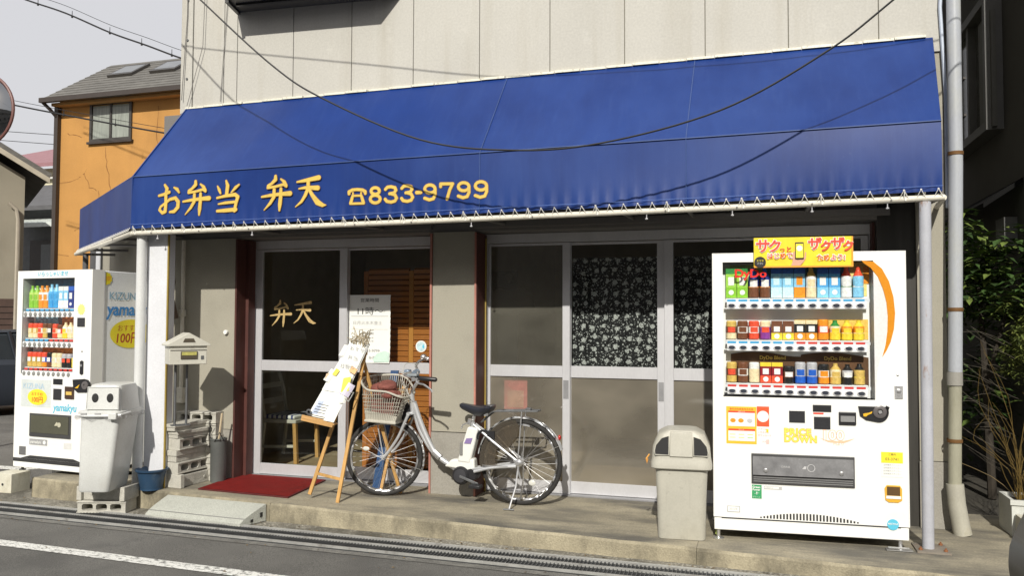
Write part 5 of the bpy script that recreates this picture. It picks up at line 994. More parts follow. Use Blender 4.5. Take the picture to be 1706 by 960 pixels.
b = MB(); loft(b, [rr3(.325, .39, .045, .585), rr3(.345, .41, .045, .592), rr3(.345, .41, .045, .625), rr3(.325, .39, .045, .632)]); b.build('rim', M_bin2, lb)
b = MB(); loft(b, [rr3(.275, .36, .03, .625, .026), rr3(.262, .35, .035, .70, .026), rr3(.255, .335, .04, .80, .024), rr3(.245, .31, .05, .832, .022), rr3(.20, .26, .05, .842, .022)]); dmo = b.build('dome_lid', M_bin2, lb, angle=28)
b = MB(); b.hexa([(-.100, -.190, .648), (.150, -.190, .648), (.150, -.16, .648), (-.100, -.16, .648), (-.096, -.176, .815), (.144, -.176, .815), (.144, -.14, .815), (-.096, -.14, .815)]); fc = b.build('face_panel', M_bin2, lb, bevel=.006)
for x in (-.035, .082): b = MB(); b.lathe((x, -.1875, .735), [(.030, .008), (.030, .001), (.027, .0)], n=22, axis='Y', sx=.86, sy=1.2); b.build('hole', mt('bin_opening', (.02, .02, .02)), fc)
b = MB(); b.tube([(-.102, -.188, .648), (.152, -.188, .648), (.146, -.175, .818), (-.098, -.175, .818)], .0055, n=6, closed=True); b.build('face_rim', M_bin2, fc)
b = MB(); b.tube([(-.172, -.19, .600), (-.1, -.212, .596), (.1, -.212, .598), (.172, -.2, .604), (.182, -.05, .61)], .009, n=8); b.build('tied_bag_edge', mt('clear_bag', (.62, .63, .62), .25), lb)
bag = MB(); n = 60
for i in range(n):
    t0, t1 = i/n, (i+1)/n
    def bp_(t, k):
        q = (t*4) % 4; s_ = q % 1; cs = [(-.178, -.21), (.178, -.21), (.178, .21), (-.178, .21)]; a, c = cs[int(q) % 4], cs[(int(q)+1) % 4]
        w = .006*math.sin(t*90)+.004*math.sin(t*210); return (lerp(a[0], c[0], s_)*(1+w*2), lerp(a[1], c[1], s_)*(1+w*2), (.60 if k else .572+.010*math.sin(t*57)+.006*math.sin(t*133)))
    bag.quad(bp_(t0, 0), bp_(t1, 0), bp_(t1, 1), bp_(t0, 1))
bag.build('bag_skirt', glass_mat('bag_film', (.9, .9, .9), haze=.35, hazecol=(.6, .6, .6), rough=.2), lb)
b = MB(); b.box(.09, .155, -.232, -.205, .570, .622); b.build('latch', M_bin2, lb, bevel=.006)
for x in (-.11, .0): b = MB(); b.box(x-.022, x+.022, -.214, -.206, .606, .618); b.build('handle_recess', mt('plate_grey2', (.35, .35, .35)), lb, smooth=False)

# ---------------- easel with menu board ----------------
ea = thing('display_easel', 'light wooden easel standing before the glass doors', 'easel', (-3.15, 5.75, 0))
def bar(p, w, d_, name='leg', mat=M_wood): b = MB(); b.beam(p[0], p[1], w, d_, (0, 1, 0)); return b.build(name, mat, ea, bevel=.002, smooth=False)
bar([(-3.39, 5.72, .035), (-3.06, 5.86, 1.16)], .028, .018); bar([(-3.113, 5.665, .0), (-2.98, 5.84, 1.16)], .028, .018); bar([(-2.79, 6.12, .0), (-3.02, 5.87, 1.12)], .026, .018); bar([(-3.345, 5.74, .20), (-3.10, 5.69, .175)], .022, .014, 'brace'); bar([(-3.05, 5.85, 1.16), (-2.97, 5.85, 1.155)], .04, .03, 'top_bar')
b = MB(); b.beam((-3.385, 5.62, .655), (-3.13, 5.66, .605), .085, .012); b.beam((-3.39, 5.585, .655), (-3.135, 5.62, .605), .012, .045); b.build('shelf', mt('shelf_wood', (.52, .30, .11), .5, var=.15), ea, bevel=.002, smooth=False)
mbd = thing('menu_board', 'white menu board with paper labels and a dried twig wreath leaning on the easel', 'menu board', (-3.2, 5.65, .65))
def mbp(u, v, o=0.0):       # board surface: u across 0..1, v up 0..1
    a = Vector((-3.345, 5.60, .672)); bb_ = Vector((-3.135, 5.635, .632)); c = Vector((-3.075, 5.80, 1.27)); d_ = Vector((-2.93, 5.82, 1.225))
    p = a.lerp(bb_, u).lerp(c.lerp(d_, u), v); nrm = (bb_-a).cross(c-a).normalized()
    if nrm.y > 0: nrm = -nrm
    return p+nrm*o
b = MB(); b.hexa([mbp(0, 0), mbp(1, 0), mbp(1, 0, -.012), mbp(0, 0, -.012), mbp(.0, 1), mbp(1, 1), mbp(1, 1, -.012), mbp(.0, 1, -.012)]); b.build('board', M_paper, mbd, smooth=False)
def patch(name, mat, u0, u1, v0, v1, o=.006, sk=0, cur=.0, rot=0):
    b = MB(); n = 6; cu_, cv_ = (u0+u1)/2, (v0+v1)/2
    for i in range(n):
        def F(t, v):
            u = u0+(u1-u0)*t; du, dv = (u-cu_), (v-cv_)*2.6; r_ = R(rot); u2, v2 = cu_+du*math.cos(r_)-dv*math.sin(r_), cv_+(du*math.sin(r_)+dv*math.cos(r_))/2.6
            return mbp(u2+sk*(v-v0), v2, o+cur*math.sin(t*math.pi))
        b.quad(F(i/n, v0), F((i+1)/n, v0), F((i+1)/n, v1), F(i/n, v1))
    return b.build(name, mat, mbd, smooth=False, fixn=False)
patch('label_sheet', M_paper, .03, .97, .02, .97, .009, cur=.006); patch('label_sheet', M_paper, .05, .95, .50, .96, .013, cur=.008); patch('label_sheet', M_paper, -.14, .16, .76, .90, .014, rot=3, cur=.012); patch('label_sheet', mt('menu_blue', (.45, .52, .66), .6, var=.25, vs=40), .1, .72, .03, .2, .014); patch('label_sheet', M_paper, .66, 1.04, -.02, .33, .020, sk=.1, cur=.008)
patch('label_sheet', M_paper, .0, .7, .33, .52, .014, rot=2, cur=.01); patch('picture_card', mt('lilac_card', (.62, .58, .70), .6), .72, 1.20, .32, .48, .022, rot=-10, cur=.02); patch('picture_card', M_yelp, .72, 1.02, .36, .54, .040, rot=20); patch('picture_card', M_yelp, .12, .3, .52, .60, .035, rot=-10); patch('picture_card', mt('salmon', (.75, .45, .2), .6), .72, 1.04, .60, .67, .036, rot=-10)
patch('picture_card', M_paper, -.12, .18, .43, .58, .022, rot=-10, cur=.01); patch('picture_card', mt('tan_card', (.62, .45, .3), .6), -.12, .05, .45, .53, .03, rot=20); patch('picture_card', M_paper, .8, 1.12, .22, .34, .016, rot=10, cur=.02)
for s_, u, v in (('おすすめ', .22, .86), ('弁当', .36, .75), ('日替わり', .22, .63)):
    p = mbp(u, v, .0235); o = text(s_, .042, M_greyprint, p.x, p.y, p.z, mbd, tilt=R(-6))
for i in range(4): patch('menu_line', M_print, .16, .16+.42, .055+.033*i, .062+.033*i, .017)
b = MB(); tw = random.Random(5)
for i in range(46):
    p = mbp(tw.uniform(.1, 1.0), tw.uniform(.93, 1.06), .02); q = p+Vector((tw.uniform(-.07, .07), tw.uniform(-.04, .03), tw.uniform(.0, .11))); m_1 = p.lerp(q, .5)+Vector((tw.uniform(-.02, .02), 0, tw.uniform(-.01, .03))); b.tube([p, m_1, q], .0028, n=4)
b.build('twigs', mt('dry_twig', (.35, .29, .19), .8, var=.4), mbd, kind='stuff')
b = MB(); b.tube([mbp(.95, .3, .02), mbp(1.25, .26, .03), mbp(1.3, .38, .03), mbp(1.05, .36, .02)], .006, n=6); b.build('ribbon', mt('silver_ribbon', (.45, .45, .42), .35, .3, var=.3, vs=40), mbd)
b = MB(); b.lathe(mbp(.02, .04, .02), [(.02, .0), (.024, -.006), (.012, -.008), (.010, 0)], n=16, axis='Y'); b.build('badge', M_steel, mbd)
b = MB(); b.hexa([(-3.06, 6.14, .001), (-2.99, 6.14, .001), (-2.99, 6.16, .001), (-3.06, 6.16, .001), (-3.02, 6.40, .98), (-2.95, 6.40, .98), (-2.95, 6.42, .98), (-3.02, 6.42, .98)])
tag(b.build('blue_board', mt('blue_board', (.01, .05, .14), .5, var=.1)), 'narrow blue board leaning on the door behind the easel', 'board')
b = MB(); b.hexa([(-2.985, 6.12, .001), (-2.96, 6.12, .001), (-2.96, 6.14, .001), (-2.985, 6.14, .001), (-2.90, 6.38, .85), (-2.875, 6.38, .85), (-2.875, 6.40, .85), (-2.90, 6.40, .85)])
tag(b.build('wooden_lath', M_wood), 'thin wooden lath leaning on the door beside the blue board', 'lath')

# ---------------- bicycle ----------------
bk = thing('bicycle', 'silver electric city bicycle with front basket parked before the shop column', 'bicycle', (-2.3, 6.04, 0))
BY = 6.02
def tb(name, pts, r, mat=M_silver, n=10, parent=bk, **k): b = MB(); b.tube(pts, r, n=n); return b.build(name, mat, parent, **k)
def smooth_path(P, k=6):
    out = []
    for i in range(len(P)-1):
        p0, p1, p2, p3 = [Vector(P[max(0, min(len(P)-1, i+q))]) for q in (-1, 0, 1, 2)]
        for j in range(k):
            t = j/k; out.append(.5*((2*p1)+(-p0+p2)*t+(2*p0-5*p1+4*p2-p3)*t*t+(-p0+3*p1-3*p2+p3)*t**3))
    out.append(Vector(P[-1])); return out
def wheel(cx, cy, cz, r, st=0.0, guard=None):
    """st: steering angle of the wheel plane about z"""
    ux = Vector((math.cos(st), math.sin(st), 0)); uy = Vector((-math.sin(st), math.cos(st), 0)); c = Vector((cx, cy, cz))
    def pt(a, rr, off=0): return c+ux*math.cos(a)*rr+Vector((0, 0, 1))*math.sin(a)*rr+uy*off
    w = MB(); w.tube([pt(2*math.pi*i/48, r-.019) for i in range(48)], .019, n=10, closed=True); w = w.build('wheel', M_rubber, bk)
    q = MB(); K = 48
    for off0, off1, ra, rb in ((-.014, .014, r-.036, r-.036), (-.014, -.011, r-.036, r-.050), (.014, .011, r-.036, r-.050), (-.011, .011, r-.050, r-.050)):
        for i in range(K): a0, a1 = 2*math.pi*i/K, 2*math.pi*(i+1)/K; q.quad(pt(a0, ra, off0), pt(a1, ra, off0), pt(a1, rb, off1), pt(a0, rb, off1))
    weld(q.build('rim', M_chrome, w))
    q = MB()
    for i in range(32):
        a = 2*math.pi*i/32; s = 1 if i % 2 else -1; tw_ = (1 if (i//2) % 2 else -1)*.55
        q.tube([pt(a+tw_, .022, s*.030), pt(a, r-.048, 0)], .0009, n=3, cap=False)
    q.build('spokes', mt('spoke_steel', (.40, .40, .40), .4, .6), w, kind='stuff')
    q = MB(); q.tube([pt(0, 0, -.045), pt(0, 0, -.032), pt(0, 0, -.030), pt(0, 0, .030), pt(0, 0, .032), pt(0, 0, .045)], [.009, .009, .022, .022, .009, .009], n=12); q.build('hub', M_silver, w)
    return w, pt
RW = (-1.742, BY, .330); RR = .329
FW = (-2.88, BY-.02, .312); FR = .311; ST = R(16)
rw, rpt = wheel(*RW, RR); fwl, fpt = wheel(*FW, FR, ST)
def arc_strip(pt, r, a0, a1, w, name, mat, parent=bk, n=26, lip=.012):
    b = MB()
    for i in range(n):
        A, B_ = R(a0+(a1-a0)*i/n), R(a0+(a1-a0)*(i+1)/n)
        for (o0, r0), (o1, r1) in (((-w, r-lip), (-w*.6, r)), ((-w*.6, r), (w*.6, r)), ((w*.6, r), (w, r-lip))): b.quad(pt(A, r0, o0), pt(B_, r0, o0), pt(B_, r1, o1), pt(A, r1, o1))
    return weld(b.build(name, mat, parent))
arc_strip(rpt, RR+.018, 18, 172, .027, 'rear_mudguard', M_silver); arc_strip(fpt, FR+.016, -22, 100, .025, 'front_mudguard', M_silver)
tb('mudguard_stay', [rpt(R(24), RR+.01, -.03), rpt(0, 0.0, -.05)], .0022, M_chrome, 5); tb('mudguard_stay', [fpt(R(-18), FR+.005, -.03), fpt(0, 0, -.05)], .002, M_chrome, 5)
# frame
HD = Vector((-2.640, BY, .66)); HT = Vector((-2.656, BY, .82))
tb('head_tube', [HD, HT], .021, M_silver, 14)
tb('down_tube', smooth_path([HT+Vector((.02, 0, -.06)), (-2.585, BY, .62), (-2.51, BY, .46), (-2.43, BY, .345), (-2.30, BY, .262), (-2.235, BY, .235)]), .0215, M_silver, 14)
tb('down_tube_clamp', [(-2.455, BY-.012, .375), (-2.40, BY-.012, .33)], .030, M_chrome, 10)
tb('lower_tube', smooth_path([HD+Vector((.01, 0, .02)), (-2.59, BY, .545), (-2.50, BY, .40), (-2.43, BY, .335)]), .013, M_silver, 10)
b = MB(); b.hexa([(-2.250, BY-.045, .31), (-2.14, BY-.045, .30), (-2.14, BY+.045, .30), (-2.250, BY+.045, .31), (-2.165, BY-.040, .585), (-2.075, BY-.040, .575), (-2.075, BY+.040, .575), (-2.165, BY+.040, .585)]); bt = b.build('battery', mt('battery_white', (.72, .72, .68), .35, var=.02), bk, bevel=.014, seg=3)
b = MB(); b.add([(-2.190, BY-.0475, .455), (-2.135, BY-.0475, .455), (-2.120, BY-.0465, .50), (-2.17, BY-.0465, .495)], [(0, 1, 2, 3)]); b.build('logo', mt('logo_purple', (.22, .16, .35), .5), bt, smooth=False, fixn=False)
b = MB(); b.box(-2.225, -2.20, BY-.05, BY+.05, .36, .46); b.build('battery_grip', mt('grip_grey', (.2, .2, .19), .5), bt, bevel=.004)
b = MB(); b.hexa([(-2.36, BY-.04, .265), (-2.10, BY-.045, .235), (-2.10, BY+.045, .235), (-2.36, BY+.04, .265), (-2.30, BY-.035, .325), (-2.11, BY-.04, .34), (-2.11, BY+.04, .34), (-2.30, BY+.035, .325)]); b.build('motor_cover', mt('battery_white', (.72, .72, .68)), bk, bevel=.016, seg=3)
b = MB(); b.lathe((-2.215, BY, .205), [(.02, -.065), (.062, -.058), (.072, -.045), (.072, .04), (.05, .06)], n=22, axis='Y'); b.lathe((-2.13, BY, .215), [(.04, -.05), (.05, -.04), (.05, .04)], n=18, axis='Y'); b.build('motor', M_black, bk)
b = MB(); b.lathe((-2.215, BY-.068, .205), [(.052, .004), (.05, -.002), (.016, -.006)], n=22, axis='Y'); b.build('chain_wheel', mt('grip_dark', (.04, .04, .045), .4), bk)
tb('seat_tube', [(-2.22, BY, .30), (-2.13, BY, .62)], .017, M_silver); tb('seat_post', [(-2.145, BY, .58), (-2.108, BY, .72)], .013, M_chrome)
b = MB(); b.tube([(-2.158, BY-.01, .60), (-2.148, BY-.01, .64)], .022, n=12); b.tube([(-2.15, BY-.03, .62), (-2.20, BY-.05, .60), (-2.21, BY-.05, .57)], .006, n=6); b.build('seat_clamp', M_chrome, bk)
for s in (-1, 1):
    tb('seat_stay', [(-2.12, BY+s*.02, .60), (-1.95, BY+s*.05, .48), RW_ if False else (RW[0]+.0, BY+s*.06, RW[2]+.005)], .010, M_silver); tb('chain_stay', [(-2.12, BY+s*.04, .26), (RW[0], BY+s*.06, RW[2]-.01)], .010, M_silver)
tb('chain_case', smooth_path([(-2.10, BY-.062, .245), (-1.95, BY-.066, .285), (-1.76, BY-.066, .305)]), .012, M_silver, 8)
b = MB(); b.box(-2.03, -1.82, BY-.078, BY-.072, .298, .303); b.build('chain', M_chrome, bk, smooth=False)
b = MB(); b.beam((-2.215, BY-.075, .205), (-2.06, BY-.085, .155), .02, .012, (0, 1, 0)); b.build('crank', M_steel, bk, bevel=.003); b = MB(); b.beam((-2.215, BY+.075, .205), (-2.37, BY+.085, .255), .02, .012, (0, 1, 0)); b.build('crank', M_steel, bk, bevel=.003)
for x, s, z in ((-2.06, -1, .150), (-2.37, 1, .258)): b = MB(); b.box(x-.045, x+.045, BY+s*.10-.0 if s > 0 else BY-.18, BY+.18 if s > 0 else BY-.10, z-.012, z+.012); b.build('pedal', M_black, bk, bevel=.004)
tb('gear_shifter', [(RW[0], BY-.065, RW[2]), (RW[0]+.0, BY-.075, RW[2]-.05), (RW[0]+.02, BY-.075, RW[2]-.12)], .008, M_chrome); b = MB(); b.lathe((RW[0], BY-.06, RW[2]), [(.03, .01), (.03, -.01), (.012, -.025)], n=14, axis='Y'); b.build('axle_nut', M_chrome, bk)
# saddle
def saddle():
    b = MB(); secs = []
    for (x, w, z, h) in ((-2.242, .012, .752, .025), (-2.222, .032, .755, .048), (-2.17, .040, .744, .062), (-2.11, .058, .732, .078), (-2.06, .088, .732, .082), (-2.01, .108, .740, .070), (-1.978, .098, .748, .052), (-1.962, .06, .748, .025)):
        s = []
        for j in range(14):
            a = 2*math.pi*j/14; cy_ = w*math.cos(a); sz = math.sin(a); zz = z-(h*.85 if sz < 0 else h*.25)*abs(sz)**.8*(1 if sz < 0 else -1)*(1.0)
            s.append((x, BY+cy_, zz if sz < 0 else z+h*.28*sz-.012*(1-abs(cy_)/max(w, .01))*.3))
        secs.append(s)
    loft(b, secs); return b.build('saddle', mt('saddle_navy', (.022, .024, .034), .35, var=.1, coat=.2), bk, angle=60)
saddle()
for s in (-1, 1): b = MB(); b.tube([(-2.14, BY+s*.02, .715), (-2.08, BY+s*.03, .695), (-2.0, BY+s*.05, .700)], .005, n=6); b.lathe((-2.01, BY+s*.05, .675), [(.017, 0), (.017, .03)], n=10); b.build('saddle_spring', M_chrome, bk)
# fork, stem, bars
tb('fork_leg', smooth_path([(-2.665, BY-.045, .66), (-2.70, BY-.05, .58), (-2.745, BY-.055, .48), (-2.82, BY-.055, .37), fpt(0, 0, -.045)]), .012, M_silver); tb('fork_leg', smooth_path([(-2.655, BY+.05, .66), (-2.69, BY+.055, .58), (-2.74, BY+.055, .48), (-2.82, BY+.055, .37), fpt(0, 0, .045)]), .012, M_silver); tb('fork_crown', [(-2.665, BY-.05, .665), (-2.655, BY+.055, .665)], .016, M_silver)
tb('stem', smooth_path([HT, (-2.645, BY, .86), (-2.60, BY-.005, .93), (-2.605, BY-.01, .985), (-2.62, BY-.01, 1.0)]), .013, M_chrome); tb('stem_clamp', [(-2.625, BY-.04, .985), (-2.62, BY+.03, 1.0)], .024, mt('clamp_blue_grey', (.22, .28, .36), .4, .3))
tb('handlebar', smooth_path([(-2.38, BY-.27, .965), (-2.53, BY-.27, .975), (-2.63, BY-.20, .99), (-2.64, BY-.07, .995), (-2.63, BY+.05, 1.0), (-2.68, BY+.14, 1.045), (-2.66, BY+.22, 1.085), (-2.56, BY+.26, 1.085), (-2.46, BY+.27, 1.08)]), .0115, M_chrome)
tb('grip', [(-2.33, BY-.27, .962), (-2.34, BY-.27, .962), (-2.48, BY-.27, .972), (-2.49, BY-.27, .972)], [.012, .018, .017, .013], M_black, 12); tb('grip', [(-2.43, BY+.27, 1.079), (-2.44, BY+.27, 1.08), (-2.57, BY+.262, 1.086)], [.012, .018, .016], M_black, 12)
b = MB(); b.tube(smooth_path([(-2.50, BY-.28, .965), (-2.47, BY-.30, .935), (-2.42, BY-.31, .925), (-2.365, BY-.31, .890), (-2.350, BY-.31, .870)]), .0075, n=7); b.lathe((-2.51, BY-.285, .965), [(.018, .015), (.018, -.015)], n=10, axis='Y'); b.build('brake_lever', M_chrome, bk)
b = MB(); b.tube(smooth_path([(-2.62, BY+.24, 1.07), (-2.57, BY+.24, 1.045), (-2.52, BY+.25, 1.035), (-2.49, BY+.25, 1.02)]), .0065, n=7); b.build('brake_lever', M_black, bk)
b = MB(); b.sphere((-2.635, BY+.19, 1.11), .026, n=14, m=8); b.sphere((-2.60, BY+.20, 1.095), .020, n=12, m=7); b.build('bell', M_chrome, bk)
b = MB(); b.box(-2.56, -2.48, BY-.31, BY-.25, .985, 1.005); b.build('control_switch', mt('switch_grey', (.25, .28, .3), .4), bk, bevel=.005)
b = MB(); b.box(-2.70, -2.655, BY-.06, BY+.0, .97, 1.02); b.build('control_switch', mt('clamp_blue_grey', (.22, .28, .36)), bk, bevel=.01)
b = MB(); b.tube(smooth_path([(-2.62, BY-.2, 1.0), (-2.70, BY-.13, 1.0), (-2.715, BY-.06, .92), (-2.66, BY-.03, .80), (-2.62, BY-.02, .70)]), .003, n=5); b.tube(smooth_path([(-2.66, BY+.15, 1.05), (-2.73, BY+.05, 1.06), (-2.73, BY-.02, .95), (-2.67, BY-.02, .82)]), .003, n=5); b.tube(smooth_path([(-2.52, BY-.27, .96), (-2.60, BY-.22, .90), (-2.66, BY-.1, .84), (-2.65, BY-.03, .76)]), .003, n=5); b.build('brake_cable', mt('cable_pale', (.45, .44, .4), .5), bk)
# basket
Bk = {}
c8 = dict(fn=(-3.00, BY-.19, .945), ff=(-3.02, BY+.13, .955), nm=(-2.95, BY-.20, .865), nm2=(-2.79, BY-.19, .85), bn=(-2.665, BY-.14, .805), bf=(-2.70, BY+.16, .82), fm=(-2.80, BY+.16, .95), b_fn=(-2.985, BY-.15, .615), b_bn=(-2.74, BY-.13, .600), b_bf=(-2.75, BY+.12, .600), b_ff=(-2.99, BY+.10, .615))
c8 = {k: Vector(v) for k, v in c8.items()}
M_bsk = mt('basket_beige', (.47, .45, .385), .5, var=.08)
bask = MB(); rim = smooth_path([c8['ff'], c8['fn'], c8['nm'], c8['nm2'], c8['bn'], c8['bf'], c8['fm'], c8['ff']], 5); bask.tube(rim, .0085, n=7); bask.tube([c8['b_fn'], c8['b_bn'], c8['b_bf'], c8['b_ff']], .012, n=8, closed=True); bsk = bask.build('basket', M_bsk, bk)
def rimz(a, b_, t, pts):      # rim point by x on a polyline
    x = lerp(a.x, b_.x, t)
    for p, q in zip(pts, pts[1:]):
        if min(p.x, q.x)-1e-6 <= x <= max(p.x, q.x)+1e-6: s = (x-p.x)/((q.x-p.x) or 1); return p.lerp(q, s)
    return b_.copy()
bars = MB(); near = [c8['fn'], c8['nm'], c8['nm2'], c8['bn']]; far = [c8['ff'], c8['fm'], c8['bf']]
for i in range(19):
    t = i/18
    for (A_, B_, pts, b0, b1) in ((c8['fn'], c8['bn'], near, c8['b_fn'], c8['b_bn']), (c8['ff'], c8['bf'], far, c8['b_ff'], c8['b_bf'])):
        bars.tube([rimz(A_, B_, t, pts), b0.lerp(b1, t)], .0028, n=4, cap=False)
for i in range(11):
    t = i/10; bars.tube([c8['ff'].lerp(c8['fn'], t), c8['b_ff'].lerp(c8['b_fn'], t)], .0028, n=4, cap=False); bars.tube([c8['bf'].lerp(c8['bn'], t), c8['b_bf'].lerp(c8['b_bn'], t)], .0028, n=4, cap=False)
for k in range(6):
    t = .1+k*.125
    for (a, b_, c, d_) in (('fn', 'bn', 'b_fn', 'b_bn'), ('ff', 'bf', 'b_ff', 'b_bf'), ('ff', 'fn', 'b_ff', 'b_fn'), ('bf', 'bn', 'b_bf', 'b_bn')):
        A_ = c8[a].copy(); B_ = c8[b_].copy()
        if a in ('fn', 'ff') and b_ in ('bn', 'bf'): A_.z = B_.z = min(c8[b_].z+.04, .86)
        bars.tube([A_.lerp(c8[c], t), B_.lerp(c8[d_], t)], .003, n=4, cap=False)
for k in range(14):
    t = k/13; bars.tube([c8['b_fn'].lerp(c8['b_bn'], t), c8['b_ff'].lerp(c8['b_bf'], t)], .003, n=4, cap=False)
bars.build('mesh', M_bsk, bsk, kind='stuff')
pl_ = MB()
for (a, b_, c, d_) in (('b_fn', 'b_bn', 'fn', 'bn'), ('b_bn', 'b_bf', 'bn', 'bf'), ('b_bf', 'b_ff', 'bf', 'ff'), ('b_ff', 'b_fn', 'ff', 'fn')):
    tt = .26; pl_.quad(c8[a], c8[b_], c8[b_].lerp(c8[d_], tt), c8[a].lerp(c8[c], tt))
pl_.build('solid_panel', M_bsk, bsk, smooth=False)
cl = MB(); rc = random.Random(11)
for i in range(16):
    cl.sphere((-2.86+rc.uniform(-.09, .09), BY-.02+rc.uniform(-.09, .09), .835+rc.uniform(-.03, .05)), rc.uniform(.045, .075), sx=rc.uniform(.8, 1.3), sy=rc.uniform(.7, 1.2), sz=rc.uniform(.5, .8), n=12, m=8)
cl.box(-2.96, -2.76, BY-.12, BY+.08, .64, .80)
clo = cl.build('red_brown_bag', mt('bag_red_brown', (.20, .065, .05), .85, var=.3, vs=18, bump=.8, bs=30), bevel=.01); tag(clo, 'crumpled reddish brown cloth bag lying in the bicycle basket', 'bag')
tb('basket_stay', [fpt(0, 0, -.05), (-2.90, BY-.06, .46), (-2.925, BY-.07, .60)], .005, M_silver, 6); tb('basket_stay', [fpt(0, 0, .05), (-2.89, BY+.05, .46), (-2.93, BY+.05, .60)], .005, M_silver, 6)
b = MB(); b.beam((-2.74, BY, .62), (-2.655, BY, .72), .10, .012, (0, 1, 0)); b.build('basket_bracket', M_black, bk, smooth=False)
b = MB(); b.sphere(fpt(R(155), .16, -.02), .02, sx=1.5, sy=.3, sz=.9, n=12, m=6); b.build('reflector', mt('reflector_white', (.6, .6, .55), .3), bk); b = MB(); b.sphere(rpt(R(-58), .18, -.02), .022, sx=1.3, sy=.3, sz=1.0, n=12, m=6); b.build('reflector', mt('reflector_white', (.6, .6, .55)), bk)
b = MB(); b.sphere(rpt(R(33), RR+.035, 0), .016, sx=.8, sy=1, sz=1.3, n=10, m=6); b.build('tail_reflector', mt('tail_red', (.45, .02, .015), .2, coat=.5), bk)
# dress guard film, rack, stand, lock
b = MB(); n = 22; P_ = []
for s in (-1, 1):
    q = [rpt(R(96+ (188-96)*i/n), RR-.005, s*.034) for i in range(n+1)]+[rpt(R(188), .20, s*.034)]+[Vector((-1.93, BY+s*.034, .42)), Vector((-1.83, BY+s*.034, .44)), Vector((-1.765, BY+s*.034, .52)), Vector((-1.745, BY+s*.034, .60))]; b.poly(q)
b.build('skirt_guard', glass_mat('smoked_film', (.42, .37, .30), haze=.35, hazecol=(.22, .19, .15), rough=.15), bk, smooth=False, fixn=False)
for s in (-1, 1): tb('rack_rail', smooth_path([(-2.06, BY+s*.015, .62), (-1.97, BY+s*.05, .70), (-1.90, BY+s*.055, .715), (-1.60, BY+s*.055, .725)]), .006, M_steel, 7); tb('rack_stay', [(-1.72, BY+s*.055, .72), (RW[0]-.005, BY+s*.068, .34)], .0055, M_chrome, 7)
tb('rack_bar', [(-1.60, BY-.055, .725), (-1.60, BY+.055, .725)], .006, M_steel, 7); tb('rack_bar', [(-1.9, BY-.055, .715), (-1.9, BY+.055, .715)], .006, M_steel, 7); tb('rack_bar', [(-1.86, BY, .722), (-1.66, BY, .732)], .006, M_steel, 7)
b = MB(); b.box(-1.70, -1.66, BY-.02, BY+.02, .715, .745); b.build('rack_clip', M_steel, bk, bevel=.004)
for s in (-1, 1): tb('stand_leg', [(RW[0], BY+s*.07, RW[2]-.02), (RW[0]-.01, BY+s*.10, .16), (RW[0]-.035, BY+s*.15-.04, .008)], .0065, M_chrome, 8)
tb('stand_foot', [(RW[0]-.075, BY-.205, .008), (RW[0]+.005, BY-.20, .008)], .006, M_steel, 8)
b = MB(); b.tube([rpt(R(2*180*i/20-30), .05, -.04)+Vector((-.29, 0, .18)) for i in range(14)], .010, n=6); b.box(-2.00, -1.94, BY-.05, BY-.03, .50, .56); b.build('wheel_lock', M_black, bk)

# things beside the column, and the rear planter strip
b = MB(); b.quad((-.262, 5.50, .02), (-.255, 5.60, .02), (-.25, 5.62, .45), (-.262, 5.52, .50)); b.quad((-.27, 5.53, .02), (-.25, 5.53, .02), (-.262, 5.56, .42), (-.272, 5.56, .42))
tag(b.build('grass_blade_bundle', mt('yellow_green_strip', (.30, .36, .08), .7, var=.3), smooth=False), 'yellow green tape strip hanging between the grey bin and the right machine', 'strip')
# ---------------- neighbouring houses on the left ----------------
M_org = mt('orange_render', (.46, .235, .065), .9, var=.10, vs=1.2, grain=.05, gs=40, bump=.1, bs=60, dirt=[((.30, .15, .05), 1.0, .52, .8, .5, (2, 2, .4)), ((.52, .30, .12), 2.5, .58, .8, .4)])
M_slate = mt('grey_slate', (.115, .11, .10), .75, var=.2, vs=2, grain=.1, gs=30, stretch=(1, 1, 3), dirt=[((.25, .24, .22), 6, .5, .75, .6, (1, 3, 3))])
M_trim = mt('dark_trim', (.045, .035, .03), .5)
M_sash = mt('dark_sash', (.05, .045, .04), .4)
M_lace = mt('lace_curtain', (.42, .42, .40), .9, var=.25, vs=7, stretch=(5, 1, .3))
oh = thing('orange_house', 'orange rendered house with cracked wall, grey slate roof and two skylights', 'house', (-12.3, 14, -.2))
def H(name, mat, parent, *boxes, **k):
    b = MB()
    for q in boxes: b.box(*q)
    return b.build(name, mat, parent, smooth=False, **k)
H('wall', M_org, oh, (-14.62, -9.0, 14, 17.2, -.3, 6.20)); 
b = MB(); b.prism([(14.01, 6.18), (17.19, 6.18), (15.6, 7.36)], -14.60, -9.0, 'X'); b.build('gable', M_org, oh, smooth=False)
rf = MB(); rf.add([(-14.74, 13.70, 6.17), (-8.9, 13.70, 6.17), (-8.9, 15.60, 7.47), (-14.74, 15.60, 7.47), (-14.74, 17.5, 6.17), (-8.9, 17.5, 6.17), (-14.74, 13.72, 6.10), (-8.9, 13.72, 6.10), (-8.9, 15.60, 7.38), (-14.74, 15.60, 7.38), (-14.74, 17.5, 6.10), (-8.9, 17.5, 6.10)],
   [(0, 1, 2, 3), (3, 2, 5, 4), (6, 7, 8, 9), (9, 8, 11, 10), (0, 6, 9, 3), (3, 9, 10, 4), (0, 1, 7, 6), (4, 5, 11, 10), (1, 2, 8, 7), (2, 5, 11, 8)]); rf = rf.build('roof', M_slate, oh, smooth=False)
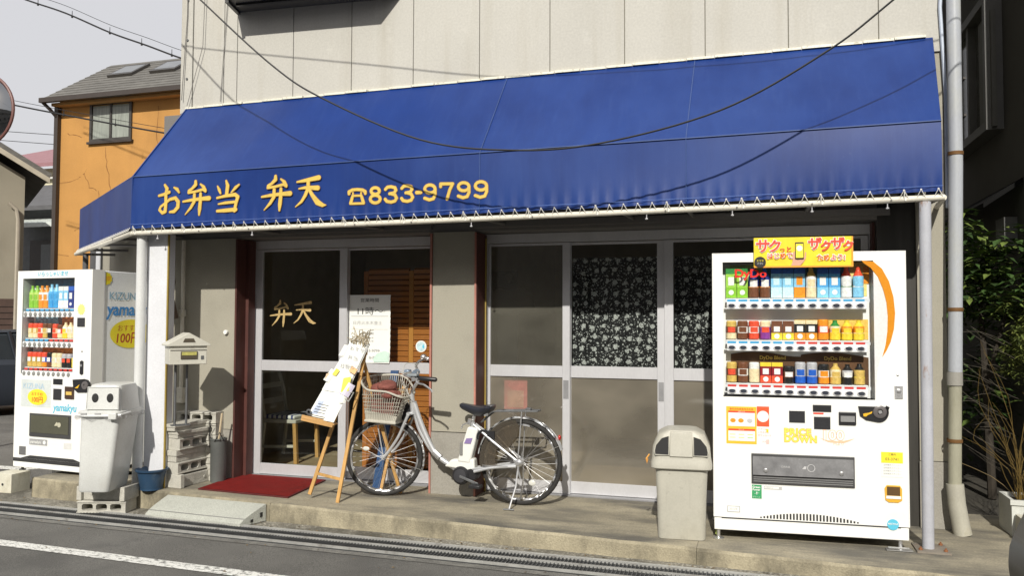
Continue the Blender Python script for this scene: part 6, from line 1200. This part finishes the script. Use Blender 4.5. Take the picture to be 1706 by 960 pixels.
for i in range(12):          # shingle courses
    t = i/12; y, z = lerp(13.70, 15.6, t), lerp(6.17, 7.47, t); b = MB(); b.hexa([(-14.75, y, z+.001), (-8.9, y, z+.001), (-8.9, y+.158, z+.110), (-14.75, y+.158, z+.110), (-14.75, y-.012, z+.022), (-8.9, y-.012, z+.022), (-8.9, y+.15, z+.120), (-14.75, y+.15, z+.120)]); b.build('shingle_course', M_slate, rf, smooth=False)
for x in (-13.9, -12.75):
    b = MB(); f = lambda x_, t, o: (x_, lerp(13.70, 15.6, t)-o*.56, lerp(6.17, 7.47, t)+o*.83)
    b.hexa([f(x-.05, .50, .02), f(x+.62, .50, .02), f(x+.62, .80, .02), f(x-.05, .80, .02), f(x-.05, .50, .08), f(x+.62, .50, .08), f(x+.62, .80, .08), f(x-.05, .80, .08)]); s_ = b.build('skylight', M_sash, rf, smooth=False)
    b = MB(); b.quad(f(x+.01, .54, .083), f(x+.56, .54, .083), f(x+.56, .77, .083), f(x+.01, .77, .083)); b.build('pane', mt('sky_pane', (.16, .17, .18), .3, 0), oh, smooth=False)
H('gutter', M_trim, oh, (-14.78, -8.9, 13.60, 13.70, 6.07, 6.17)); H('fascia', mt('orange_fascia', (.50, .27, .09), .7), oh, (-14.64, -9, 13.80, 13.999, 6.03, 6.095)); H('corner_pipe', M_trim, oh, (-14.66, -14.56, 13.90, 13.998, -.3, 6.03)); b = MB(); b.tube([(-14.72, 13.66, 6.08), (-14.66, 13.8, 5.95), (-14.61, 13.94, 5.8)], .04, n=6); b.build('downpipe', M_trim, oh)
wn = H('window', M_sash, oh, (-13.76, -12.66, 13.96, 13.999, 6.02, 6.08), (-13.76, -12.66, 13.96, 13.999, 5.22, 5.28), (-13.76, -13.70, 13.96, 13.999, 5.281, 6.019), (-12.72, -12.66, 13.96, 13.999, 5.281, 6.019), (-13.235, -13.185, 13.965, 13.999, 5.281, 6.019))
H('curtain', M_lace, wn, (-13.69, -13.24, 13.990, 13.996, 5.29, 6.0), (-13.18, -12.73, 13.990, 13.996, 5.29, 6.0))
b = MB(); b.quad((-13.70, 13.975, 5.285), (-12.72, 13.975, 5.285), (-12.72, 13.975, 6.015), (-13.70, 13.975, 6.015)); b.build('pane', M_glass, wn, smooth=False)
H('sill', M_trim, oh, (-13.80, -12.62, 13.93, 13.998, 5.17, 5.218))
b = MB(); ck = random.Random(8)
def crack(P):
    Q = []
    for a, c in zip(P, P[1:]):
        for k in range(5): t = k/5; Q.append((lerp(a[0], c[0], t)+ck.uniform(-.02, .02), 13.9985, lerp(a[1], c[1], t)+ck.uniform(-.02, .02)))
    for a, c in zip(Q, Q[1:]):
        w = ck.uniform(.004, .010); b.quad((a[0]-w, a[1], a[2]-w), (a[0]+w, a[1], a[2]+w), (c[0]+w, c[1], c[2]+w), (c[0]-w, c[1], c[2]-w))
for P_ in ([(-14.55, 4.35), (-14.05, 4.45), (-13.9, 4.55), (-13.55, 4.95)], [(-13.9, 4.55), (-13.75, 4.25), (-13.5, 4.15)], [(-13.5, 4.15), (-13.55, 3.75), (-13.5, 3.45)], [(-13.5, 3.45), (-13.9, 3.4), (-14.2, 3.3)], [(-13.35, 5.1), (-13.3, 4.7), (-13.2, 4.2), (-13.1, 3.6)], [(-14.4, 5.45), (-14.0, 5.35), (-13.8, 5.5)], [(-12.0, 5.9), (-12.05, 5.3), (-11.9, 4.6)], [(-14.6, 2.8), (-14.2, 2.75)]): crack(P_)
b.build('cracks', mt('crack', (.24, .11, .03), .9), oh, smooth=False, fixn=False)

bh = thing('beige_house', 'beige rendered house with brown base and overhanging gable at the left edge', 'house', (-17.75, 16, -.2), R(52), local=True)
M_bei = mt('beige_render', (.27, .245, .19), .9, var=.1, vs=.8, dirt=[((.17, .15, .11), 1.5, .5, .8, .5, (1, 1, .4))])
H('wall', M_bei, bh, (-7.6, 0, 0, 6, 2.1, 5.2)); b = MB(); b.prism([(-7.6, 5.2), (0, 5.2), (-3.8, 7.5)], 0, 6); b.build('gable', M_bei, bh, smooth=False)
b = MB(); b.hexa([(.50, -.5, 5.16), (.50, 6.4, 5.16), (-3.8, 6.4, 7.75), (-3.8, -.5, 7.75), (.54, -.5, 5.27), (.54, 6.4, 5.27), (-3.8, 6.4, 7.87), (-3.8, -.5, 7.87)]); b.hexa([(-8.1, -.5, 5.16), (-8.1, 6.4, 5.16), (-3.8, 6.4, 7.75), (-3.8, -.5, 7.75), (-8.14, -.5, 5.27), (-8.14, 6.4, 5.27), (-3.8, 6.4, 7.87), (-3.8, -.5, 7.87)]); b.build('roof', M_slate, bh, smooth=False)
b = MB(); b.hexa([(.50, -.52, 5.02), (.50, -.46, 5.02), (-3.8, -.46, 7.61), (-3.8, -.52, 7.61), (.50, -.52, 5.155), (.50, -.46, 5.155), (-3.8, -.46, 7.745), (-3.8, -.52, 7.745)]); b.build('verge_board', mt('verge', (.42, .38, .30), .8), bh, smooth=False)
H('base', mt('brown_base', (.075, .045, .035), .8, var=.2), bh, (-7.62, .01, -.04, 6, -.3, 2.1)); b = MB()
for i in range(13): b.box(-7.6, .012, -.055, -.041, .1+i*.15, .112+i*.15)
b.build('base_ribs', M_trim, bh, smooth=False)
b = MB(); b.tube([(-.35, -.12, 4.5), (-.18, -.12, 4.35), (-.14, -.12, 4.1), (-.14, -.12, 1.0)], .045, n=7); b.build('vent_pipe', mt('pipe_beige', (.38, .34, .27), .6), bh)
H('window', M_trim, bh, (-2.2, -.75, -.05, -.001, 2.8, 4.5))
def fence_wall(name, label, cat, mat, *boxes):
    o = H(name, mat, None, *boxes); return tag(o, label, cat)
ph1 = thing('far_house', 'far cream house with faded purple roof between beige and orange houses', 'house', (-26, 25, 0))
H('wall', mt('cream_far', (.62, .58, .42), .9), ph1, (-31, -21, 25, 31, -.3, 7.3)); b = MB(); b.hexa([(-31.5, 24.4, 7.25), (-20, 24.4, 7.25), (-20, 28, 8.7), (-29.5, 28, 8.7), (-31.5, 24.4, 7.4), (-20, 24.4, 7.4), (-20, 28, 8.85), (-29.5, 28, 8.85)]); b.build('roof', mt('purple_roof', (.27, .14, .155), .7, var=.1), ph1, smooth=False)
H('ledge', mt('white_ledge', (.6, .6, .57), .7), ph1, (-31, -21, 24.8, 24.999, 6.85, 6.92))
ph2 = thing('shop_house', 'dark roofed house with white scalloped canopy and grey siding behind the left machine', 'house', (-23, 22, 0))
H('wall', mt('grey_siding_far', (.20, .21, .22), .8, var=.1), ph2, (-27, -19, 22, 24.3, -.3, 5.2)); b = MB(); b.hexa([(-27.2, 21.3, 5.05), (-19, 21.3, 5.05), (-19, 24.3, 6.35), (-27.2, 24.3, 6.35), (-27.2, 21.3, 5.2), (-19, 21.3, 5.2), (-19, 24.3, 6.5), (-27.2, 24.3, 6.5)]); b.build('roof', mt('dark_roof_far', (.10, .10, .105), .8, var=.15), ph2, smooth=False)
b = MB(); N_ = 40
for i in range(N_): x0 = -24.4+5.0*i/N_; x1 = x0+5.0/N_; z_ = 4.50+.03*(i % 2); b.hexa([(x0, 20.9, z_), (x1, 20.9, z_), (x1, 21.95, 4.85), (x0, 21.95, 4.85), (x0, 20.9, z_+.03), (x1, 20.9, z_+.03), (x1, 21.95, 4.88), (x0, 21.95, 4.88)])
b.box(-24.4, -19.4, 20.88, 20.899, 4.42, 4.56); b.build('scalloped_canopy', mt('white_canopy', (.62, .66, .63), .6, var=.1), ph2, smooth=False)
w2 = H('window', M_trim, ph2, (-24.0, -21.0, 21.9, 21.999, 2.55, 4.1)); H('pane', mt('grey_pane', (.10, .11, .11), .15), w2, (-23.5, -22.6, 21.88, 21.899, 2.65, 3.95), (-22.5, -21.6, 21.88, 21.899, 2.65, 3.95))
for i in range(9): H('siding_board', mt('grey_siding_lo', (.16, .17, .175), .8), ph2, (-24.2, -19.2, 21.93, 21.97, .2+i*.24, .42+i*.24))
b = MB(); b.hexa([(-24.2, 20.8, 1.6), (-22.9, 20.8, 2.1), (-22.9, 21.8, 2.1), (-24.2, 21.8, 1.6), (-24.2, 20.8, 1.75), (-22.9, 20.8, 2.25), (-22.9, 21.8, 2.25), (-24.2, 21.8, 1.75)]); b.build('sloping_cap', mt('pale_cap', (.4, .4, .38), .7), ph2, smooth=False)

# parked car, partly behind the left machine
def car(name, label, x, y, rz, col, z):
    t = thing(name, label, 'car', (x, y, z), rz, local=True)
    mp = mt('car_paint_'+name, col, .35, 0, var=.02, grain=0, coat=0, spec=.2); b = MB(); secs = []
    prof = [(-2.10, .70, .30, .62), (-2.04, .80, .22, .78), (-1.6, .84, .20, .90), (-.9, .85, .19, .95), (.6, .85, .19, .93), (1.3, .84, .19, .86), (1.85, .82, .20, .80), (2.05, .80, .22, .70), (2.12, .74, .28, .58)]
    for (px_, w, z0, z1) in prof:
        secs.append([(px_, w*s, zz) for s, zz in ((-.92, z0), (-1, z0+.12), (-1.0, (z0+z1)/2), (-.97, z1-.08), (-.86, z1), (.86, z1), (.97, z1-.08), (1.0, (z0+z1)/2), (1, z0+.12), (.92, z0))])
    loft(b, secs); b.build('body', mp, t, angle=30)
    b = MB(); loft(b, [[(-1.75, s*.72, .88) if k < 2 else (1.0, s*.72, .88) for k, s in ((0, -1), (1, 1), (2, 1), (3, -1))], [(-1.35, -.56, 1.38), (-1.35, .56, 1.38), (.25, .56, 1.40), (.25, -.56, 1.40)]]); cb_ = b.build('cabin_glass', mt('car_window', (.02, .025, .03), .06, coat=.5), t, bevel=.04, seg=3)
    b = MB(); b.hexa([(-1.38, -.58, 1.385), (.28, -.58, 1.405), (.28, .58, 1.405), (-1.38, .58, 1.385), (-1.2, -.50, 1.43), (.15, -.50, 1.44), (.15, .50, 1.44), (-1.2, .50, 1.43)]); b.build('roof', mp, t, bevel=.02)
    for s in (-1, 1):
        for a, c in (((1.0, .73, .90), (.27, .575, 1.40)), ((-.35, .735, .90), (-.45, .575, 1.41)), ((-1.74, .73, .88), (-1.36, .575, 1.39))): b = MB(); b.beam((a[0], s*a[1], a[2]), (c[0], s*c[1], c[2]), .05, .03); b.build('pillar', mp, t, smooth=False)
        for wx in (-1.25, 1.28): b = MB(); b.lathe((wx, s*.79, .30), [(.18, -.09), (.28, -.09), (.30, -.06), (.30, .06), (.28, .08), (.18, .08)], n=22, axis='Y'); w = b.build('wheel', M_rubber, t); b = MB(); b.lathe((wx, s*.79+s*.06, .30), [(.185, 0), (.17, s*.01), (.05, s*.03)], n=18, axis='Y'); b.build('rim', M_silver, w)
        b = MB(); b.sphere((1.93, s*.58, .62), .12, sx=1.0, sy=1.3, sz=.6, n=12, m=6); b.build('headlight', mt('lamp_glass', (.04, .045, .05), .08, coat=.5), t)
        b = MB(); b.box(-2.09, -2.0, s*.62-.12, s*.62+.12, .62, .76); b.build('tail_light', mt('tail_red', (.45, .02, .015)), t, bevel=.02)
        b = MB(); b.sphere((.75, s*.92, .95), .09, sx=.8, sy=1.2, sz=.7, n=10, m=6); b.build('wing_mirror', mp, t)
    b = MB(); b.box(2.06, 2.125, -.35, .35, .36, .46); b.build('grille', M_black, t, smooth=False)
    b = MB(); b.tube([(2.13, y_, .345) for y_ in (-.55, -.2, .2, .55)], .008, n=6); b.build('bumper_strip', mt('bumper_trim', (.35,.35,.35), .3), t)
    return t
car('parked_car', 'dark parked car seen behind the left vending machine', -12.35, 11.3, R(62), (.03, .035, .045), -.22)
car('black_car', 'black car whose rounded front corner enters at the lower right', 3.19, 3.42, R(180), (.012, .013, .016), -.08)

# convex traffic mirror on its pole
cmn = thing('convex_mirror', 'round convex traffic mirror at the upper left edge', 'traffic mirror', (-9.1, 7.7, -.2))
cc = Vector((-9.08, 7.5, 3.96)); b = MB(); b.lathe((0, 0, 0), [(.0, -.085), (.12, -.075), (.22, -.05), (.30, -.01), (.335, .02)], n=32, axis='Y', cap=False); 
rotm = Matrix.Rotation(R(8), 4, 'Z')
def rot_build(b, name, mat, parent, **k): b.v = [cc+(rotm @ v)*1.32 for v in b.v]; return b.build(name, mat, parent, **k)
rot_build(b, 'mirror_face', mt('mirror', (.30, .31, .32), .03, 1.0, var=0, grain=0), cmn)
b = MB(); b.tube([(.345*math.cos(2*math.pi*i/40), .02, .345*math.sin(2*math.pi*i/40)) for i in range(40)], .014, n=8, closed=True); rot_build(b, 'mirror_rim', mt('mirror_rim', (.15, .06, .05), .5), cmn)
b = MB(); b.lathe((0, .03, 0), [(.34, 0), (.30, .06), (.1, .09), (0.001, .09)], n=28, axis='Y', cap=False); rot_build(b, 'mirror_back', mt('mirror_back', (.5, .25, .08), .5), cmn)
b = MB(); b.tube([(-9.18, 7.72, -.2), (-9.18, 7.72, 4.5)], .04, n=10); b.build('pole', mt('pole_orange', (.55, .25, .06), .5), cmn)

# overhead cables
M_cab = mt('cable_black', (.012, .012, .013), .5)
cbp = [(-6.6, 5.1, 6.6), (-4.85, 5.1, 4.62), (-4.005, 5.1, 3.83), (-3.370, 5.1, 3.269), (-2.947, 5.1, 2.993), (-2.202, 5.1, 2.655), (-1.556, 5.1, 2.545), (-.952, 5.1, 2.555), (-.204, 5.1, 2.715), (.387, 5.1, 3.010), (.774, 5.1, 3.293), (1.6, 5.1, 3.98), (3.2, 5.1, 5.5)]
b = MB(); b.tube(smooth_path(cbp, 8), .0062, n=8); tag(b.build('hanging_cable', M_cab), 'thick black cable sagging across the front of the blue awning', 'cable')
b = MB(); b.tube(smooth_path([(-8.0, 5.18, 5.2), (-4.82, 5.18, 4.614), (-3.11, 5.18, 4.31), (-1.767, 5.18, 4.08), (-.3, 5.18, 3.98), (1.2, 5.18, 4.06), (4.5, 5.18, 4.6)], 6), .005, n=6); tag(b.build('overhead_cable', M_cab), 'thin cable above the frame casting the straight shadow on the wall', 'cable')
def sky_cable(P, P2, label, clips=5):
    t = thing('overhead_cable', label, 'cable', P[0]); 
    b = MB(); b.tube(smooth_path(P, 6), .014, n=6); b.build('main_line', M_cab, t); b = MB(); b.tube(smooth_path(P2, 6), .005, n=5); b.build('messenger_wire', M_cab, t)
    for i in range(clips):
        u = (i+.5)/clips; k = u*(len(P)-1); a = int(k); p = Vector(P[a]).lerp(Vector(P[min(a+1, len(P)-1)]), k-a); b = MB(); b.lathe(p-Vector((0, 0, .03)), [(.016, -.0), (.018, .03), (.006, .05), (.005, .12)], n=6); b.build('clip', M_cab, t)
up_ = lambda P, h: [(x, y, z+h) for x, y, z in P]
P_ = [(-13.6, 11, 7.55), (-12.272, 11, 7.03), (-11.40, 11, 6.70), (-10.457, 11, 6.27), (-9.686, 11, 5.97), (-8.989, 11, 5.69), (-8.0, 11, 5.35)]
sky_cable(P_, up_(P_, .13), 'upper black cable with clips crossing the sky at the top left', 7)
P_ = [(-14.0, 11, 5.55), (-12.517, 11, 5.18), (-10.828, 11, 4.80), (-9.231, 11, 4.46), (-8.6, 11, 4.35)]
sky_cable(P_, up_([(x, y, z-.0) for x, y, z in P_], .08), 'lower double cable running in front of the orange house', 6)
for k, z in enumerate((7.2, 6.9)):
    b = MB(); b.tube([(-32, 20, z+1.3), (-20, 20, z-.15), (-14, 20, z-.7)], .010, n=4); tag(b.build('overhead_cable', M_cab), ['higher of the two hair thin wires beside the traffic mirror', 'lower of the two hair thin wires beside the traffic mirror'][k], 'cable')
b = MB(); b.tube([(-4.99, 6.16, 6.8), (-4.985, 6.165, 4.2), (-5.02, 6.15, 3.42)], .004, n=5); b.tube([(-4.72, 6.15, 6.8), (-4.80, 6.15, 3.9), (-4.96, 6.15, 3.36)], .003, n=5); b.tube([(-4.5, 6.17, 6.8), (-4.56, 6.17, 4.3), (-4.62, 6.17, 3.38)], .003, n=5)
tag(b.build('wall_wires', M_beam), 'thin loose wires running down the upper wall at its left corner', 'wire')

# ---------------- alley on the right ----------------
rn = thing('dark_neighbour_house', 'dark shaded neighbouring house across the alley with a window box', 'house', (2.2, 10, 0))
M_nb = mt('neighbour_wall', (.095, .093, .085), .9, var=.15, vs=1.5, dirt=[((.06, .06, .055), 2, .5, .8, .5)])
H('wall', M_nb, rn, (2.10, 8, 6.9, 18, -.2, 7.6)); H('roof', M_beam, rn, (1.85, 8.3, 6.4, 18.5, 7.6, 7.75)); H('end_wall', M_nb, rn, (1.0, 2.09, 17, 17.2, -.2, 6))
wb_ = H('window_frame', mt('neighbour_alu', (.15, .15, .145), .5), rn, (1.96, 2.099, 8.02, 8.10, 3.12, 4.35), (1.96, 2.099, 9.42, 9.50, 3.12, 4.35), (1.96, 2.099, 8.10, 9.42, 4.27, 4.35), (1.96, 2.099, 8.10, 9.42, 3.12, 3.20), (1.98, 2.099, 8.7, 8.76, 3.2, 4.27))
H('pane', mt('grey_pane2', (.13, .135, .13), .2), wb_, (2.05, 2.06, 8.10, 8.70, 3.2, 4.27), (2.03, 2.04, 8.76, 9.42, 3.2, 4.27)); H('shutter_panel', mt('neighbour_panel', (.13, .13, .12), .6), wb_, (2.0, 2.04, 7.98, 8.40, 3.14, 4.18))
b = MB(); b.beam((1.88, 8.4, 3.35), (1.88, 9.5, 3.35), .02, .02); b.beam((1.88, 8.4, 3.7), (1.88, 9.5, 3.7), .02, .02); b.beam((1.88, 9.5, 3.3), (2.09, 9.5, 3.3), .02, .02); b.build('rail', M_trim, wb_, smooth=False)
b = MB(); b.hexa([(1.80, 7.5, 2.36), (2.09, 7.5, 2.56), (2.09, 9.6, 2.56), (1.80, 9.6, 2.36), (1.80, 7.5, 2.40), (2.09, 7.5, 2.60), (2.09, 9.6, 2.60), (1.80, 9.6, 2.40)]); b.build('lean_to_roof', mt('black_eave', (.010, .010, .010), .95, spec=.1), rn, smooth=False)
H('meter_box', mt('neighbour_alu', (.26, .26, .25)), rn, (2.0, 2.099, 7.7, 7.95, 2.05, 2.3))

def leafy(name, label, cat, center, rad, count, leaf, cols, seed, trunk=None, elong=1.0, parent_group=None):
    t = thing(name, label, cat, (center[0], center[1], 0)); rd = random.Random(seed)
    if trunk:
        b = MB()
        for P__, r_ in trunk: b.tube(P__, r_, n=7)
        b.build('trunk', mt('bark', (.035, .028, .02), .9, var=.3), t)
    b = MB(); cl_ = [(Vector((rd.gauss(0, .45), rd.gauss(0, .45), rd.gauss(0, .45)))) for _ in range(26)]
    for i in range(count):
        c = rd.choice(cl_); p = Vector((c.x+rd.gauss(0, .16), c.y+rd.gauss(0, .16), c.z+rd.gauss(0, .16)))
        if p.length > 1.15: p *= 1.1/p.length
        p = Vector((center[0]+p.x*rad[0], center[1]+p.y*rad[1], center[2]+p.z*rad[2]))
        a = rd.uniform(0, 2*math.pi); d_ = Vector((math.cos(a), math.sin(a), rd.uniform(-.6, .35))).normalized(); s_ = d_.cross(Vector((0, 0, 1))).normalized(); L_ = leaf*rd.uniform(.6, 1.3); w = L_*.20*elong; upn = s_.cross(d_)
        b.mat(rd.randrange(len(cols))); m_ = p+d_*L_*.5+upn*L_*.05
        b.add([p, m_-s_*w, p+d_*L_-upn*L_*.1, m_+s_*w, p+d_*L_*.5], [(0, 1, 4), (1, 2, 4), (2, 3, 4), (3, 0, 4)])
    b.build('crown', [mt('leaf_%d_%d' % (seed, i), c, .45, var=.2, vs=12) for i, c in enumerate(cols)], t, smooth=False, kind='stuff', fixn=False); return t
gcol = [(.05, .095, .025), (.085, .13, .03), (.035, .065, .02), (.14, .19, .045)]
leafy('evergreen_shrub', 'dark evergreen shrub with glossy leaves behind the drainpipe in the alley', 'shrub', (1.74, 7.35, 1.78), (.42, .42, .52), 1500, .13, gcol, 21, trunk=[([(1.8, 7.4, 0), (1.77, 7.4, .9), (1.72, 7.35, 1.7)], [.035, .03, .015]), ([(1.77, 7.4, .9), (1.9, 7.3, 1.5)], [.02, .01])])
leafy('evergreen_shrub', 'lower shaded shrub at the foot of the drainpipe in the alley', 'shrub', (1.75, 7.9, .85), (.45, .45, .6), 900, .12, gcol[:3], 22)
leafy('conifer_bush', 'fine leaved olive green bush at the right edge above the planters', 'bush', (1.90, 6.9, 1.28), (.16, .3, .30), 1800, .05, [(.10, .13, .03), (.15, .17, .04), (.07, .09, .025)], 23, trunk=[([(1.98, 7.0, 0), (1.94, 7.0, 1.1)], [.02, .01])], elong=.7)
tw_ = thing('bare_stem_plant', 'bare yellow orange stems rising from the white planter at the right edge', 'plant', (1.72, 6.25, .3)); b = MB(); rd = random.Random(31)
for i in range(30):
    x, y = 1.70+rd.uniform(-.03, .03), 6.27+rd.uniform(-.03, .03); dx, dy = rd.gauss(.0, .17), rd.uniform(-.1, .30); h = rd.uniform(.35, 1.1)
    P_ = [(x, y, .22), (x+dx*.3+rd.uniform(-.03, .03), y+dy*.3, .22+h*.35), (x+dx*.9+rd.uniform(-.07, .07), y+dy*.8, .22+h*.7), (x+dx*1.3+rd.uniform(-.16, .12), y+dy, .22+h)]; b.tube(smooth_path(P_, 3), [lerp(.0030, .0009, q/9) for q in range(10)], n=4)
b.build('stems', mt('yellow_stem', (.13, .085, .02), .6, var=.3), tw_, kind='stuff')
b = MB()
for i in range(34):
    z = rd.uniform(.35, 1.3); x, y = 1.62+rd.uniform(-.02, .1), 6.35+rd.uniform(0, .3); a = rd.uniform(2.4, 3.9); L_ = rd.uniform(.1, .32); P_ = [(x, y, z), (x+math.cos(a)*L_*.5, y+math.sin(a)*.1, z+L_*.25), (x+math.cos(a)*L_, y+math.sin(a)*.15, z+L_*.35+rd.uniform(-.05, .1))]; b.tube(smooth_path(P_, 2), .0014, n=3)
b.build('twigs', mt('grey_twig', (.06, .05, .035), .8), tw_, kind='stuff')
def planter(label, x0, x1, y0, y1, z1, mat):
    t = thing('planter', label, 'planter', ((x0+x1)/2, (y0+y1)/2, 0)); H('box', mat, t, (x0, x1, y0, y0+.02, .002, z1), (x0, x1, y1-.02, y1, .002, z1), (x0, x0+.02, y0+.02, y1-.02, .002, z1), (x1-.02, x1, y0+.02, y1-.02, .002, z1)); H('rim', mat, t, (x0-.01, x1+.01, y0-.012, y0-.0005, z1-.03, z1+.004)); H('soil', mt('soil', (.06, .045, .03), .95), t, (x0+.021, x1-.021, y0+.021, y1-.021, .01, z1-.03))
wd_ = MB(); rw_ = random.Random(4)
for i in range(120):
    x, y = -6.80+rw_.gauss(0, .08), 6.02+rw_.gauss(0, .07); h = rw_.uniform(.04, .14); wd_.tube([(x, y, -.18), (x+rw_.uniform(-.03, .03), y, -.18+h*.6), (x+rw_.uniform(-.08, .08), y+rw_.uniform(-.05, .05), -.17+h)], [.002, .0015, .0008], n=3)
tag(wd_.build('dry_weeds', mt('dry_weed', (.30, .24, .12), .9, var=.4)), 'tuft of dry weeds beside the foot block of the left vending machine', 'weeds', kind='stuff')
planter('white foamed planter box holding the bare stems, at the right edge', 1.60, 1.95, 6.12, 6.42, .24, mt('foam_box', (.55, .56, .52), .8, var=.1)); planter('smaller cream planter standing before the white one', 1.615, 1.80, 5.90, 6.10, .155, mt('cream_box', (.50, .48, .40), .7, var=.1))

lt = MB(); rl = random.Random(77)
for i in range(260):
    x = rl.uniform(-7.5, 2.5); y = rl.choice([KY(x)-.03-abs(rl.gauss(0, .05)), GB(x)-abs(rl.gauss(0, .25)), GT(x)+rl.uniform(0, .08)]); s_ = rl.uniform(.004, .014); a = rl.uniform(0, 6.28); z = road_z(x)+.007; ca, sa = math.cos(a)*s_, math.sin(a)*s_
    lt.add([(x+ca, y+sa, z), (x-sa*.5, y+ca*.5, z+s_*.5), (x-ca, y-sa, z+.001), (x+sa*.5, y-ca*.5, z+s_*.25)], [(0, 1, 2), (0, 2, 3), (0, 3, 1)])
tag(lt.build('leaf_litter', mt('litter', (.20, .14, .07), .9, var=.5, vs=30), smooth=False, fixn=False), 'scattered dry leaf bits and grit along the gutter', 'litter', kind='stuff')
# ---------------- unseen house across the street: for reflections, upper storey added to cut sky light ----------------
op = thing('unseen_opposite_house', 'unseen grey house across the street, added for reflections and to block sky light', 'house', (-2, -5, -.1))
M_op = mt('opposite_wall', (.28, .27, .25), .9, var=.1)
H('wall', M_op, op, (-16, 14, -7.4, -4.6, -.2, 4.4)); H('roof', M_slate, op, (-16.3, 14.3, -7.4, -4.3, 4.4, 4.65)); H('added_upper_wall', M_op, op, (-16, 14, -12, -7.5, -.2, 7.2))
for i in range(5): w_ = H('window', M_sash, op, (-8+i*3.1, -6.6+i*3.1, -4.62, -4.56, 1.1, 2.4)); H('pane', mt('grey_pane2', (.13, .135, .13)), w_, (-7.93+i*3.1, -6.67+i*3.1, -4.565, -4.55, 1.17, 2.33))
